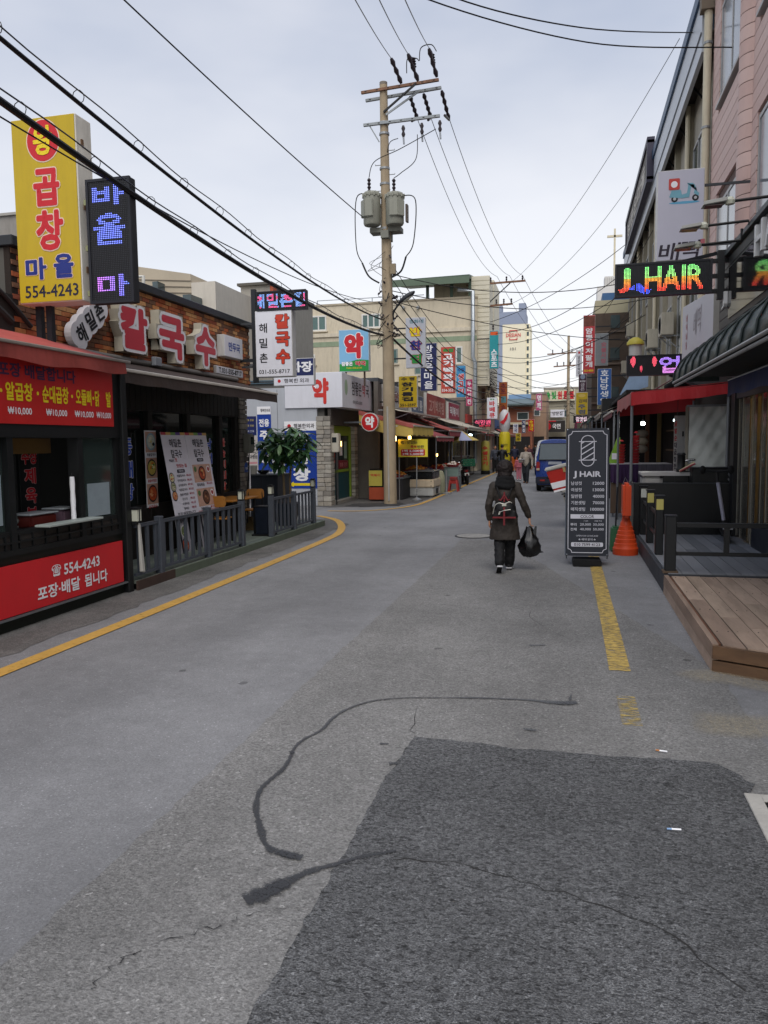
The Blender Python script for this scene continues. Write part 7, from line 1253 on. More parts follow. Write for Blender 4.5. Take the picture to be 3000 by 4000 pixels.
for i, (y, z) in enumerate(((25.4, 5.0), (29.7, 5.1), (34.4, 4.6), (40.5, 6.9), (44, 5.4))):
    o = T('air_conditioner', ['boxy cream air conditioner unit nearest the white fascia sign', 'cream air conditioner unit one window beyond the nearest', 'low cream air conditioner unit above the green awning', 'high cream air conditioner unit on the far grey wall', 'cream air conditioner unit at the far corner of the grey wall'][i], 'air conditioner', (2.85, y, z)); MB().box(-.18, .18, -.42, .42, .05, .72).build('case', M('ac_cream', '#b3ad9c', .5, dirt=.35), o, bevel=.02); g = MB().lathe([(.26, 0), (.26, .01), (.23, .01), (.23, 0)], n=18).build('fan_guard', DARKSTEEL, o); g.rotation_euler = (0, R(-90), 0); g.location = (-.182, 0, .38)
    for s in (-1, 1): MB().bar((-.15, s*.3, .03), (.38, s*.3, .03), .04).build('bracket', GALV, o); MB().bar((-.12, s*.3, .03), (.38, s*.3, -.4), .03).build('brace', GALV, o)
a, b = PX(2528, 740, 2.6), PX(2446, 905, 2.6); o = T('roof_sign', 'dark framed sign standing out from the white eave', 'sign', (2.62, (a.y+b.y)/2, (a.z+b.z)/2+.35), -90); w_ = b.y-a.y; h_ = 1.35
B('board', (-w_/2, w_/2, 0, .15, -h_/2, h_/2), M('roofsign_face', '#4f4a44', .6, var=.3), o)
for z in (-h_/2, h_/2): B('frame_rail', (-w_/2-.1, w_/2+.1, -.06, .2, z-.1, z+.1), M('roofsign_frame', '#2c2a3c', .5), o)
for x in (-w_/2, w_/2): B('frame_stile', (x-.1, x+.1, -.055, .19, -h_/2, h_/2), MATS['roofsign_frame'], o)
txt(o, '방문은마을', 0, .0, w_*.8, h_*.5, M('roofsign_ink', '#c3beb4', .6), y=-.01, bold=.03)
# ---- brown block after it with signs
q = PY(2335, 1225, 46); bb = T('brown_block', 'dark brown rendered block with a pale roof box at the far salon side', 'building', (2.6, 46, 0)); x0, x1 = PY(2312, 1400, 46).x, 9
WB('wall', (x0, x1, 46, 60, 0, PY(2335, 1225, 46).z), M('brown_render', '#55493f', .85, var=.15, dirt=.2), bb); xa, xb = PY(2325, 1200, 46).x, PY(2402, 1200, 46).x; WB('roof_box', (xa, xb+2, 46.2, 52, PY(2335, 1225, 46).z, PY(2335, 1172, 46).z), M('roofbox_cream', '#b3ac90', .8, var=.06), bb); WB('roof_tank', (xa+.4, xb+2, 46.5, 50, PY(2335, 1172, 46).z, PY(2335, 1140, 46).z), M('tank_blue', '#3f648f', .6), bb)
for z in (4.2, 6.4, 8.2): WB('window', (x0+1.0, x0+1.5, 45.95, 46.02, z, z+.7), PANE, bb); WB('band', (x0, x0+1.8, 45.9, 46, z-.25, z-.15), M('brown_band', '#6d6054', .8), bb)
def rsign(lab, px, Y, face, reach=.6):
    cx, cz, w_, h_ = rectY(*px, Y); o = box_sign('projecting_sign', lab, cx, Y, cz, w_, h_, .18, face=face)
    for z in (h_*.3, -h_*.3): MB().bar((w_/2-.01, .09, z), (w_/2+reach, .09, z), .06).build('bracket', DARKSTEEL, o)
    return o, w_, h_
o, w_, h_ = rsign('tall red projecting sign with white letters below a meat photograph', (2278, 1231, 2324, 1459), 44, M('face_rose', '#b83a40', .45), .9); decal(o, [(-w_*.47, h_*.31), (w_*.47, h_*.31), (w_*.47, h_*.48), (-w_*.47, h_*.48)], M('meat_photo', '#6b3a2c', .5, var=.6, scale=5)); column(o, '얌뽕이저팔개', 0, h_*.29, -h_*.40, w_*.6, WHITE, bold=.03); txt(o, '553-4808', 0, -h_*.45, w_*.8, h_*.035, YEL, bold=.03)
o, w_, h_ = rsign('grey projecting sign with pink brush lettering beside the tall red sign', (2325, 1302, 2376, 1428), 42, M('face_grey', '#7d8285', .5)); txt(o, '농민', .1, h_*.36, w_*.6, h_*.1, GINK); column(o, '숯불사랑', .1, h_*.24, -h_*.44, w_*.42, M('ink_rose', '#a8606c', .5), bold=.03)
o, w_, h_ = rsign('blue projecting herbal medicine sign with white letters', (2334, 1440, 2388, 1582), 36, M('face_blue2', '#2f5a9a', .45), 1.0); column(o, '호남당생약', 0, h_*.48, -h_*.48, w_*.58, WHITE, bold=.02); B('number_plate', (-w_/2, w_/2, -.0, .1, -h_/2-.16, -h_/2-.02), M('plate_tan', '#8f8868', .6), o); txt(o, '558-5411', 0, -h_/2-.09, w_*.8, .08, GINK, y=-.004)
o, w_, h_ = rsign('narrow white projecting sign behind the tall red sign', (2250, 1367, 2273, 1470), 50, MATS['white_face'], 1.2); column(o, '남은당약국', 0, h_*.3, -h_*.45, w_*.4, GINK); decal(o, [(-w_*.15, h_*.36), (w_*.2, h_*.36), (w_*.2, h_*.44), (-w_*.15, h_*.44)], RED)
o, w_, h_ = rsign('dark plum jewellery sign with pale letters above the yellow pub sign', (2260, 1461, 2292, 1531), 43, M('face_plum', '#3c1f30', .45), 1.0); decal(o, ellipse(0, h_*.34, w_*.3, w_*.3, 16), M('gem', '#7d8aa0', .3)); txt(o, '보석당', 0, h_*.1, w_*.7, h_*.09, WHITE); column(o, '금은', 0, h_*.02, -h_*.46, w_*.5, M('ink_silver', '#b5b0b5', .5), bold=.02)
o, w_, h_ = rsign('yellow pub sign with black brush letters below the plum sign', (2249, 1533, 2296, 1620), 42, MATS['yellow_face'], 1.0); txt(o, '검떼', .05, h_*.12, w_*.7, h_*.16, GINK, bold=.02); column(o, '주점', 0, -h_*.02, -h_*.48, w_*.6, M('ink_slate', '#5a5f6b', .5), bold=.05); decal(o, ellipse(0, h_*.36, w_*.3, h_*.08, 14), M('yolk', '#c9b25a', .5))
cx, cz, w_, h_ = rectY(2240, 1624, 2294, 1652, 41.5); o = T('led_sign', 'small white and red LED strip below the yellow pub sign', 'LED sign', (cx, 41.5, cz)); led_board(o, w_, h_, 40, 18, [('참맛집', .15, .98, .15, .9, (1.0, .75, .85)), (lambda u, v: True, .2, .9, .02, .07, (.9, .1, .2))], thick=.1, dots=False); MB().bar((w_/2, .05, 0), (w_/2+1.1, .05, 0), .05).build('bracket', DARKSTEEL, o)
o = T('dark_canopy', 'black boxy canopy below the blue medicine sign', 'canopy', (1.9, 30.5, 3.55)); q0, q1 = PY(2352, 1565, 30.5), PY(2470, 1555, 30.5); B('canopy_box', (q0.x-1.9, .9, 0, .8, q0.z-3.95, q0.z-3.5), BLKMETAL, o); B('trim', (q0.x-1.91, .91, -.01, .02, q0.z-3.5, q0.z-3.47), DARKSTEEL, o)
o = T('pale_poster_panel', 'pale blue slanted panel above the red tent', 'sign', (1.6, 21, 3.35)); MB().plate([(-.35, -.3), (.35, -.1), (.35, .55), (-.05, .3)], 0, .05).build('panel', M('panel_sky', '#8aa2bd', .5, var=.2), o); MB().bar((.3, .05, .2), (1.3, .05, .2), .05).build('bracket', DARKSTEEL, o)

# ---- banner stand on the road
bn = T('banner_stand', 'black upright price banner of the hair salon standing on the road', 'banner', (.27, 11.95, 0), 2); w_, h_ = .63, 1.93; FB_ = M('banner_navy', '#20242e', .45, var=.04)
gp = B('sheet', (-w_/2, w_/2, 0, .02, -h_/2, h_/2), FB_, bn); gp.location = (0, .04, .15+h_/2); gp.rotation_euler = (math.atan2(-.12, h_), 0, 0)
MB().hexa([(-w_/2, .42, .1), (w_/2, .42, .1), (w_/2, .44, .1), (-w_/2, .44, .1), (-w_/2, .125, .13+h_), (w_/2, .125, .13+h_), (w_/2, .14, .13+h_), (-w_/2, .14, .13+h_)]).build('back_sheet', M('banner_back', '#8c96a3', .5), bn)
for s in (-1, 1): MB().tube([(s*.3, .03, .1), (s*.3, .13, h_+.13)], .012, 6).build('frame_tube', STEEL, bn)
wb = MB(); wb.plate(rrect(-.21, .21, 0, .10, .025)+[], -.13, .25); wb.build('water_base', RUBBER, bn); B('base_arch', (-.12, .12, -.14, .26, -.001, .03), M('arch_dark', '#080808', .9), bn)
PW = M('print_white', '#c9c9d2', .5, var=.02); yy = -.003
def frame_line(mb, pts, wd):
    for a, b in zip(pts, pts[1:]): mb.bar((a[0], yy-.001, a[1]), (b[0], yy-.001, b[1]), wd, .002, up=(0, 1, 0))
zt_, zb_, xr = h_/2-.045, -h_/2+.05, w_/2-.035; cq = .055; mb = MB()
seq = []
for (sx, sz, a0, a1) in ((1, 1, 180, 270), (1, -1, 90, 180), (-1, -1, 0, 90), (-1, 1, 270, 360)):
    cxx, czz = sx*xr, (zt_ if sz > 0 else zb_); seq += [(cxx+cq*math.cos(R(a0+(a1-a0)*k/5)), czz+cq*math.sin(R(a0+(a1-a0)*k/5))) for k in range(6)]
frame_line(mb, seq+[seq[0]], .010); mb.build('border', PW, gp, fix=False)
mb = MB(); zc = h_/2-.34; rw = .095
def loop_line(pts, wd): frame_line(mb, pts+[pts[0]], wd)
loop_line(rrect(-rw, rw, zc-.23, zc+.23, .092, 6), .011)
for s in (1, -1): frame_line(mb, [(-.13, zc+s*.14), (.13, zc+s*.14)], .011)
for k in range(-3, 4):
    z0 = zc+k*.085; a, b = (-rw, z0-.06), (rw, z0+.06); lo_, hi_ = zc-.14, zc+.14
    def cl(p, q):
        t0, t1 = 0, 1; d = q[1]-p[1]; t0 = max(0, (lo_-p[1])/d); t1 = min(1, (hi_-p[1])/d); return ((p[0]+(q[0]-p[0])*t0, p[1]+d*t0), (p[0]+(q[0]-p[0])*t1, p[1]+d*t1)) if t1 > t0 else None
    r_ = cl(a, b)
    if r_: frame_line(mb, list(r_), .014)
mb.build('barber_pole_logo', PW, gp, fix=False)
def pt(s, cx, cz, w2, h2, b=.0, m_=PW, dy=0): return txt(gp, s, cx, cz, w2, h2, m_, y=yy-.001-dy, bold=b)
pt('J', -.185, .265, .05, .115, .03); pt('HAIR', .04, .275, .31, .085, .03)
for i, (a, b) in enumerate((('남성컷', '12000'), ('여성컷', '13000'), ('일반펌', '40000'), ('기본셋팅', '70000'), ('매직셋팅', '100000'))):
    z = .135-i*.098; pt(a, -.24+.026*len(a), z, .052*len(a), .056, .012); pt(b, .245-.0165*len(b), z, .033*len(b), .046, .012)
decal(gp, [(-.245, -.40), (.245, -.40), (.245, -.335), (-.245, -.335)], PW, yy-.0015); pt('COLOR', 0, -.368, .20, .044, .014, BLACK, .002)
pt('기본', -.02, -.435, .07, .02); pt('매직', .16, -.435, .1, .02)
for i, (a, b, c) in enumerate((('뿌리', '20,000', '30,000'), ('전체', '40,000', '50,000'))): z = -.49-i*.072; pt(a, -.20, z, .09, .045, .015); pt(b, -.025, z, .16, .042, .005); pt(c, .165, z, .155, .042, .005)
pt('OPEN 10:00-CLOSE 20:00', 0, -.66, .32, .022); pt('★ 예약 문의 ★', 0, -.715, .26, .035, .01); decal(gp, rrect(-.235, .235, -.825, -.76, .018), PW, yy-.0015); pt('010 7599 4123', 0, -.793, .38, .044, .014, BLACK, .002)
for sx in (-1, 1):
    for z in (h_/2-.02, -h_/2+.02): MB().lathe([(.008, 0), (.008, .006), (0, .008)], n=8).build('eyelet', CHROME, gp).matrix_local = Matrix.Translation((sx*(w_/2-.02), yy-.002, z)) @ Matrix.Rotation(R(90), 4, 'X')
# ---- orange drum bollard and dustpan
o = T('orange_bollard', 'orange plastic cone base topped by an upright flat disc, at the deck corner', 'bollard', (.92, 13.25, 0)); OP = M('orange_plastic', '#d0481d', .5, var=.1, dirt=.3)
MB().lathe([(.0, 0), (.20, 0), (.205, .02), (.205, .11), (.188, .13), (.184, .19), (.172, .20), (.167, .26), (.155, .27), (.149, .33), (.137, .34), (.130, .40), (.117, .41), (.109, .47), (.095, .48), (.086, .54), (.07, .56), (.062, .62), (.062, .68)], n=28).build('cone', OP, o, smooth=True)
MB().box(-.067, .067, -.21, .21, .62, 1.19).build('paddle', OP, o, bevel=.04, smooth=True); MB().tube([(-.06, 0, 1.16), (-.02, 0, 1.28), (.04, 0, 1.16)], .006, 6).build('handle_loop', STEEL, o)
for z in (.68, .74): B('bolt', (-.085, -.075, -.07, -.06, z, z+.015), CHROME, o)
o = T('green_dustpan', 'green long-handled dustpan behind the orange bollard', 'dustpan', (.78, 13.6, 0)); MB().hexa([(-.10, -.1, 0), (.12, -.1, 0), (.12, .16, 0), (-.10, .16, 0), (-.07, -.02, .42), (.09, -.02, .42), (.10, .14, .44), (-.08, .14, .44)]).build('pan', M('pan_green', '#1d5a34', .5), o, bevel=.03); MB().tube([(0, .05, .4), (.02, .04, 1.1)], .014, 8).build('handle', DARKSTEEL, o)
# ================================================================ FAR END OF THE STREET
def far_house(lab, px, Y, depth, wall, base_y=1745, roof=None, wins=(), nm='far_house', cat='house'):
    x0, y0, x1 = px; a, b = PY(x0, y0, Y), PY(x1, y0, Y); o = T(nm, lab, cat, ((a.x+b.x)/2, Y, 0)); w_ = b.x-a.x; zt = a.z
    B('wall', (-w_/2, w_/2, 0, depth, 0, zt), wall, o); B('parapet', (-w_/2-.05, w_/2+.05, -.05, .25, zt, zt+.18), M('parapet_far', '#8a847a', .8), o); B('shop_opening', (-w_/2+.2, w_/2-.2, -.03, .0, .05, 2.3), M('opening_dark', '#1f1d1c', .8, var=.4, scale=2), o)
    for (wx, wy, wx1, wy1) in wins:
        p, q = PY(wx, wy, Y), PY(wx1, wy1, Y); f = B('window', (p.x-o.location.x, q.x-o.location.x, -.04, .0, q.z, p.z), WFRAME, o); B('pane', (p.x-o.location.x+.07, q.x-o.location.x-.07, -.05, -.035, q.z+.07, p.z-.07), PANE, f)
    return o, w_, zt
FH = [M('far_wall%d' % i, c, .85, var=.1, dirt=.2) for i, c in enumerate(('#8f5a45', '#9a8f84', '#b0a994', '#7d7268', '#a0856f'))]
o, w_, zt = far_house('brick red house with blue tin roof at the end of the street', (1985, 1590, 2080), 72, 8, FH[0], wins=((2020, 1610, 2065, 1640),)); zc = PY(2030, 1535, 72).z
MB().hexa([(-w_/2-.5, -.9, zt+.1), (w_/2+.1, -.9, zt+.1), (w_/2+.1, 6, zt+.9), (-w_/2-.5, 6, zt+.9), (-w_/2-.5, -.9, zt+.25), (w_/2+.1, -.9, zt+.25), (w_/2+.1, 6, zt+1.1), (-w_/2-.5, 6, zt+1.1)]).build('tin_roof', M('tin_dark', '#5b6a6c', .6, var=.15), o); B('roof_ridge', (-w_/2-.4, w_/2+.1, 5.4, 6.3, zt+.8, zt+1.45), M('tin_blue', '#7b9bbd', .5), o); B('cornice', (-w_/2, w_/2, -.3, 0, 3.4, 3.6), M('cornice_c', '#c3b89a', .7), o)
far_house('tan plastered house beside the blue tin roof', (2075, 1540, 2135), 75, 8, FH[4], wins=((2085, 1600, 2110, 1625),))
o, w_, zt = far_house('cream house carrying a long signboard across the end of the street', (2125, 1521, 2300), 84, 9, FH[2], wins=((2150, 1600, 2180, 1630), (2190, 1600, 2215, 1630)))
for i in range(10): B('siding_board', (-w_/2-.02, w_/2+.02, -.03, .0, 3.2+i*.32, 3.2+i*.32+.29), M('siding_far', '#a39d8a', .8, var=.08), o)
cx, cz, w2, h2 = rectY(2128, 1521, 2246, 1566, 83.6); s = box_sign('long_signboard', 'long cream signboard with green and red lettering at the street end', cx, 83.6, cz, w2, h2, .3, face=M('face_cream', '#c9c4a9', .5))
for i, (c, m_) in enumerate((('솔', GREEN), ('빛', GREEN), ('원', RED), ('룸', RED), ('텔', RED))): txt(s, c, w2*(-.39+.195*i), 0, w2*.15, h2*.72, m_, bold=.05)
cx, cz, w2, h2 = rectY(2118, 1642, 2208, 1688, 83.0); s = box_sign('dark_shop_sign', 'dark noodle shop sign with red disc at the street end', cx, 83.0, cz, w2, h2, .3, face=M('face_char', '#33302e', .5)); decal(s, ellipse(-w2*.3, 0, h2*.36, h2*.36, 18), RED); txt(s, '국면', w2*.12, 0, w2*.36, h2*.45, WHITE, bold=.03); decal(s, [(-w2*.48, h2*.38), (w2*.1, h2*.38), (w2*.1, h2*.48), (-w2*.48, h2*.48)], RED)
cx, cz, w2, h2 = rectY(2150, 1590, 2205, 1640, 83.4); s = box_sign('white_shop_sign', 'white shop sign between the cream and dark signs at the street end', cx, 83.4, cz, w2, h2*.6, .2); txt(s, '방문집', 0, 0, w2*.7, h2*.3, GINK)
def fsign(lab, px, Y, face, s, ink, reach=1.0, side=-1):
    cx, cz, w_, h_ = rectY(*px, Y); o = box_sign('street_sign', lab, cx, Y, cz, w_, h_, .2, face=face); column(o, s, 0, h_*.44, -h_*.44, w_*.62, ink, bold=.03); MB().bar((side*w_/2, .1, 0), (side*(w_/2+reach), .1, 0), .07).build('bracket', DARKSTEEL, o)
fsign('pink vertical sign near the blue tin roof', (2094, 1537, 2117, 1603), 70, M('face_pink', '#b5507a', .5), '명패', WHITE, .8, 1); fsign('red vertical shop sign far down the left side', (2063, 1638, 2087, 1686), 64, MATS['red_face'], '순대국', YEL, 3.2); fsign('navy vertical shop sign far down the left side', (2038, 1640, 2053, 1692), 62, MATS['navy_face'], '기본집', WHITE, 2.6); fsign('small yellow sign far down the left side', (2014, 1692, 2035, 1724), 58, MATS['yellow_face'], '국수', BLACK, 2.2); fsign('white framed window sign far down the left side', (2004, 1655, 2024, 1692), 60, MATS['white_face'], '약국', BLUE, 2.0)
# left row continues
for i, (ya, yb, h_, m_) in enumerate(((47.5, 53, 4.6, FH[3]), (53.2, 60, 5.4, FH[1]), (60.2, 68, 4.9, FH[4]))):
    o = T('far_shop', ['low shop beneath the far power pole', 'two-tone shop past the far power pole', 'tan shop before the tin-roofed house'][i], 'shop', (-6.6, (ya+yb)/2, 0)); WB('body', (-12, -6.3+.25*i, ya, yb, 0, h_), m_, o); WB('opening', (-6.3+.25*i-.02, -6.28+.25*i, ya+.4, yb-.4, .1, 2.5), M('opening_dark', '#1f1d1c', .8), o); WB('fascia', (-6.3+.25*i, -6.15+.25*i, ya+.2, yb-.2, 2.7, 3.6), M('farf%d' % i, ('#a33a33', '#b5a94a', '#3a5a8a')[i], .6, var=.2), o)
    canopy(['dull red awning under the far power pole', 'grey awning past the far power pole', 'orange awning before the tin-roofed house'][i], ya+.2, yb-.2, -6.2+.25*i, 2.9, -5.0+.2*i, 2.4, (RA2, BGE, RA3)[i], .15)
for i, (ya, yb, h_, m_) in enumerate(((60.2, 68, 6.0, FH[1]), (68.2, 82, 5.0, FH[3]))):
    o = T('far_shop', ['grey shop past the brown block', 'dark shop at the street end on the salon side'][i], 'shop', (1.5, (ya+yb)/2, 0)); WB('body', (.9-.3*i, 8, ya, yb, 0, h_), m_, o); WB('opening', (.88-.3*i, .9-.3*i, ya+.4, yb-.4, .1, 2.5), M('opening_dark', '#1f1d1c', .8), o); WB('fascia', (.75-.3*i, .9-.3*i, ya+.2, yb-.2, 2.7, 3.5), M('farg%d' % i, ('#5a6a3a', '#7a3a52')[i], .6), o)
# inflatable pillars
def air_pillar(lab, px, py0, py1, r_px, body, Y, letters, ink, cap=None):
    p, q = PY(px, py0, Y), PY(px, py1, Y); r = r_px*Y/3000; o = T('inflatable_pillar', lab, 'inflatable sign', (q.x, Y, 0)); zt = p.z
    MB().lathe([(r*.9, .22), (r, .3), (r, zt-r*.7), (r*.85, zt-r*.3), (r*.5, zt-.04), (0, zt)], n=22).build('tube_body', body, o, smooth=True); MB().lathe([(r*1.05, 0), (r*1.08, .2), (r*.8, .24)], n=20).build('blower_base', RUBBER, o)
    zz = zt-r*1.2; st_ = (zz-.5)/max(1, len(letters))
    for i, c in enumerate(letters):
        if c != ' ': txt(o, c, 0, zz-st_*(i+.5), r*1.25, st_*.75, ink, y=-r-.012, bold=.04)
    return o, zt, r
air_pillar('yellow inflatable pillar with red meat lettering at the kerb', 1896, 1720, 1852, 16.5, M('pillar_yellow', '#a89c4a', .6, var=.1), 44.5, '수생고기', RED)
o, zt, r = air_pillar('bright yellow inflatable pillar with a white top and red swirl', 1971, 1683, 1830, 21.5, M('pillar_bright', '#c2b11f', .5, var=.08), 50, '', RED)
for i, s_ in enumerate(('즉석반찬', '맛있는집', '포장', '참기름집', '반찬백화점', '배달')): txt(o, s_, 0, zt-.9-i*.33, r*1.3, .16, M('ink_olive', '#4a4210', .6), y=-r-.012, bold=.01)
MB().lathe([(r*.6, zt-.1), (r*.95, zt+.25), (r*1.05, zt+.75), (r*.8, zt+1.15), (r*.3, zt+1.35)], n=18).build('white_top', M('top_white', '#c3c3c6', .5), o, smooth=True); decal(o, [(-r*.8, zt+.55), (-r*.1, zt+.4), (r*.5, zt+.75), (r*.8, zt+1.2), (r*.3, zt+1.0), (-r*.1, zt+.72)], RED, -r*1.06)
# butcher shop front glass and railing
o = T('butcher_front', 'dark glass shop front with white counter under the beige canopy', 'shopfront', (-6.2, 42.5, 0)); WB('glass', (-6.0, -5.98, 40.3, 44.8, 1.0, 2.6), M('butcher_glass', '#1f2b2c', .1, var=.3, spec=.6), o); WB('counter', (-6.0, -5.5, 40.5, 44.6, .75, 1.1), M('counter_steel', '#9b9d9c', .4), o); WB('base', (-6.0, -5.6, 40.3, 44.8, 0, .75), M('base_grey', '#4b4642', .8), o); WB('notice', (-5.97, -5.96, 43.2, 43.6, 1.7, 2.0), PAPER, o)
for y in np.arange(40.4, 45, .75): WB('rail_bar', (-5.46, -5.43, y, y+.04, .08, .95), M('rail_brown', '#3b312c', .7), o)
WB('rail_top', (-5.48, -5.41, 40.3, 44.9, .95, 1.0), MATS['rail_brown'], o); WB('rail_foot', (-5.5, -5.4, 40.3, 44.9, 0, .08), MATS['rail_brown'], o)
# farther poles
def far_pole(lab, px, Y, zt, arms, tr=False, dx=0):
    b = PY(px, 1700, Y); o = T('power_pole', lab, 'power pole', (b.x, Y, 0)); MB().tube([(0, 0, 0), (0, 0, zt)], [.19, .12], 14).build('shaft', CONC, o, smooth=True)
    for xa, xb, z in arms:
        MB().bar((xa, -.12, z), (xb, -.12, z+.08), .11).build('crossarm', RUSTA, o)
        for t in np.linspace(.15, .95, 4): x = xa+(xb-xa)*t; insulator(o, (x, -.12, z+.05), (x, -.12, z+.42), 3, .07)
    MB().bar((.05, -.12, arms[0][2]-1.2), (arms[0][1]*.6, -.12, arms[0][2]), .06).build('brace', DARKSTEEL, o)
    if tr:
        for x in (-.45, .35):
            t_ = MB().lathe([(.3, 7.9), (.33, 7.95), (.33, 8.8), (.2, 8.95)], (x, -.15, 0), 18).build('transformer', TG, o, smooth=True); insulator(o, (x, -.15, 8.95), (x, -.15, 9.4), 3, .07, 'bushing')
    rd = random.Random(int(px)); mb = MB()
    for i in range(22):
        z = rd.uniform(4.2, 7.2); a = rd.uniform(0, 6.3); p0 = Vector((.2*math.cos(a), .2*math.sin(a), z)); b_ = rd.uniform(0, 6.3); p2 = Vector((.2*math.cos(b_), .2*math.sin(b_), z+rd.uniform(-.6, .4))); m_ = (p0+p2)/2+Vector((math.cos(a)*.5, math.sin(a)*.4, -.2)); mb.tube(smooth_pts([p0, m_, p2], 5), rd.choice((.015, .02, .03)), 4)
    mb.build('cable_loops', CABLE, o, kind='stuff'); return o
far_pole('concrete power pole with transformers beyond the market awnings', 1906, 51, 12.3, ((-1.4, 2.4, 12.0), (-.2, 1.6, 10.6)), True); far_pole('thin power pole in front of the long cream signboard', 2218, 77, 11.9, ((-2.0, 1.4, 10.2), (-1.4, .9, 9.0)))
# ================================================================ PEOPLE, VEHICLES
def blob(name, mb, mat, parent, voxel=.012, it=4, fac=.5, dec=None):
    """closed shapes grown together into one continuous skin"""
    me = mb.mesh(name, mat); bm = bmesh.new(); bm.from_mesh(me); bmesh.ops.recalc_face_normals(bm, faces=bm.faces); bm.to_mesh(me); bm.free()
    o = bpy.data.objects.new('b', me); TS.collection.objects.link(o); r_ = o.modifiers.new('r', 'REMESH'); r_.mode = 'VOXEL'; r_.voxel_size = voxel; s_ = o.modifiers.new('s', 'SMOOTH'); s_.iterations = it; s_.factor = fac
    dg = scratch(); m2 = bpy.data.meshes.new_from_object(o.evaluated_get(dg), depsgraph=dg); bpy.data.objects.remove(o); bpy.data.meshes.remove(me); m2.name = name
    m2.materials.clear(); m2.materials.append(mat if not isinstance(mat, list) else mat[0]); m2.polygons.foreach_set('use_smooth', [True]*len(m2.polygons)); return obj(name, m2, parent)
def limb(mb, pts, rs, n=10):
    mb.tube(pts, rs, n)
    for p, r in zip(pts, rs): mb.ball(p, r*.985, None, None, n, 6)
def hand(mb, w, d, side, thumb, s=1.0, curl=.3, r=.0085):
    """palm, four fingers, thumb; d = direction of the hand, side = across the knuckles, thumb = where the thumb lies on that axis (+1/-1)"""
    w, d, side = Vector(w), Vector(d).normalized(), Vector(side).normalized(); nrm = d.cross(side).normalized(); k = w+d*.085*s
    for t in (-1.5, -.5, .5, 1.5): limb(mb, [w+side*t*.012*s, k+side*t*.021*s], [.016*s, .0145*s], 8)
    for i, t in enumerate((-1.5, -.5, .5, 1.5)):
        L_ = (.062, .075, .070, .055)[i if thumb < 0 else 3-i]*s; p0 = k+side*t*.021*s; p1 = p0+d*L_*.5+nrm*L_*curl*.5; p2 = p1+(d*(1-curl)+nrm*curl*1.6).normalized()*L_*.5; limb(mb, [p0, p1, p2], [r*s*1.15, r*s, r*s*.85], 7)
    p0 = w+d*.03*s+side*thumb*.03*s; p1 = p0+(side*thumb*.8+d*.7).normalized()*.04*s+nrm*.01; p2 = p1+(d+side*thumb*.15+nrm*.3).normalized()*.035*s; limb(mb, [p0, p1, p2], [.014*s, .011*s, .009*s], 7)
def head(mb, c, s=1.0, fwd=(0, 1, 0)):
    c = Vector(c); f = Vector(fwd).normalized(); r = f.cross(Vector((0, 0, 1))).normalized(); u = Vector((0, 0, 1))
    def P(a, b, z): return c+r*a*s+f*b*s+u*z*s
    mb.ball(P(0, -.01, .03), .077*s, .092*s, .095*s, 14, 10); mb.ball(P(0, .02, -.055), .060*s, .068*s, .07*s, 12, 8); mb.ball(P(0, .045, -.09), .035*s, .035*s, .03*s, 8, 6)
    limb(mb, [P(0, .085, .02), P(0, .105, -.025)], [.010*s, .015*s], 8)
    for sx in (-1, 1): mb.ball(P(sx*.078, -.005, -.01), .014*s, .022*s, .032*s, 8, 6); mb.ball(P(sx*.032, .075, -.02), .02*s, .015*s, .02*s, 8, 6)
    limb(mb, [P(-.02, .083, -.058), P(.02, .083, -.058)], [.008*s, .008*s], 6)
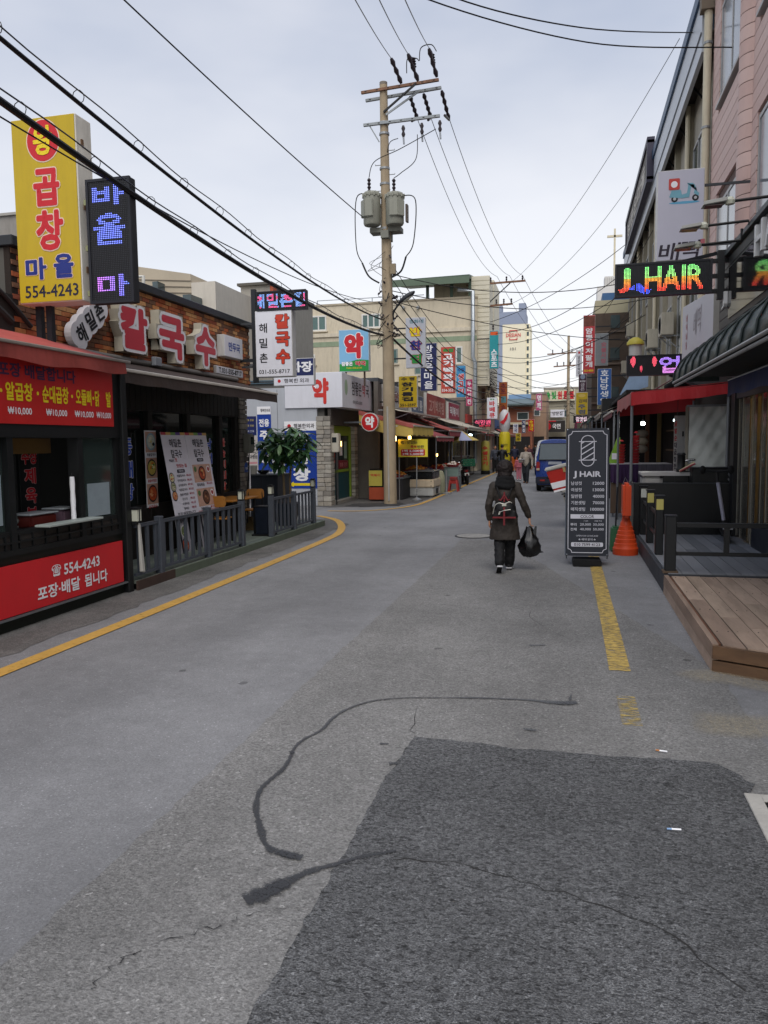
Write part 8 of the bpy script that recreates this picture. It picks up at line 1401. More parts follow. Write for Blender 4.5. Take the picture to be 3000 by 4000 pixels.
def person(lab, loc, rz, J, cl, s=1.0, vox=.012, cat='person', hair='short', hands=True, coat=None, fwd=(0, 1, 0)):
    """J: joint positions in metres for a 1.6 m figure (x right, y forward, z up)"""
    o = T('person', lab, cat, loc, rz); S_ = lambda p: Vector(p)*s; mb = MB(); V = {k: S_(v) for k, v in J.items() if not isinstance(v, float)}
    head(mb, V['head'], s, fwd); limb(mb, [V['neck']-Vector((0, 0, .05)), V['head']-Vector((0, 0, .05))], [.055*s, .05*s]); limb(mb, [V['pelvis'], V['chest'], V['neck']-Vector((0, 0, .06*s))], [.115*s, .12*s, .07*s])
    for q in 'LR':
        limb(mb, [V['neck']-Vector((0, 0, .07*s)), V['sh'+q], V['el'+q], V['wr'+q]], [.06*s, .052*s, .040*s, .027*s])
        limb(mb, [V['hip'+q], V['kn'+q], V['an'+q]], [.085*s, .058*s, .038*s]); limb(mb, [V['an'+q], V['toe'+q]], [.04*s, .035*s])
        if hands: dv = (V['wr'+q]-V['el'+q]).normalized(); hand(mb, V['wr'+q]+dv*.015, J.get('hd'+q, dv), J.get('hs'+q, (0, 1, 0)), 1, s, J.get('curl'+q, .35), .0085 if vox < .013 else .011)
    body = blob('body', mb, SKIN, o, vox if not hands else min(vox, .009), 2)
    tb = MB(); e = .022*s                                                   # top
    limb(tb, [V['pelvis']-Vector((0, 0, .02)), V['pelvis'].lerp(V['chest'], .5), V['chest'], V['neck']-Vector((0, 0, .055*s))], [.145*s, .145*s, .150*s, .085*s], 14)
    for q in 'LR': limb(tb, [V['neck']-Vector((0, 0, .08*s)), V['sh'+q], V['el'+q], V['wr'+q].lerp(V['el'+q], .06)], [.08*s, .073*s, .060*s, .046*s])
    if coat:
        h0 = V['pelvis'].copy(); h1 = Vector((h0.x, h0.y, coat*s)); tb.lathe([(.15*s, h0.z+.10*s), (.19*s, (h0.z+h1.z)/2), (.215*s, h1.z), (.10*s, h1.z+.004)], (h0.x, h0.y, 0), 18, 1.05, .78)
    cl_ = blob('coat' if coat else 'jacket', tb, cl['top'], o, vox, 5); tr = MB()
    for q in 'LR': limb(tr, [V['hip'+q], V['kn'+q], V['an'+q]+Vector((0, 0, .02))], [.10*s, .082*s, .070*s], 12)
    limb(tr, [V['hipL'], V['hipR']], [.11*s, .11*s]); tl_ = blob('trousers', tr, cl['leg'], o, vox, 4)
    if coat:
        for g, st2, ns2 in ((cl_, .030, .09), (tl_, .034, .07)):
            tx = bpy.data.textures.new('folds', 'CLOUDS'); tx.noise_scale = ns2; tx.noise_depth = 3; dm_ = g.modifiers.new('folds', 'DISPLACE'); dm_.texture = tx; dm_.strength = st2; dm_.texture_coords = 'LOCAL'
    for q in 'LR':
        a, t = V['an'+q], V['toe'+q]; sh = MB(); limb(sh, [a+Vector((0, 0, .0)), a.lerp(t, .5)+Vector((0, 0, .012)), t], [.047*s, .045*s, .036*s]); hl = a-(t-a).normalized()*.045*s; limb(sh, [hl-Vector((0, 0, .025*s)), t-Vector((0, 0, .012*s))], [.034*s, .03*s]); so = blob('shoe', sh, cl['shoe'], o, min(vox, .012), 2)
        d = (t-a); d = d.normalized(); u_ = d.cross(Vector((1, 0, 0))).normalized(); u_ = u_ if u_.z > 0 else -u_; a2, t2 = a-d*.06*s-u_*.055*s, t+d*.02*s-u_*.035*s; MB().bar(a2, t2, .086*s, .024*s).build('sole', cl.get('sole', RUBBER), so, bevel=.008); MB().bar(a2.lerp(t2, .06)-u_*.014*s, t2.lerp(a2, .06)-u_*.014*s, .070*s, .006*s).build('tread', RUBBER, so)
    c = V['head']; f = Vector(fwd).normalized(); hb = MB()
    if hair == 'perm': hb.ball(c+Vector((0, 0, .035))*s-f*.025*s, .122*s, .122*s, .122*s, 16, 10); hb.ball(c-f*.05*s+Vector((0, 0, -.07))*s, .105*s, .095*s, .10*s, 12, 8)
    elif hair == 'short': hb.ball(c+Vector((0, 0, .052))*s-f*.022*s, .090*s, .100*s, .088*s, 14, 10)
    else: hb.ball(c+Vector((0, 0, .04))*s-f*.03*s, .1*s, .11*s, .11*s, 14, 10); limb(hb, [c-f*.08*s, c-f*.1*s-Vector((0, 0, .16*s))], [.06*s, .03*s])
    hm = cl.get('hair', HAIR); ho = blob('hair', hb, hm, o, .011, 2)
    if hair == 'perm':
        tx = bpy.data.textures.new('curl', 'CLOUDS'); tx.noise_scale = .025; dm_ = ho.modifiers.new('curl', 'DISPLACE'); dm_.texture = tx; dm_.strength = .035; dm_.texture_coords = 'LOCAL'
    ft = MB()                                                             # eyes and brows on the face side
    r = f.cross(Vector((0, 0, 1))).normalized()
    for sx in (-1, 1):
        ft.ball(c+r*sx*.031*s+f*.088*s+Vector((0, 0, -.005*s)), .009*s, .006*s, .006*s, 8, 5)
    ft.build('eyes', BLACK, body, smooth=True, kind='stuff'); return o, V
STAND = dict(head=(0, .01, 1.50), neck=(0, 0, 1.36), chest=(0, 0, 1.15), pelvis=(0, 0, .86), shL=(-.17, 0, 1.27), shR=(.17, 0, 1.27), elL=(-.24, -.02, 1.0), elR=(.24, -.02, 1.0), wrL=(-.25, .06, .77), wrR=(.25, .06, .77), hipL=(-.085, 0, .82), hipR=(.085, 0, .82), knL=(-.09, .03, .45), knR=(.09, .0, .45), anL=(-.09, 0, .075), anR=(.09, -.02, .075), toeL=(-.10, .15, .04), toeR=(.10, .13, .04))
# ---- the woman with the backpack
J = dict(STAND); J.update(head=(.0, .035, 1.475), neck=(0, .0, 1.335), chest=(0, -.005, 1.12), pelvis=(.0, -.02, .85), shL=(-.165, .0, 1.245), shR=(.165, 0, 1.245), elL=(-.235, -.05, .98), elR=(.27, -.02, .98), wrL=(-.225, .02, .76), wrR=(.345, .05, .79), hipL=(-.08, -.02, .80), hipR=(.085, -.01, .80), knL=(-.075, -.05, .44), knR=(.08, .07, .43), anL=(-.065, -.34, .145), anR=(.06, .10, .075), toeL=(-.085, -.19, .045), toeR=(.075, .25, .04), hsL=(.1, 1, 0), hsR=(-.1, 1, 0), hdR=(.05, .05, -1), hdL=(0, .1, -1), curlR=.75, curlL=.4)
COATM = M('coat_olive', '#332d28', .75, var=.18, scale=7, bump=.25, bscale=30); TRB = M('trouser_black', '#0e0e10', .75, var=.2)
wm, V = person('woman walking away in dark coat with black backpack and plastic bag', (-.91, 11.3, 0), 3, J, dict(top=COATM, leg=TRB, shoe=M('sneaker_black', '#17171a', .6), sole=M('sole_white', '#c9c9cc', .5), hair=M('hair_brown', '#1b1210', .7, var=.5, scale=40)), 1.0, .011, hair='perm', coat=.47)
sc = MB()
for k in range(3): 
    ring = [Vector((.09*math.cos(a)*(1.0+.2*k), .0+.09*math.sin(a)*(1.0+.15*k), 1.36-.055*k+.012*math.sin(3*a+k))) for a in np.linspace(0, 2*math.pi, 17)[:-1]]; sc.tube(ring+[ring[0]], .045, 8)
blob('scarf', sc, M('scarf_black', '#08080a', .9, var=.3, scale=20), wm, .012, 3)
bk = T('backpack', 'small black backpack with red straps and silver zips on the walking woman', 'backpack', (-.905, 11.12, .80), 3); mb = MB(); mb.ball((0, -.0, .12), .165, .085, .135, 16, 10); mb.box(-.16, .16, -.06, .07, .0, .10)
blob('bag_body', mb, M('pack_black', '#0b0b0d', .5, var=.2), bk, .012, 5); RS = M('strap_red', '#6e1c22', .6); ZP = M('zip_silver', '#b9b7ad', .35, metal=.4)
B('red_band', (-.165, .165, -.092, -.075, -.0, .022), RS, bk); B('red_band', (-.013, .013, -.100, -.085, -.10, .16), RS, bk); B('label', (-.03, .03, -.096, -.083, .175, .205), M('label_pale', '#b5b3a6', .5), bk)
MB().tube(smooth_pts([(-.16, -.07, .06), (-.13, -.085, .18), (-.07, -.09, .22), (0, -.092, .205), (.07, -.09, .235), (.11, -.085, .22)], 6), .006, 6).build('zip', ZP, bk, smooth=True); MB().tube([(-.06, -.095, .09), (.0, -.1, .115), (.09, -.095, .125)], .005, 6).build('zip', ZP, bk); MB().hexa([(-.085, -.105, .055), (-.062, -.105, .055), (-.062, -.095, .055), (-.085, -.095, .055), (-.07, -.105, .10), (-.05, -.105, .10), (-.05, -.095, .10), (-.07, -.095, .10)]).build('zip_pull', ZP, bk)
for sx in (-1, 1): MB().tube(smooth_pts([(sx*.03, -.02, .24), (sx*.08, .03, .36), (sx*.12, .12, .46), (sx*.12, .22, .40)], 6), .014, 6).build('strap', M('strap_black', '#0d0d0f', .7), bk, smooth=True)
for pts in (((-.075, -.055, .27), (-.05, -.05, .25), (0, -.04, .33)), ((.075, -.055, .27), (.05, -.05, .25), (0, -.04, .33)), ((0, -.06, .23), (0, -.035, .30), (0, -.01, .37))): MB().tube(pts, .012, 6).build('red_lace', RS, bk)
bg = T('plastic_bag', 'full black plastic bag hanging from the woman’s hand', 'bag', (-.555, 11.36, .20)); rr = random.Random(8); mb = MB()
prof = [(.02, 0), (.10, .02), (.14, .09), (.145, .17), (.12, .26), (.07, .36), (.035, .45)]; nn = 22; vs_ = []
for r, z in prof:
    for k in range(nn): a = 2*math.pi*k/nn; q = r*(1+.16*math.sin(5*a+z*20)+rr.uniform(-.07, .07)); vs_.append((q*math.cos(a)*1.05+.12*max(0, z-.25)*-.5, q*math.sin(a)*.75, z+rr.uniform(-.008, .008)))
mb.add(vs_, [(i*nn+k, i*nn+(k+1) % nn, (i+1)*nn+(k+1) % nn, (i+1)*nn+k) for i in range(len(prof)-1) for k in range(nn)]+[tuple(range(nn-1, -1, -1))]); PBK = M('poly_black', '#060608', .28, var=.1, spec=.6); mb.build('sack', PBK, bg, smooth=True)
MB().hexa([(.02, -.02, .30), (.09, -.02, .24), (.09, .02, .24), (.02, .02, .30), (.075, -.004, .46), (.10, -.004, .46), (.10, .004, .46), (.075, .004, .46)]).build('loose_ear', PBK, bg, bevel=.004); MB().hexa([(.08, -.03, .10), (.12, -.03, .06), (.12, .03, .06), (.08, .03, .10), (.19, -.005, .085), (.2, -.005, .075), (.2, .005, .075), (.19, .005, .085)]).build('loose_ear', PBK, bg)
# ---- distant people
J = dict(STAND); J.update(elR=(.25, .05, 1.03), wrR=(.14, .22, .98), elL=(-.26, -.05, 1.0), wrL=(-.27, .02, .75), knL=(-.08, .10, .46), anL=(-.07, .10, .08), toeL=(-.08, .25, .05), knR=(.08, .02, .45), anR=(.07, -.14, .10), toeR=(.08, .0, .05))
mn, V = person('man in beige sweater walking this way carrying a package', (-1.90, 35.2, 0), 172, J, dict(top=M('sweater_beige', '#a39a8e', .85, var=.1), leg=M('jeans_dark', '#23262c', .8), shoe=BLKMETAL), 1.04, .014)
o = T('package', 'white-topped grey package held by the man in beige', 'package', (-2.10, 34.92, .98), 172); MB().box(-.12, .1, -.08, .08, -.05, .10).build('box_body', M('pkg_grey', '#6d6562', .7), o, bevel=.015); B('top_sheet', (-.15, .12, -.1, .1, .10, .115), WHITE, o)
J = dict(STAND); kd, V = person('small child in pink padded jacket walking away', (-2.36, 37.5, 0), 0, J, dict(top=M('puffer_pink', '#b5606c', .6, var=.1), leg=M('kid_leg', '#b06a78', .7), shoe=WHITE), .74, .014, hair='perm')
mb = MB()
for k in range(5): mb.lathe([(.15, .64+k*.065), (.165, .67+k*.065), (.15, .70+k*.065)], (0, 0, 0), 18, 1, .85)
mb.build('quilting', MATS['puffer_pink'], kd, smooth=True, kind='stuff')
J = dict(STAND); J.update(elL=(-.25, .12, 1.02), wrL=(-.2, .3, 1.0), elR=(.25, .12, 1.02), wrR=(.2, .3, 1.0)); person('person in navy top and orange apron working at the stalls', (-3.3, 48.2, 0), 20, J, dict(top=M('top_navy2', '#23263a', .8), leg=M('apron_orange', '#b55a1e', .7), shoe=RUBBER), 1.05, .018)
J = dict(STAND); J.update(pelvis=(0, -.05, .80), hipL=(-.1, -.05, .78), hipR=(.1, -.05, .78), knL=(-.16, .28, .62), knR=(.16, .28, .62), anL=(-.16, .22, .28), anR=(.16, .22, .28), toeL=(-.16, .36, .26), toeR=(.16, .36, .26), elL=(-.25, .15, 1.02), wrL=(-.25, .38, 1.0), elR=(.25, .15, 1.02), wrR=(.25, .38, 1.0)); person('person in black jacket riding a red motorbike away', (-3.7, 43.9, 0), 0, J, dict(top=M('jacket_black', '#101116', .6), leg=M('jeans2', '#2b3342', .8), shoe=RUBBER), 1.05, .016)
J = dict(STAND); person('person in grey jacket beside the yellow pillar', (-4.35, 46.6, 0), 200, J, dict(top=M('jacket_grey', '#3c3f4a', .7), leg=TRB, shoe=RUBBER), 1.03, .02); person('person in dark red patterned top among the far stalls', (-2.6, 52, 0), 190, J, dict(top=M('top_maroon', '#4f2a33', .8, var=.4, scale=20), leg=TRB, shoe=RUBBER), 1.03, .02); person('person in black beyond the man in beige', (-2.35, 56, 0), 0, J, dict(top=M('jacket_black', '#101116', .6), leg=TRB, shoe=RUBBER), 1.06, .02)
# ---- motorcycles
def motorcycle(lab, loc, rz, lean, paint, crate=None, box=None, grp=None):
    o = T('motorcycle', lab, 'motorcycle', loc, rz, grp, ry=lean)
    for y in (-.58, .62):
        tyre = MB().lathe([(.21, -.045), (.255, -.05), (.285, -.02), (.285, .02), (.255, .05), (.21, .045)], n=24).build('tyre', RUBBER, o, smooth=True); tyre.rotation_euler = (0, R(90), 0); tyre.location = (0, y, .285); rim = MB().lathe([(.19, -.02), (.21, -.03), (.21, .03), (.19, .02)], n=20).build('rim', CHROME, tyre)
        for k in range(6): a = 2*math.pi*k/6; MB().bar((.03*math.cos(a), .03*math.sin(a), 0), (.19*math.cos(a), .19*math.sin(a), 0), .012).build('spoke', CHROME, tyre)
        MB().tube([(.0, y-.24, .44) if y < 0 else (0, y-.28, .48), (0, y, .60), (0, y+.22, .46)], .055, 8).build('mudguard', paint, o, smooth=True)
    MB().tube([(0, .62, .29), (0, .44, .72), (0, .36, .95)], .035, 8).build('fork', CHROME, o); MB().tube([(-.33, .28, 1.02), (-.12, .36, .98), (.12, .36, .98), (.33, .28, 1.02)], .014, 8).build('handlebar', CHROME, o)
    MB().hexa([(-.09, -.15, .32), (.09, -.15, .32), (.08, .28, .32), (-.08, .28, .32), (-.09, -.2, .58), (.09, -.2, .58), (.09, .34, .62), (-.09, .34, .62)]).build('engine', M('engine_grey', '#4b4d4f', .5, metal=.5), o, bevel=.03); MB().hexa([(-.11, -.72, .58), (.11, -.72, .58), (.11, .18, .56), (-.11, .18, .56), (-.10, -.7, .70), (.10, -.7, .70), (.08, .14, .66), (-.08, .14, .66)]).build('side_panel', paint, o, bevel=.03)
    MB().hexa([(-.12, -.68, .70), (.12, -.68, .70), (.10, .1, .68), (-.10, .1, .68), (-.11, -.66, .80), (.11, -.66, .80), (.08, .08, .76), (-.08, .08, .76)]).build('seat', M('seat_dark', '#2a1416', .6), o, bevel=.03); MB().hexa([(-.16, .22, .35), (.16, .22, .35), (.12, .45, .40), (-.12, .45, .40), (-.15, .3, .9), (.15, .3, .9), (.10, .45, .92), (-.10, .45, .92)]).build('leg_shield', M('shield_white', '#a8a59c', .5), o, bevel=.03)
    MB().lathe([(.02, -.05), (.09, -.02), (.10, .04), (.06, .08)], (0, .42, 1.0), 14).build('headlamp', CHROME, o); B('tail_lamp', (-.05, .05, -.80, -.74, .58, .65), M('lamp_red', '#7d1a16', .3), o); B('number_plate', (-.1, .1, -.80, -.785, .42, .54), M('plate_pale', '#b5b8b4', .5), o); MB().tube([(.12, .1, .3), (.15, -.3, .3), (.15, -.75, .36)], .035, 8).build('exhaust', CHROME, o, smooth=True); MB().tube([(-.1, 0, .3), (-.24, -.05, .02)], .012, 6).build('side_stand', DARKSTEEL, o); B('rack', (-.14, .14, -.85, -.35, .80, .82), DARKSTEEL, o)
    for sx in (-1, 1): MB().tube([(sx*.3, .29, 1.02), (sx*.34, .27, 1.16)], .006, 5).build('mirror_stalk', CHROME, o); MB().ball((sx*.34, .26, 1.2), .05, .015, .04, 10, 6).build('mirror', BLKMETAL, o)
    return o
motorcycle('white and maroon motorcycle with a green crate parked beyond the stools', (-4.55, 34.3, 0), 18, -6, M('bike_maroon', '#5a1c1c', .4))
o = T('green_crate', 'green plastic crate tied on the parked motorcycle', 'crate', (-4.33, 33.75, .84), 18); GCM = M('crate_green', '#14543a', .5)
for z in (0, .08, .16, .24): 
    for s in (-1, 1): B('slat', (-.25, .25, s*.2-.01, s*.2+.01, z, z+.055), GCM, o); B('slat', (s*.25-.01, s*.25+.01, -.2, .2, z, z+.055), GCM, o)
B('floor', (-.25, .25, -.2, .2, -.02, 0), GCM, o)
for sx in (-1, 1):
    for sy in (-1, 1): B('corner', (sx*.25-.02, sx*.25+.02, sy*.2-.02, sy*.2+.02, 0, .31), GCM, o)
motorcycle('red motorbike under the rider in black', (-3.7, 43.7, 0), 0, 0, M('bike_red', '#a3211f', .35)); motorcycle('delivery motorcycle leaning behind the salon banner', (.20, 17.7, 0), 0, -16, M('bike_black', '#18191b', .35))
c = PY(2192, 1868, 17.0); o = T('delivery_box', 'red delivery box with white lid and stripes tilted behind the salon banner', 'box', (c.x+.02, 17.05, c.z-.24), 0, ry=-14); DBR = M('box_red', '#b3261c', .4, var=.05)
MB().hexa([(-.17, -.2, 0), (.17, -.2, 0), (.17, .2, 0), (-.17, .2, 0), (-.23, -.23, .46), (.23, -.23, .46), (.23, .23, .46), (-.23, .23, .46)]).build('body', DBR, o, bevel=.02); MB().box(-.25, .25, -.25, .25, .46, .53).build('lid', M('lid_white', '#b5b3aa', .45), o, bevel=.02); MB().hexa([(-.182, -.209, .06), (.182, -.209, .06), (.182, -.18, .06), (-.182, -.18, .06), (-.200, -.217, .19), (.200, -.217, .19), (.200, -.18, .19), (-.200, -.18, .19)]).build('stripe', WHITE, o); B('latch', (.12, .17, -.245, -.23, .36, .46), M('latch_tan', '#a38f5a', .5), o); B('red_rim', (-.172, .172, -.208, .0, -.02, .02), WHITE, o)
# ---- vans
def van(lab, loc, rz, paint, s=1.0, plate=True):
    o = T('van', lab, 'van', loc, rz); prof = [(.26, .62), (.34, .685), (.55, .70), (.95, .70), (1.15, .69), (1.22, .675), (1.70, .585), (1.84, .54), (1.91, .44), (1.945, .22), (1.95, .0)]
    st_ = [(0.0, 1.0), (.06, 1.0), (.4, 1.0), (1.2, 1.0), (2.3, 1.0), (2.9, 1.0), (3.25, .97), (3.38, .93)]; vs_ = []; fs_ = []
    for i, (y, k) in enumerate(st_):
        ring = [(w, z) for z, w in prof]+[(-w, z) for z, w in reversed(prof[:-1])]
        for w, z in ring:
            yo = y
            if i <= 1: yo = y+max(0, z-1.1)*.17+(.03 if z < .35 else 0)+(.05 if i == 0 and abs(w) > .6 else 0)
            if i >= 5: yo = y-max(0, z-.95)*(.10 if i == 5 else .45 if i == 6 else .50)
            zz = z if not (i in (0, 7) and z > 1.9) else z-.03; vs_.append((w*k*(.97 if i in (0,) else 1), yo, zz))
    n = len(prof)*2-1
    for i in range(len(st_)-1):
        for k in range(n): fs_.append((i*n+k, i*n+(k+1) % n, (i+1)*n+(k+1) % n, (i+1)*n+k))
    fs_ += [tuple(range(n-1, -1, -1)), tuple((len(st_)-1)*n+k for k in range(n))]
    bd_ = MB().add(vs_, fs_).build('body', paint, o, smooth=True); VG = M('van_glass', '#4a5558', .06, var=.15, scale=2, spec=.9)
    def rear(x0, x1, z0, z1, nm, m_, d=.012, par=o, bev=0):
        f = lambda z: max(0, z-1.1)*.17-d; r = MB().hexa([(x0, f(z0), z0), (x1, f(z0), z0), (x1, f(z0)+.03, z0), (x0, f(z0)+.03, z0), (x0*.93, f(z1), z1), (x1*.93, f(z1), z1), (x1*.93, f(z1)+.03, z1), (x0*.93, f(z1)+.03, z1)]).build(nm, m_, par, bevel=bev); return r
    rear(-.60, .60, 1.17, 1.80, 'window_seal', BLKMETAL, .004, bev=.012); rear(-.57, .57, 1.20, 1.77, 'rear_window', VG, .009); rear(-.20, .20, .66, .80, 'number_plate', M('plate_pale', '#b5b8b4', .5), .02) if plate else None
    B('rear_bumper', (-.70, .70, -.08, .12, .30, .56), M('bumper_dark', '#1c2030', .5), o, bevel=.03); rear(-.25, .25, 1.02, 1.12, 'latch_panel', M('latch_white', '#9aa0a8', .5), .014)
    for sx in (-1, 1):
        lp = B('tail_lamp', (min(sx*.55, sx*.68), max(sx*.55, sx*.68), -.02, .05, .78, 1.12), M('lamp_red2', '#8f1c18', .25), o, bevel=.02); B('indicator', (min(sx*.56, sx*.67), max(sx*.56, sx*.67), -.026, -.018, .80, .88), M('lamp_amber', '#b5a08a', .3), lp)
        B('fog_lamp', (sx*.45-.09, sx*.45+.09, -.09, -.07, .40, .46), M('lamp_red2', '#8f1c18', .25), o)
        hl = B('head_lamp', (min(sx*.42, sx*.64), max(sx*.42, sx*.64), 3.36, 3.42, .66, .86), M('lamp_clear', '#c3c8cc', .15), o, bevel=.02)
        for y0_, y1_ in ((.35, 1.15), (1.25, 2.1), (2.2, 2.75)): f = lambda z: .69-max(0, z-1.18)*.185+.006; MB().hexa([(sx*f(1.22), y0_, 1.22), (sx*(f(1.22)-.03), y0_, 1.22), (sx*(f(1.22)-.03), y1_, 1.22), (sx*f(1.22), y1_, 1.22), (sx*f(1.68), y0_+.04, 1.68), (sx*(f(1.68)-.03), y0_+.04, 1.68), (sx*(f(1.68)-.03), y1_-.04, 1.68), (sx*f(1.68), y1_-.04, 1.68)]).build('side_window', VG, o)
        for y in (.62, 2.72):
            t_ = MB().lathe([(.16, -.08), (.24, -.085), (.275, -.06), (.275, .06), (.24, .085), (.16, .08)], n=22).build('tyre', RUBBER, o, smooth=True); t_.rotation_euler = (0, R(90), 0); t_.location = (sx*.62, y, .275); MB().lathe([(.0, .04), (.15, .05), (.165, .085), (.165, -.085), (.15, -.05), (0, -.04)], n=18).build('rim', GALV, t_)
        MB().ball((sx*.80, 2.65, 1.22), .06, .03, .09, 10, 6).build('mirror', BLKMETAL, o, smooth=True)
    f = lambda z: 3.36-max(0, z-.95)*.47+.03; MB().hexa([(-.58, f(1.15), 1.15), (.58, f(1.15), 1.15), (.58, f(1.15)-.03, 1.15), (-.58, f(1.15)-.03, 1.15), (-.50, f(1.78), 1.78), (.50, f(1.78), 1.78), (.50, f(1.78)-.03, 1.78), (-.50, f(1.78)-.03, 1.78)]).build('windscreen', VG, o); B('front_bumper', (-.66, .66, 3.3, 3.45, .3, .55), M('bumper_dark', '#1c2030', .5), o, bevel=.03)
    B('under_pan', (-.6, .6, .1, 3.2, .2, .3), BLKMETAL, o); return o
van('small blue van parked with its tailgate towards the viewer', (-.52, 29.2, 0), -1.5, M('van_blue', '#24408a', .28, var=.05, spec=.6)); van('white van coming this way behind the blue van', (-1.05, 46, 0), 178, M('van_white', '#a9acb0', .3, var=.05, spec=.6), plate=False)
# ================================================================ OVERHEAD CABLES
def span(lab, pts, r, mat=CABLE, grp=None, sag=0.0, n=24, rings=None, nm='overhead_cable', r2=None):
    a, b = Vector(pts[0]), Vector(pts[-1])
    if len(pts) == 2: P = [a.lerp(b, i/n)-Vector((0, 0, sag*4*(i/n)*(1-i/n))) for i in range(n+1)]
    else: P = [Vector(p) for p in smooth_pts(pts, 10)]
    o = T(nm, lab, 'cable', a, 0, grp); L_ = [p-a for p in P]; MB().tube(L_, r, 6).build('strand', mat, o, smooth=True)
    if r2: MB().tube([p+Vector((.02, .02, .09+.02*math.sin(i*.8))) for i, p in enumerate(L_)], r2, 5).build('support_wire', WIRE, o, smooth=True)
    if rings:
        for i in range(1, len(L_)-1, rings):
            c = L_[i]+Vector((.01, .01, .045)); ring = [c+Vector((0, .0, 0))+Vector((.045*math.cos(t), .02*math.cos(t), .06*math.sin(t))) for t in np.linspace(0, 2*math.pi, 11)]; MB().tube(ring, .004, 4).build('hanger_ring', CABLE, o)
    return o
TOP = Vector((PLX, PLY, 0))
# thick bundles from behind the viewer, over the stall, to the power pole
pA = PX(0, 370, -4.6); pA2 = TOP+Vector((-.1, -.2, 5.15)); d = (pA-pA2); back = pA+d.normalized()*6+Vector((0, 0, .5))
span('thick black cable bundle passing in front of the tall yellow sign', [back, pA2], .032, sag=.55, n=60, rings=3, r2=.008)
pB = PX(0, 150, -4.3); d = pB-(TOP+Vector((-.1, -.2, 5.6))); span('cable bundle with hanger rings high above the stall', [pB+d.normalized()*5+Vector((0, 0, .4)), TOP+Vector((-.1, -.2, 5.6))], .02, sag=.45, n=60, rings=3, r2=.007)
pC = PX(0, 320, -5.0); d = pC-(TOP+Vector((-.1, -.15, 6.1))); span('thin wire just above the thick cable bundle', [pC+d.normalized()*4, TOP+Vector((-.1, -.15, 6.1))], .008, sag=.5, n=40)
q = PY(520, 0, 12); span('single wire running high across the left sky to the transformers', [q+(q-(TOP+Vector((-.5, -.1, 8.5)))).normalized()*6, TOP+Vector((-.62, -.1, 8.62))], .014, sag=.15, n=40)
for i, (px, (ex, ey)) in enumerate(((1403, (1544, 262)), (1495, (1608, 245)), (1595, (1690, 225)))):
    e = TOP+pp(ex, ey)+Vector((0, -.55, 0)); q = PY(px, 0, 14); span('power line rising from the crossarm over the road towards the viewer', [q+(q-e).normalized()*8, e], .011, WIRE, 'power lines from the crossarm over the road', sag=.12, n=30)
P2 = PY(1906, 1700, 51); P2 = Vector((P2.x, 51, 0)); P3 = PY(2218, 1700, 77); P3 = Vector((P3.x, 77, 0))
for i, (sx_, sy_) in enumerate(((1612, 425), (1666, 420), (1742, 430))):
    e = TOP+pp(sx_, sy_)+Vector((0, .7, 0)); span('power line between the near and the far power pole', [e, P2+Vector((.6+.8*i, -.1, 12.45))], .011, WIRE, 'power lines between the two poles', sag=.95, n=30)
    span('power line from the far pole to the thin pole', [P2+Vector((.6+.8*i, -.1, 12.45)), P3+Vector((-1.6+1.1*i, 0, 10.6))], .014, WIRE, 'power lines to the thin pole', sag=.7, n=24)
for i in range(6):
    z = 5.1+.45*i; span('communication cable strung along the market row', [TOP+Vector((.1, .1, z)), P2+Vector((.0, 0, 4.6+.5*i))], (.035, .022, .014, .02, .012, .012)[i], CABLE, 'communication cables along the market row', sag=.5+.1*i, n=26)
    span('communication cable between the two farthest poles', [P2+Vector((0, 0, 4.6+.5*i)), P3+Vector((0, 0, 4.8+.5*i))], .018, CABLE, 'communication cables to the thin pole', sag=.5, n=20)
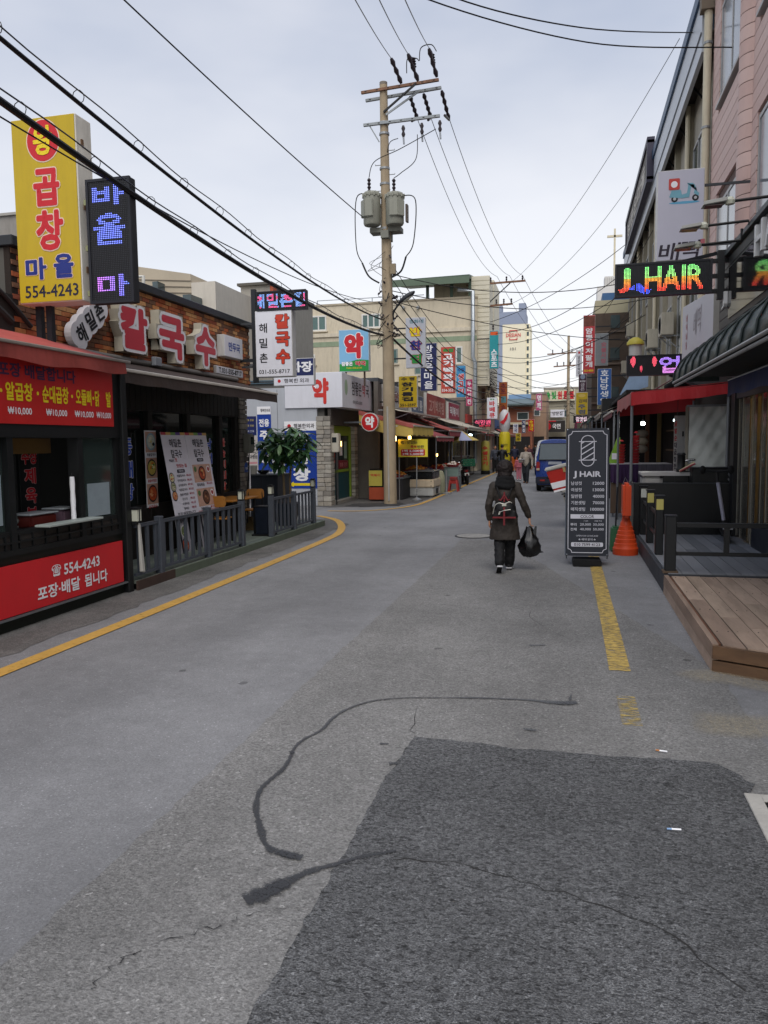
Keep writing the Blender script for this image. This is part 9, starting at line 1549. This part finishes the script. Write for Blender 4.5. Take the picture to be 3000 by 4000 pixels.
# service drops across the road to the salon side
rows = [(TOP+Vector((.1, 0, 7.0)), PX(2620, 1060, 3.0), .6), (TOP+Vector((.1, 0, 6.5)), PX(2560, 1160, 3.0), .5), (TOP+Vector((.1, 0, 6.2)), PX(2520, 1330, 3.0), .3), (P2+Vector((.1, 0, 8.9)), PX(2500, 1010, 3.0), .9), (P2+Vector((.1, 0, 8.2)), PX(2480, 1110, 3.0), .8), (P2+Vector((.1, 0, 7.6)), PX(2520, 1230, 3.0), .9), (P2+Vector((.1, 0, 7.2)), PX(2460, 1240, 3.0), 1.0), (P2+Vector((.1, 0, 6.4)), PX(2440, 1330, 3.0), .9), (P2+Vector((.1, 0, 9.6)), PX(2450, 950, 3.0), .5), (P2+Vector((.1, 0, 5.6)), PX(2400, 1420, 3.0), .8)]
for i, (a, b, sg) in enumerate(rows): span('service cable crossing the street between pole and grey building', [a, b], .013 if i < 3 else .017, CABLE, 'service cables crossing the street', sag=sg, n=26)
for i, (x, z, y2) in enumerate(((2.85, 9.4, 30), (2.85, 8.0, 36), (2.8, 7.0, 42))): span('service cable from the thin pole to the salon side', [P3+Vector((0, 0, 9.4-.8*i)), Vector((x, y2, z))], .014, CABLE, 'service cables from the thin pole', sag=.5, n=22)
# the two wires over the top of the picture and the long diagonals on the right
for i, ((x0, y0), (x1, y1)) in enumerate((((1720, 0), (2725, 128)), ((1600, 0), (2860, 185)))):
    a, m_, b = PY(x0, y0-30, 13), PY((x0*.45+x1*.55), (108 if i == 0 else 165), 15.5), PX(x1, y1, 2.95); span(['upper wire looping across the sky to the white eave', 'lower wire looping across the sky to the pink building'][i], [a+(a-m_)*.6+Vector((0, 0, .6)), a, m_, b], .012, CABLE)
b0 = PX(2655, 150, 2.78); span('long wire slanting down from the white eave to the far pole', [b0, P2+Vector((1.4, 0, 12.0))], .010, WIRE, sag=.8, n=30); b1 = PX(2455, 730, 2.78); span('lower slanting wire from the eave to the far pole', [b1, P2+Vector((1.2, 0, 10.6))], .012, WIRE, sag=.9, n=30)
o = bpy.data.scenes.get('workbench'); bpy.data.scenes.remove(o)
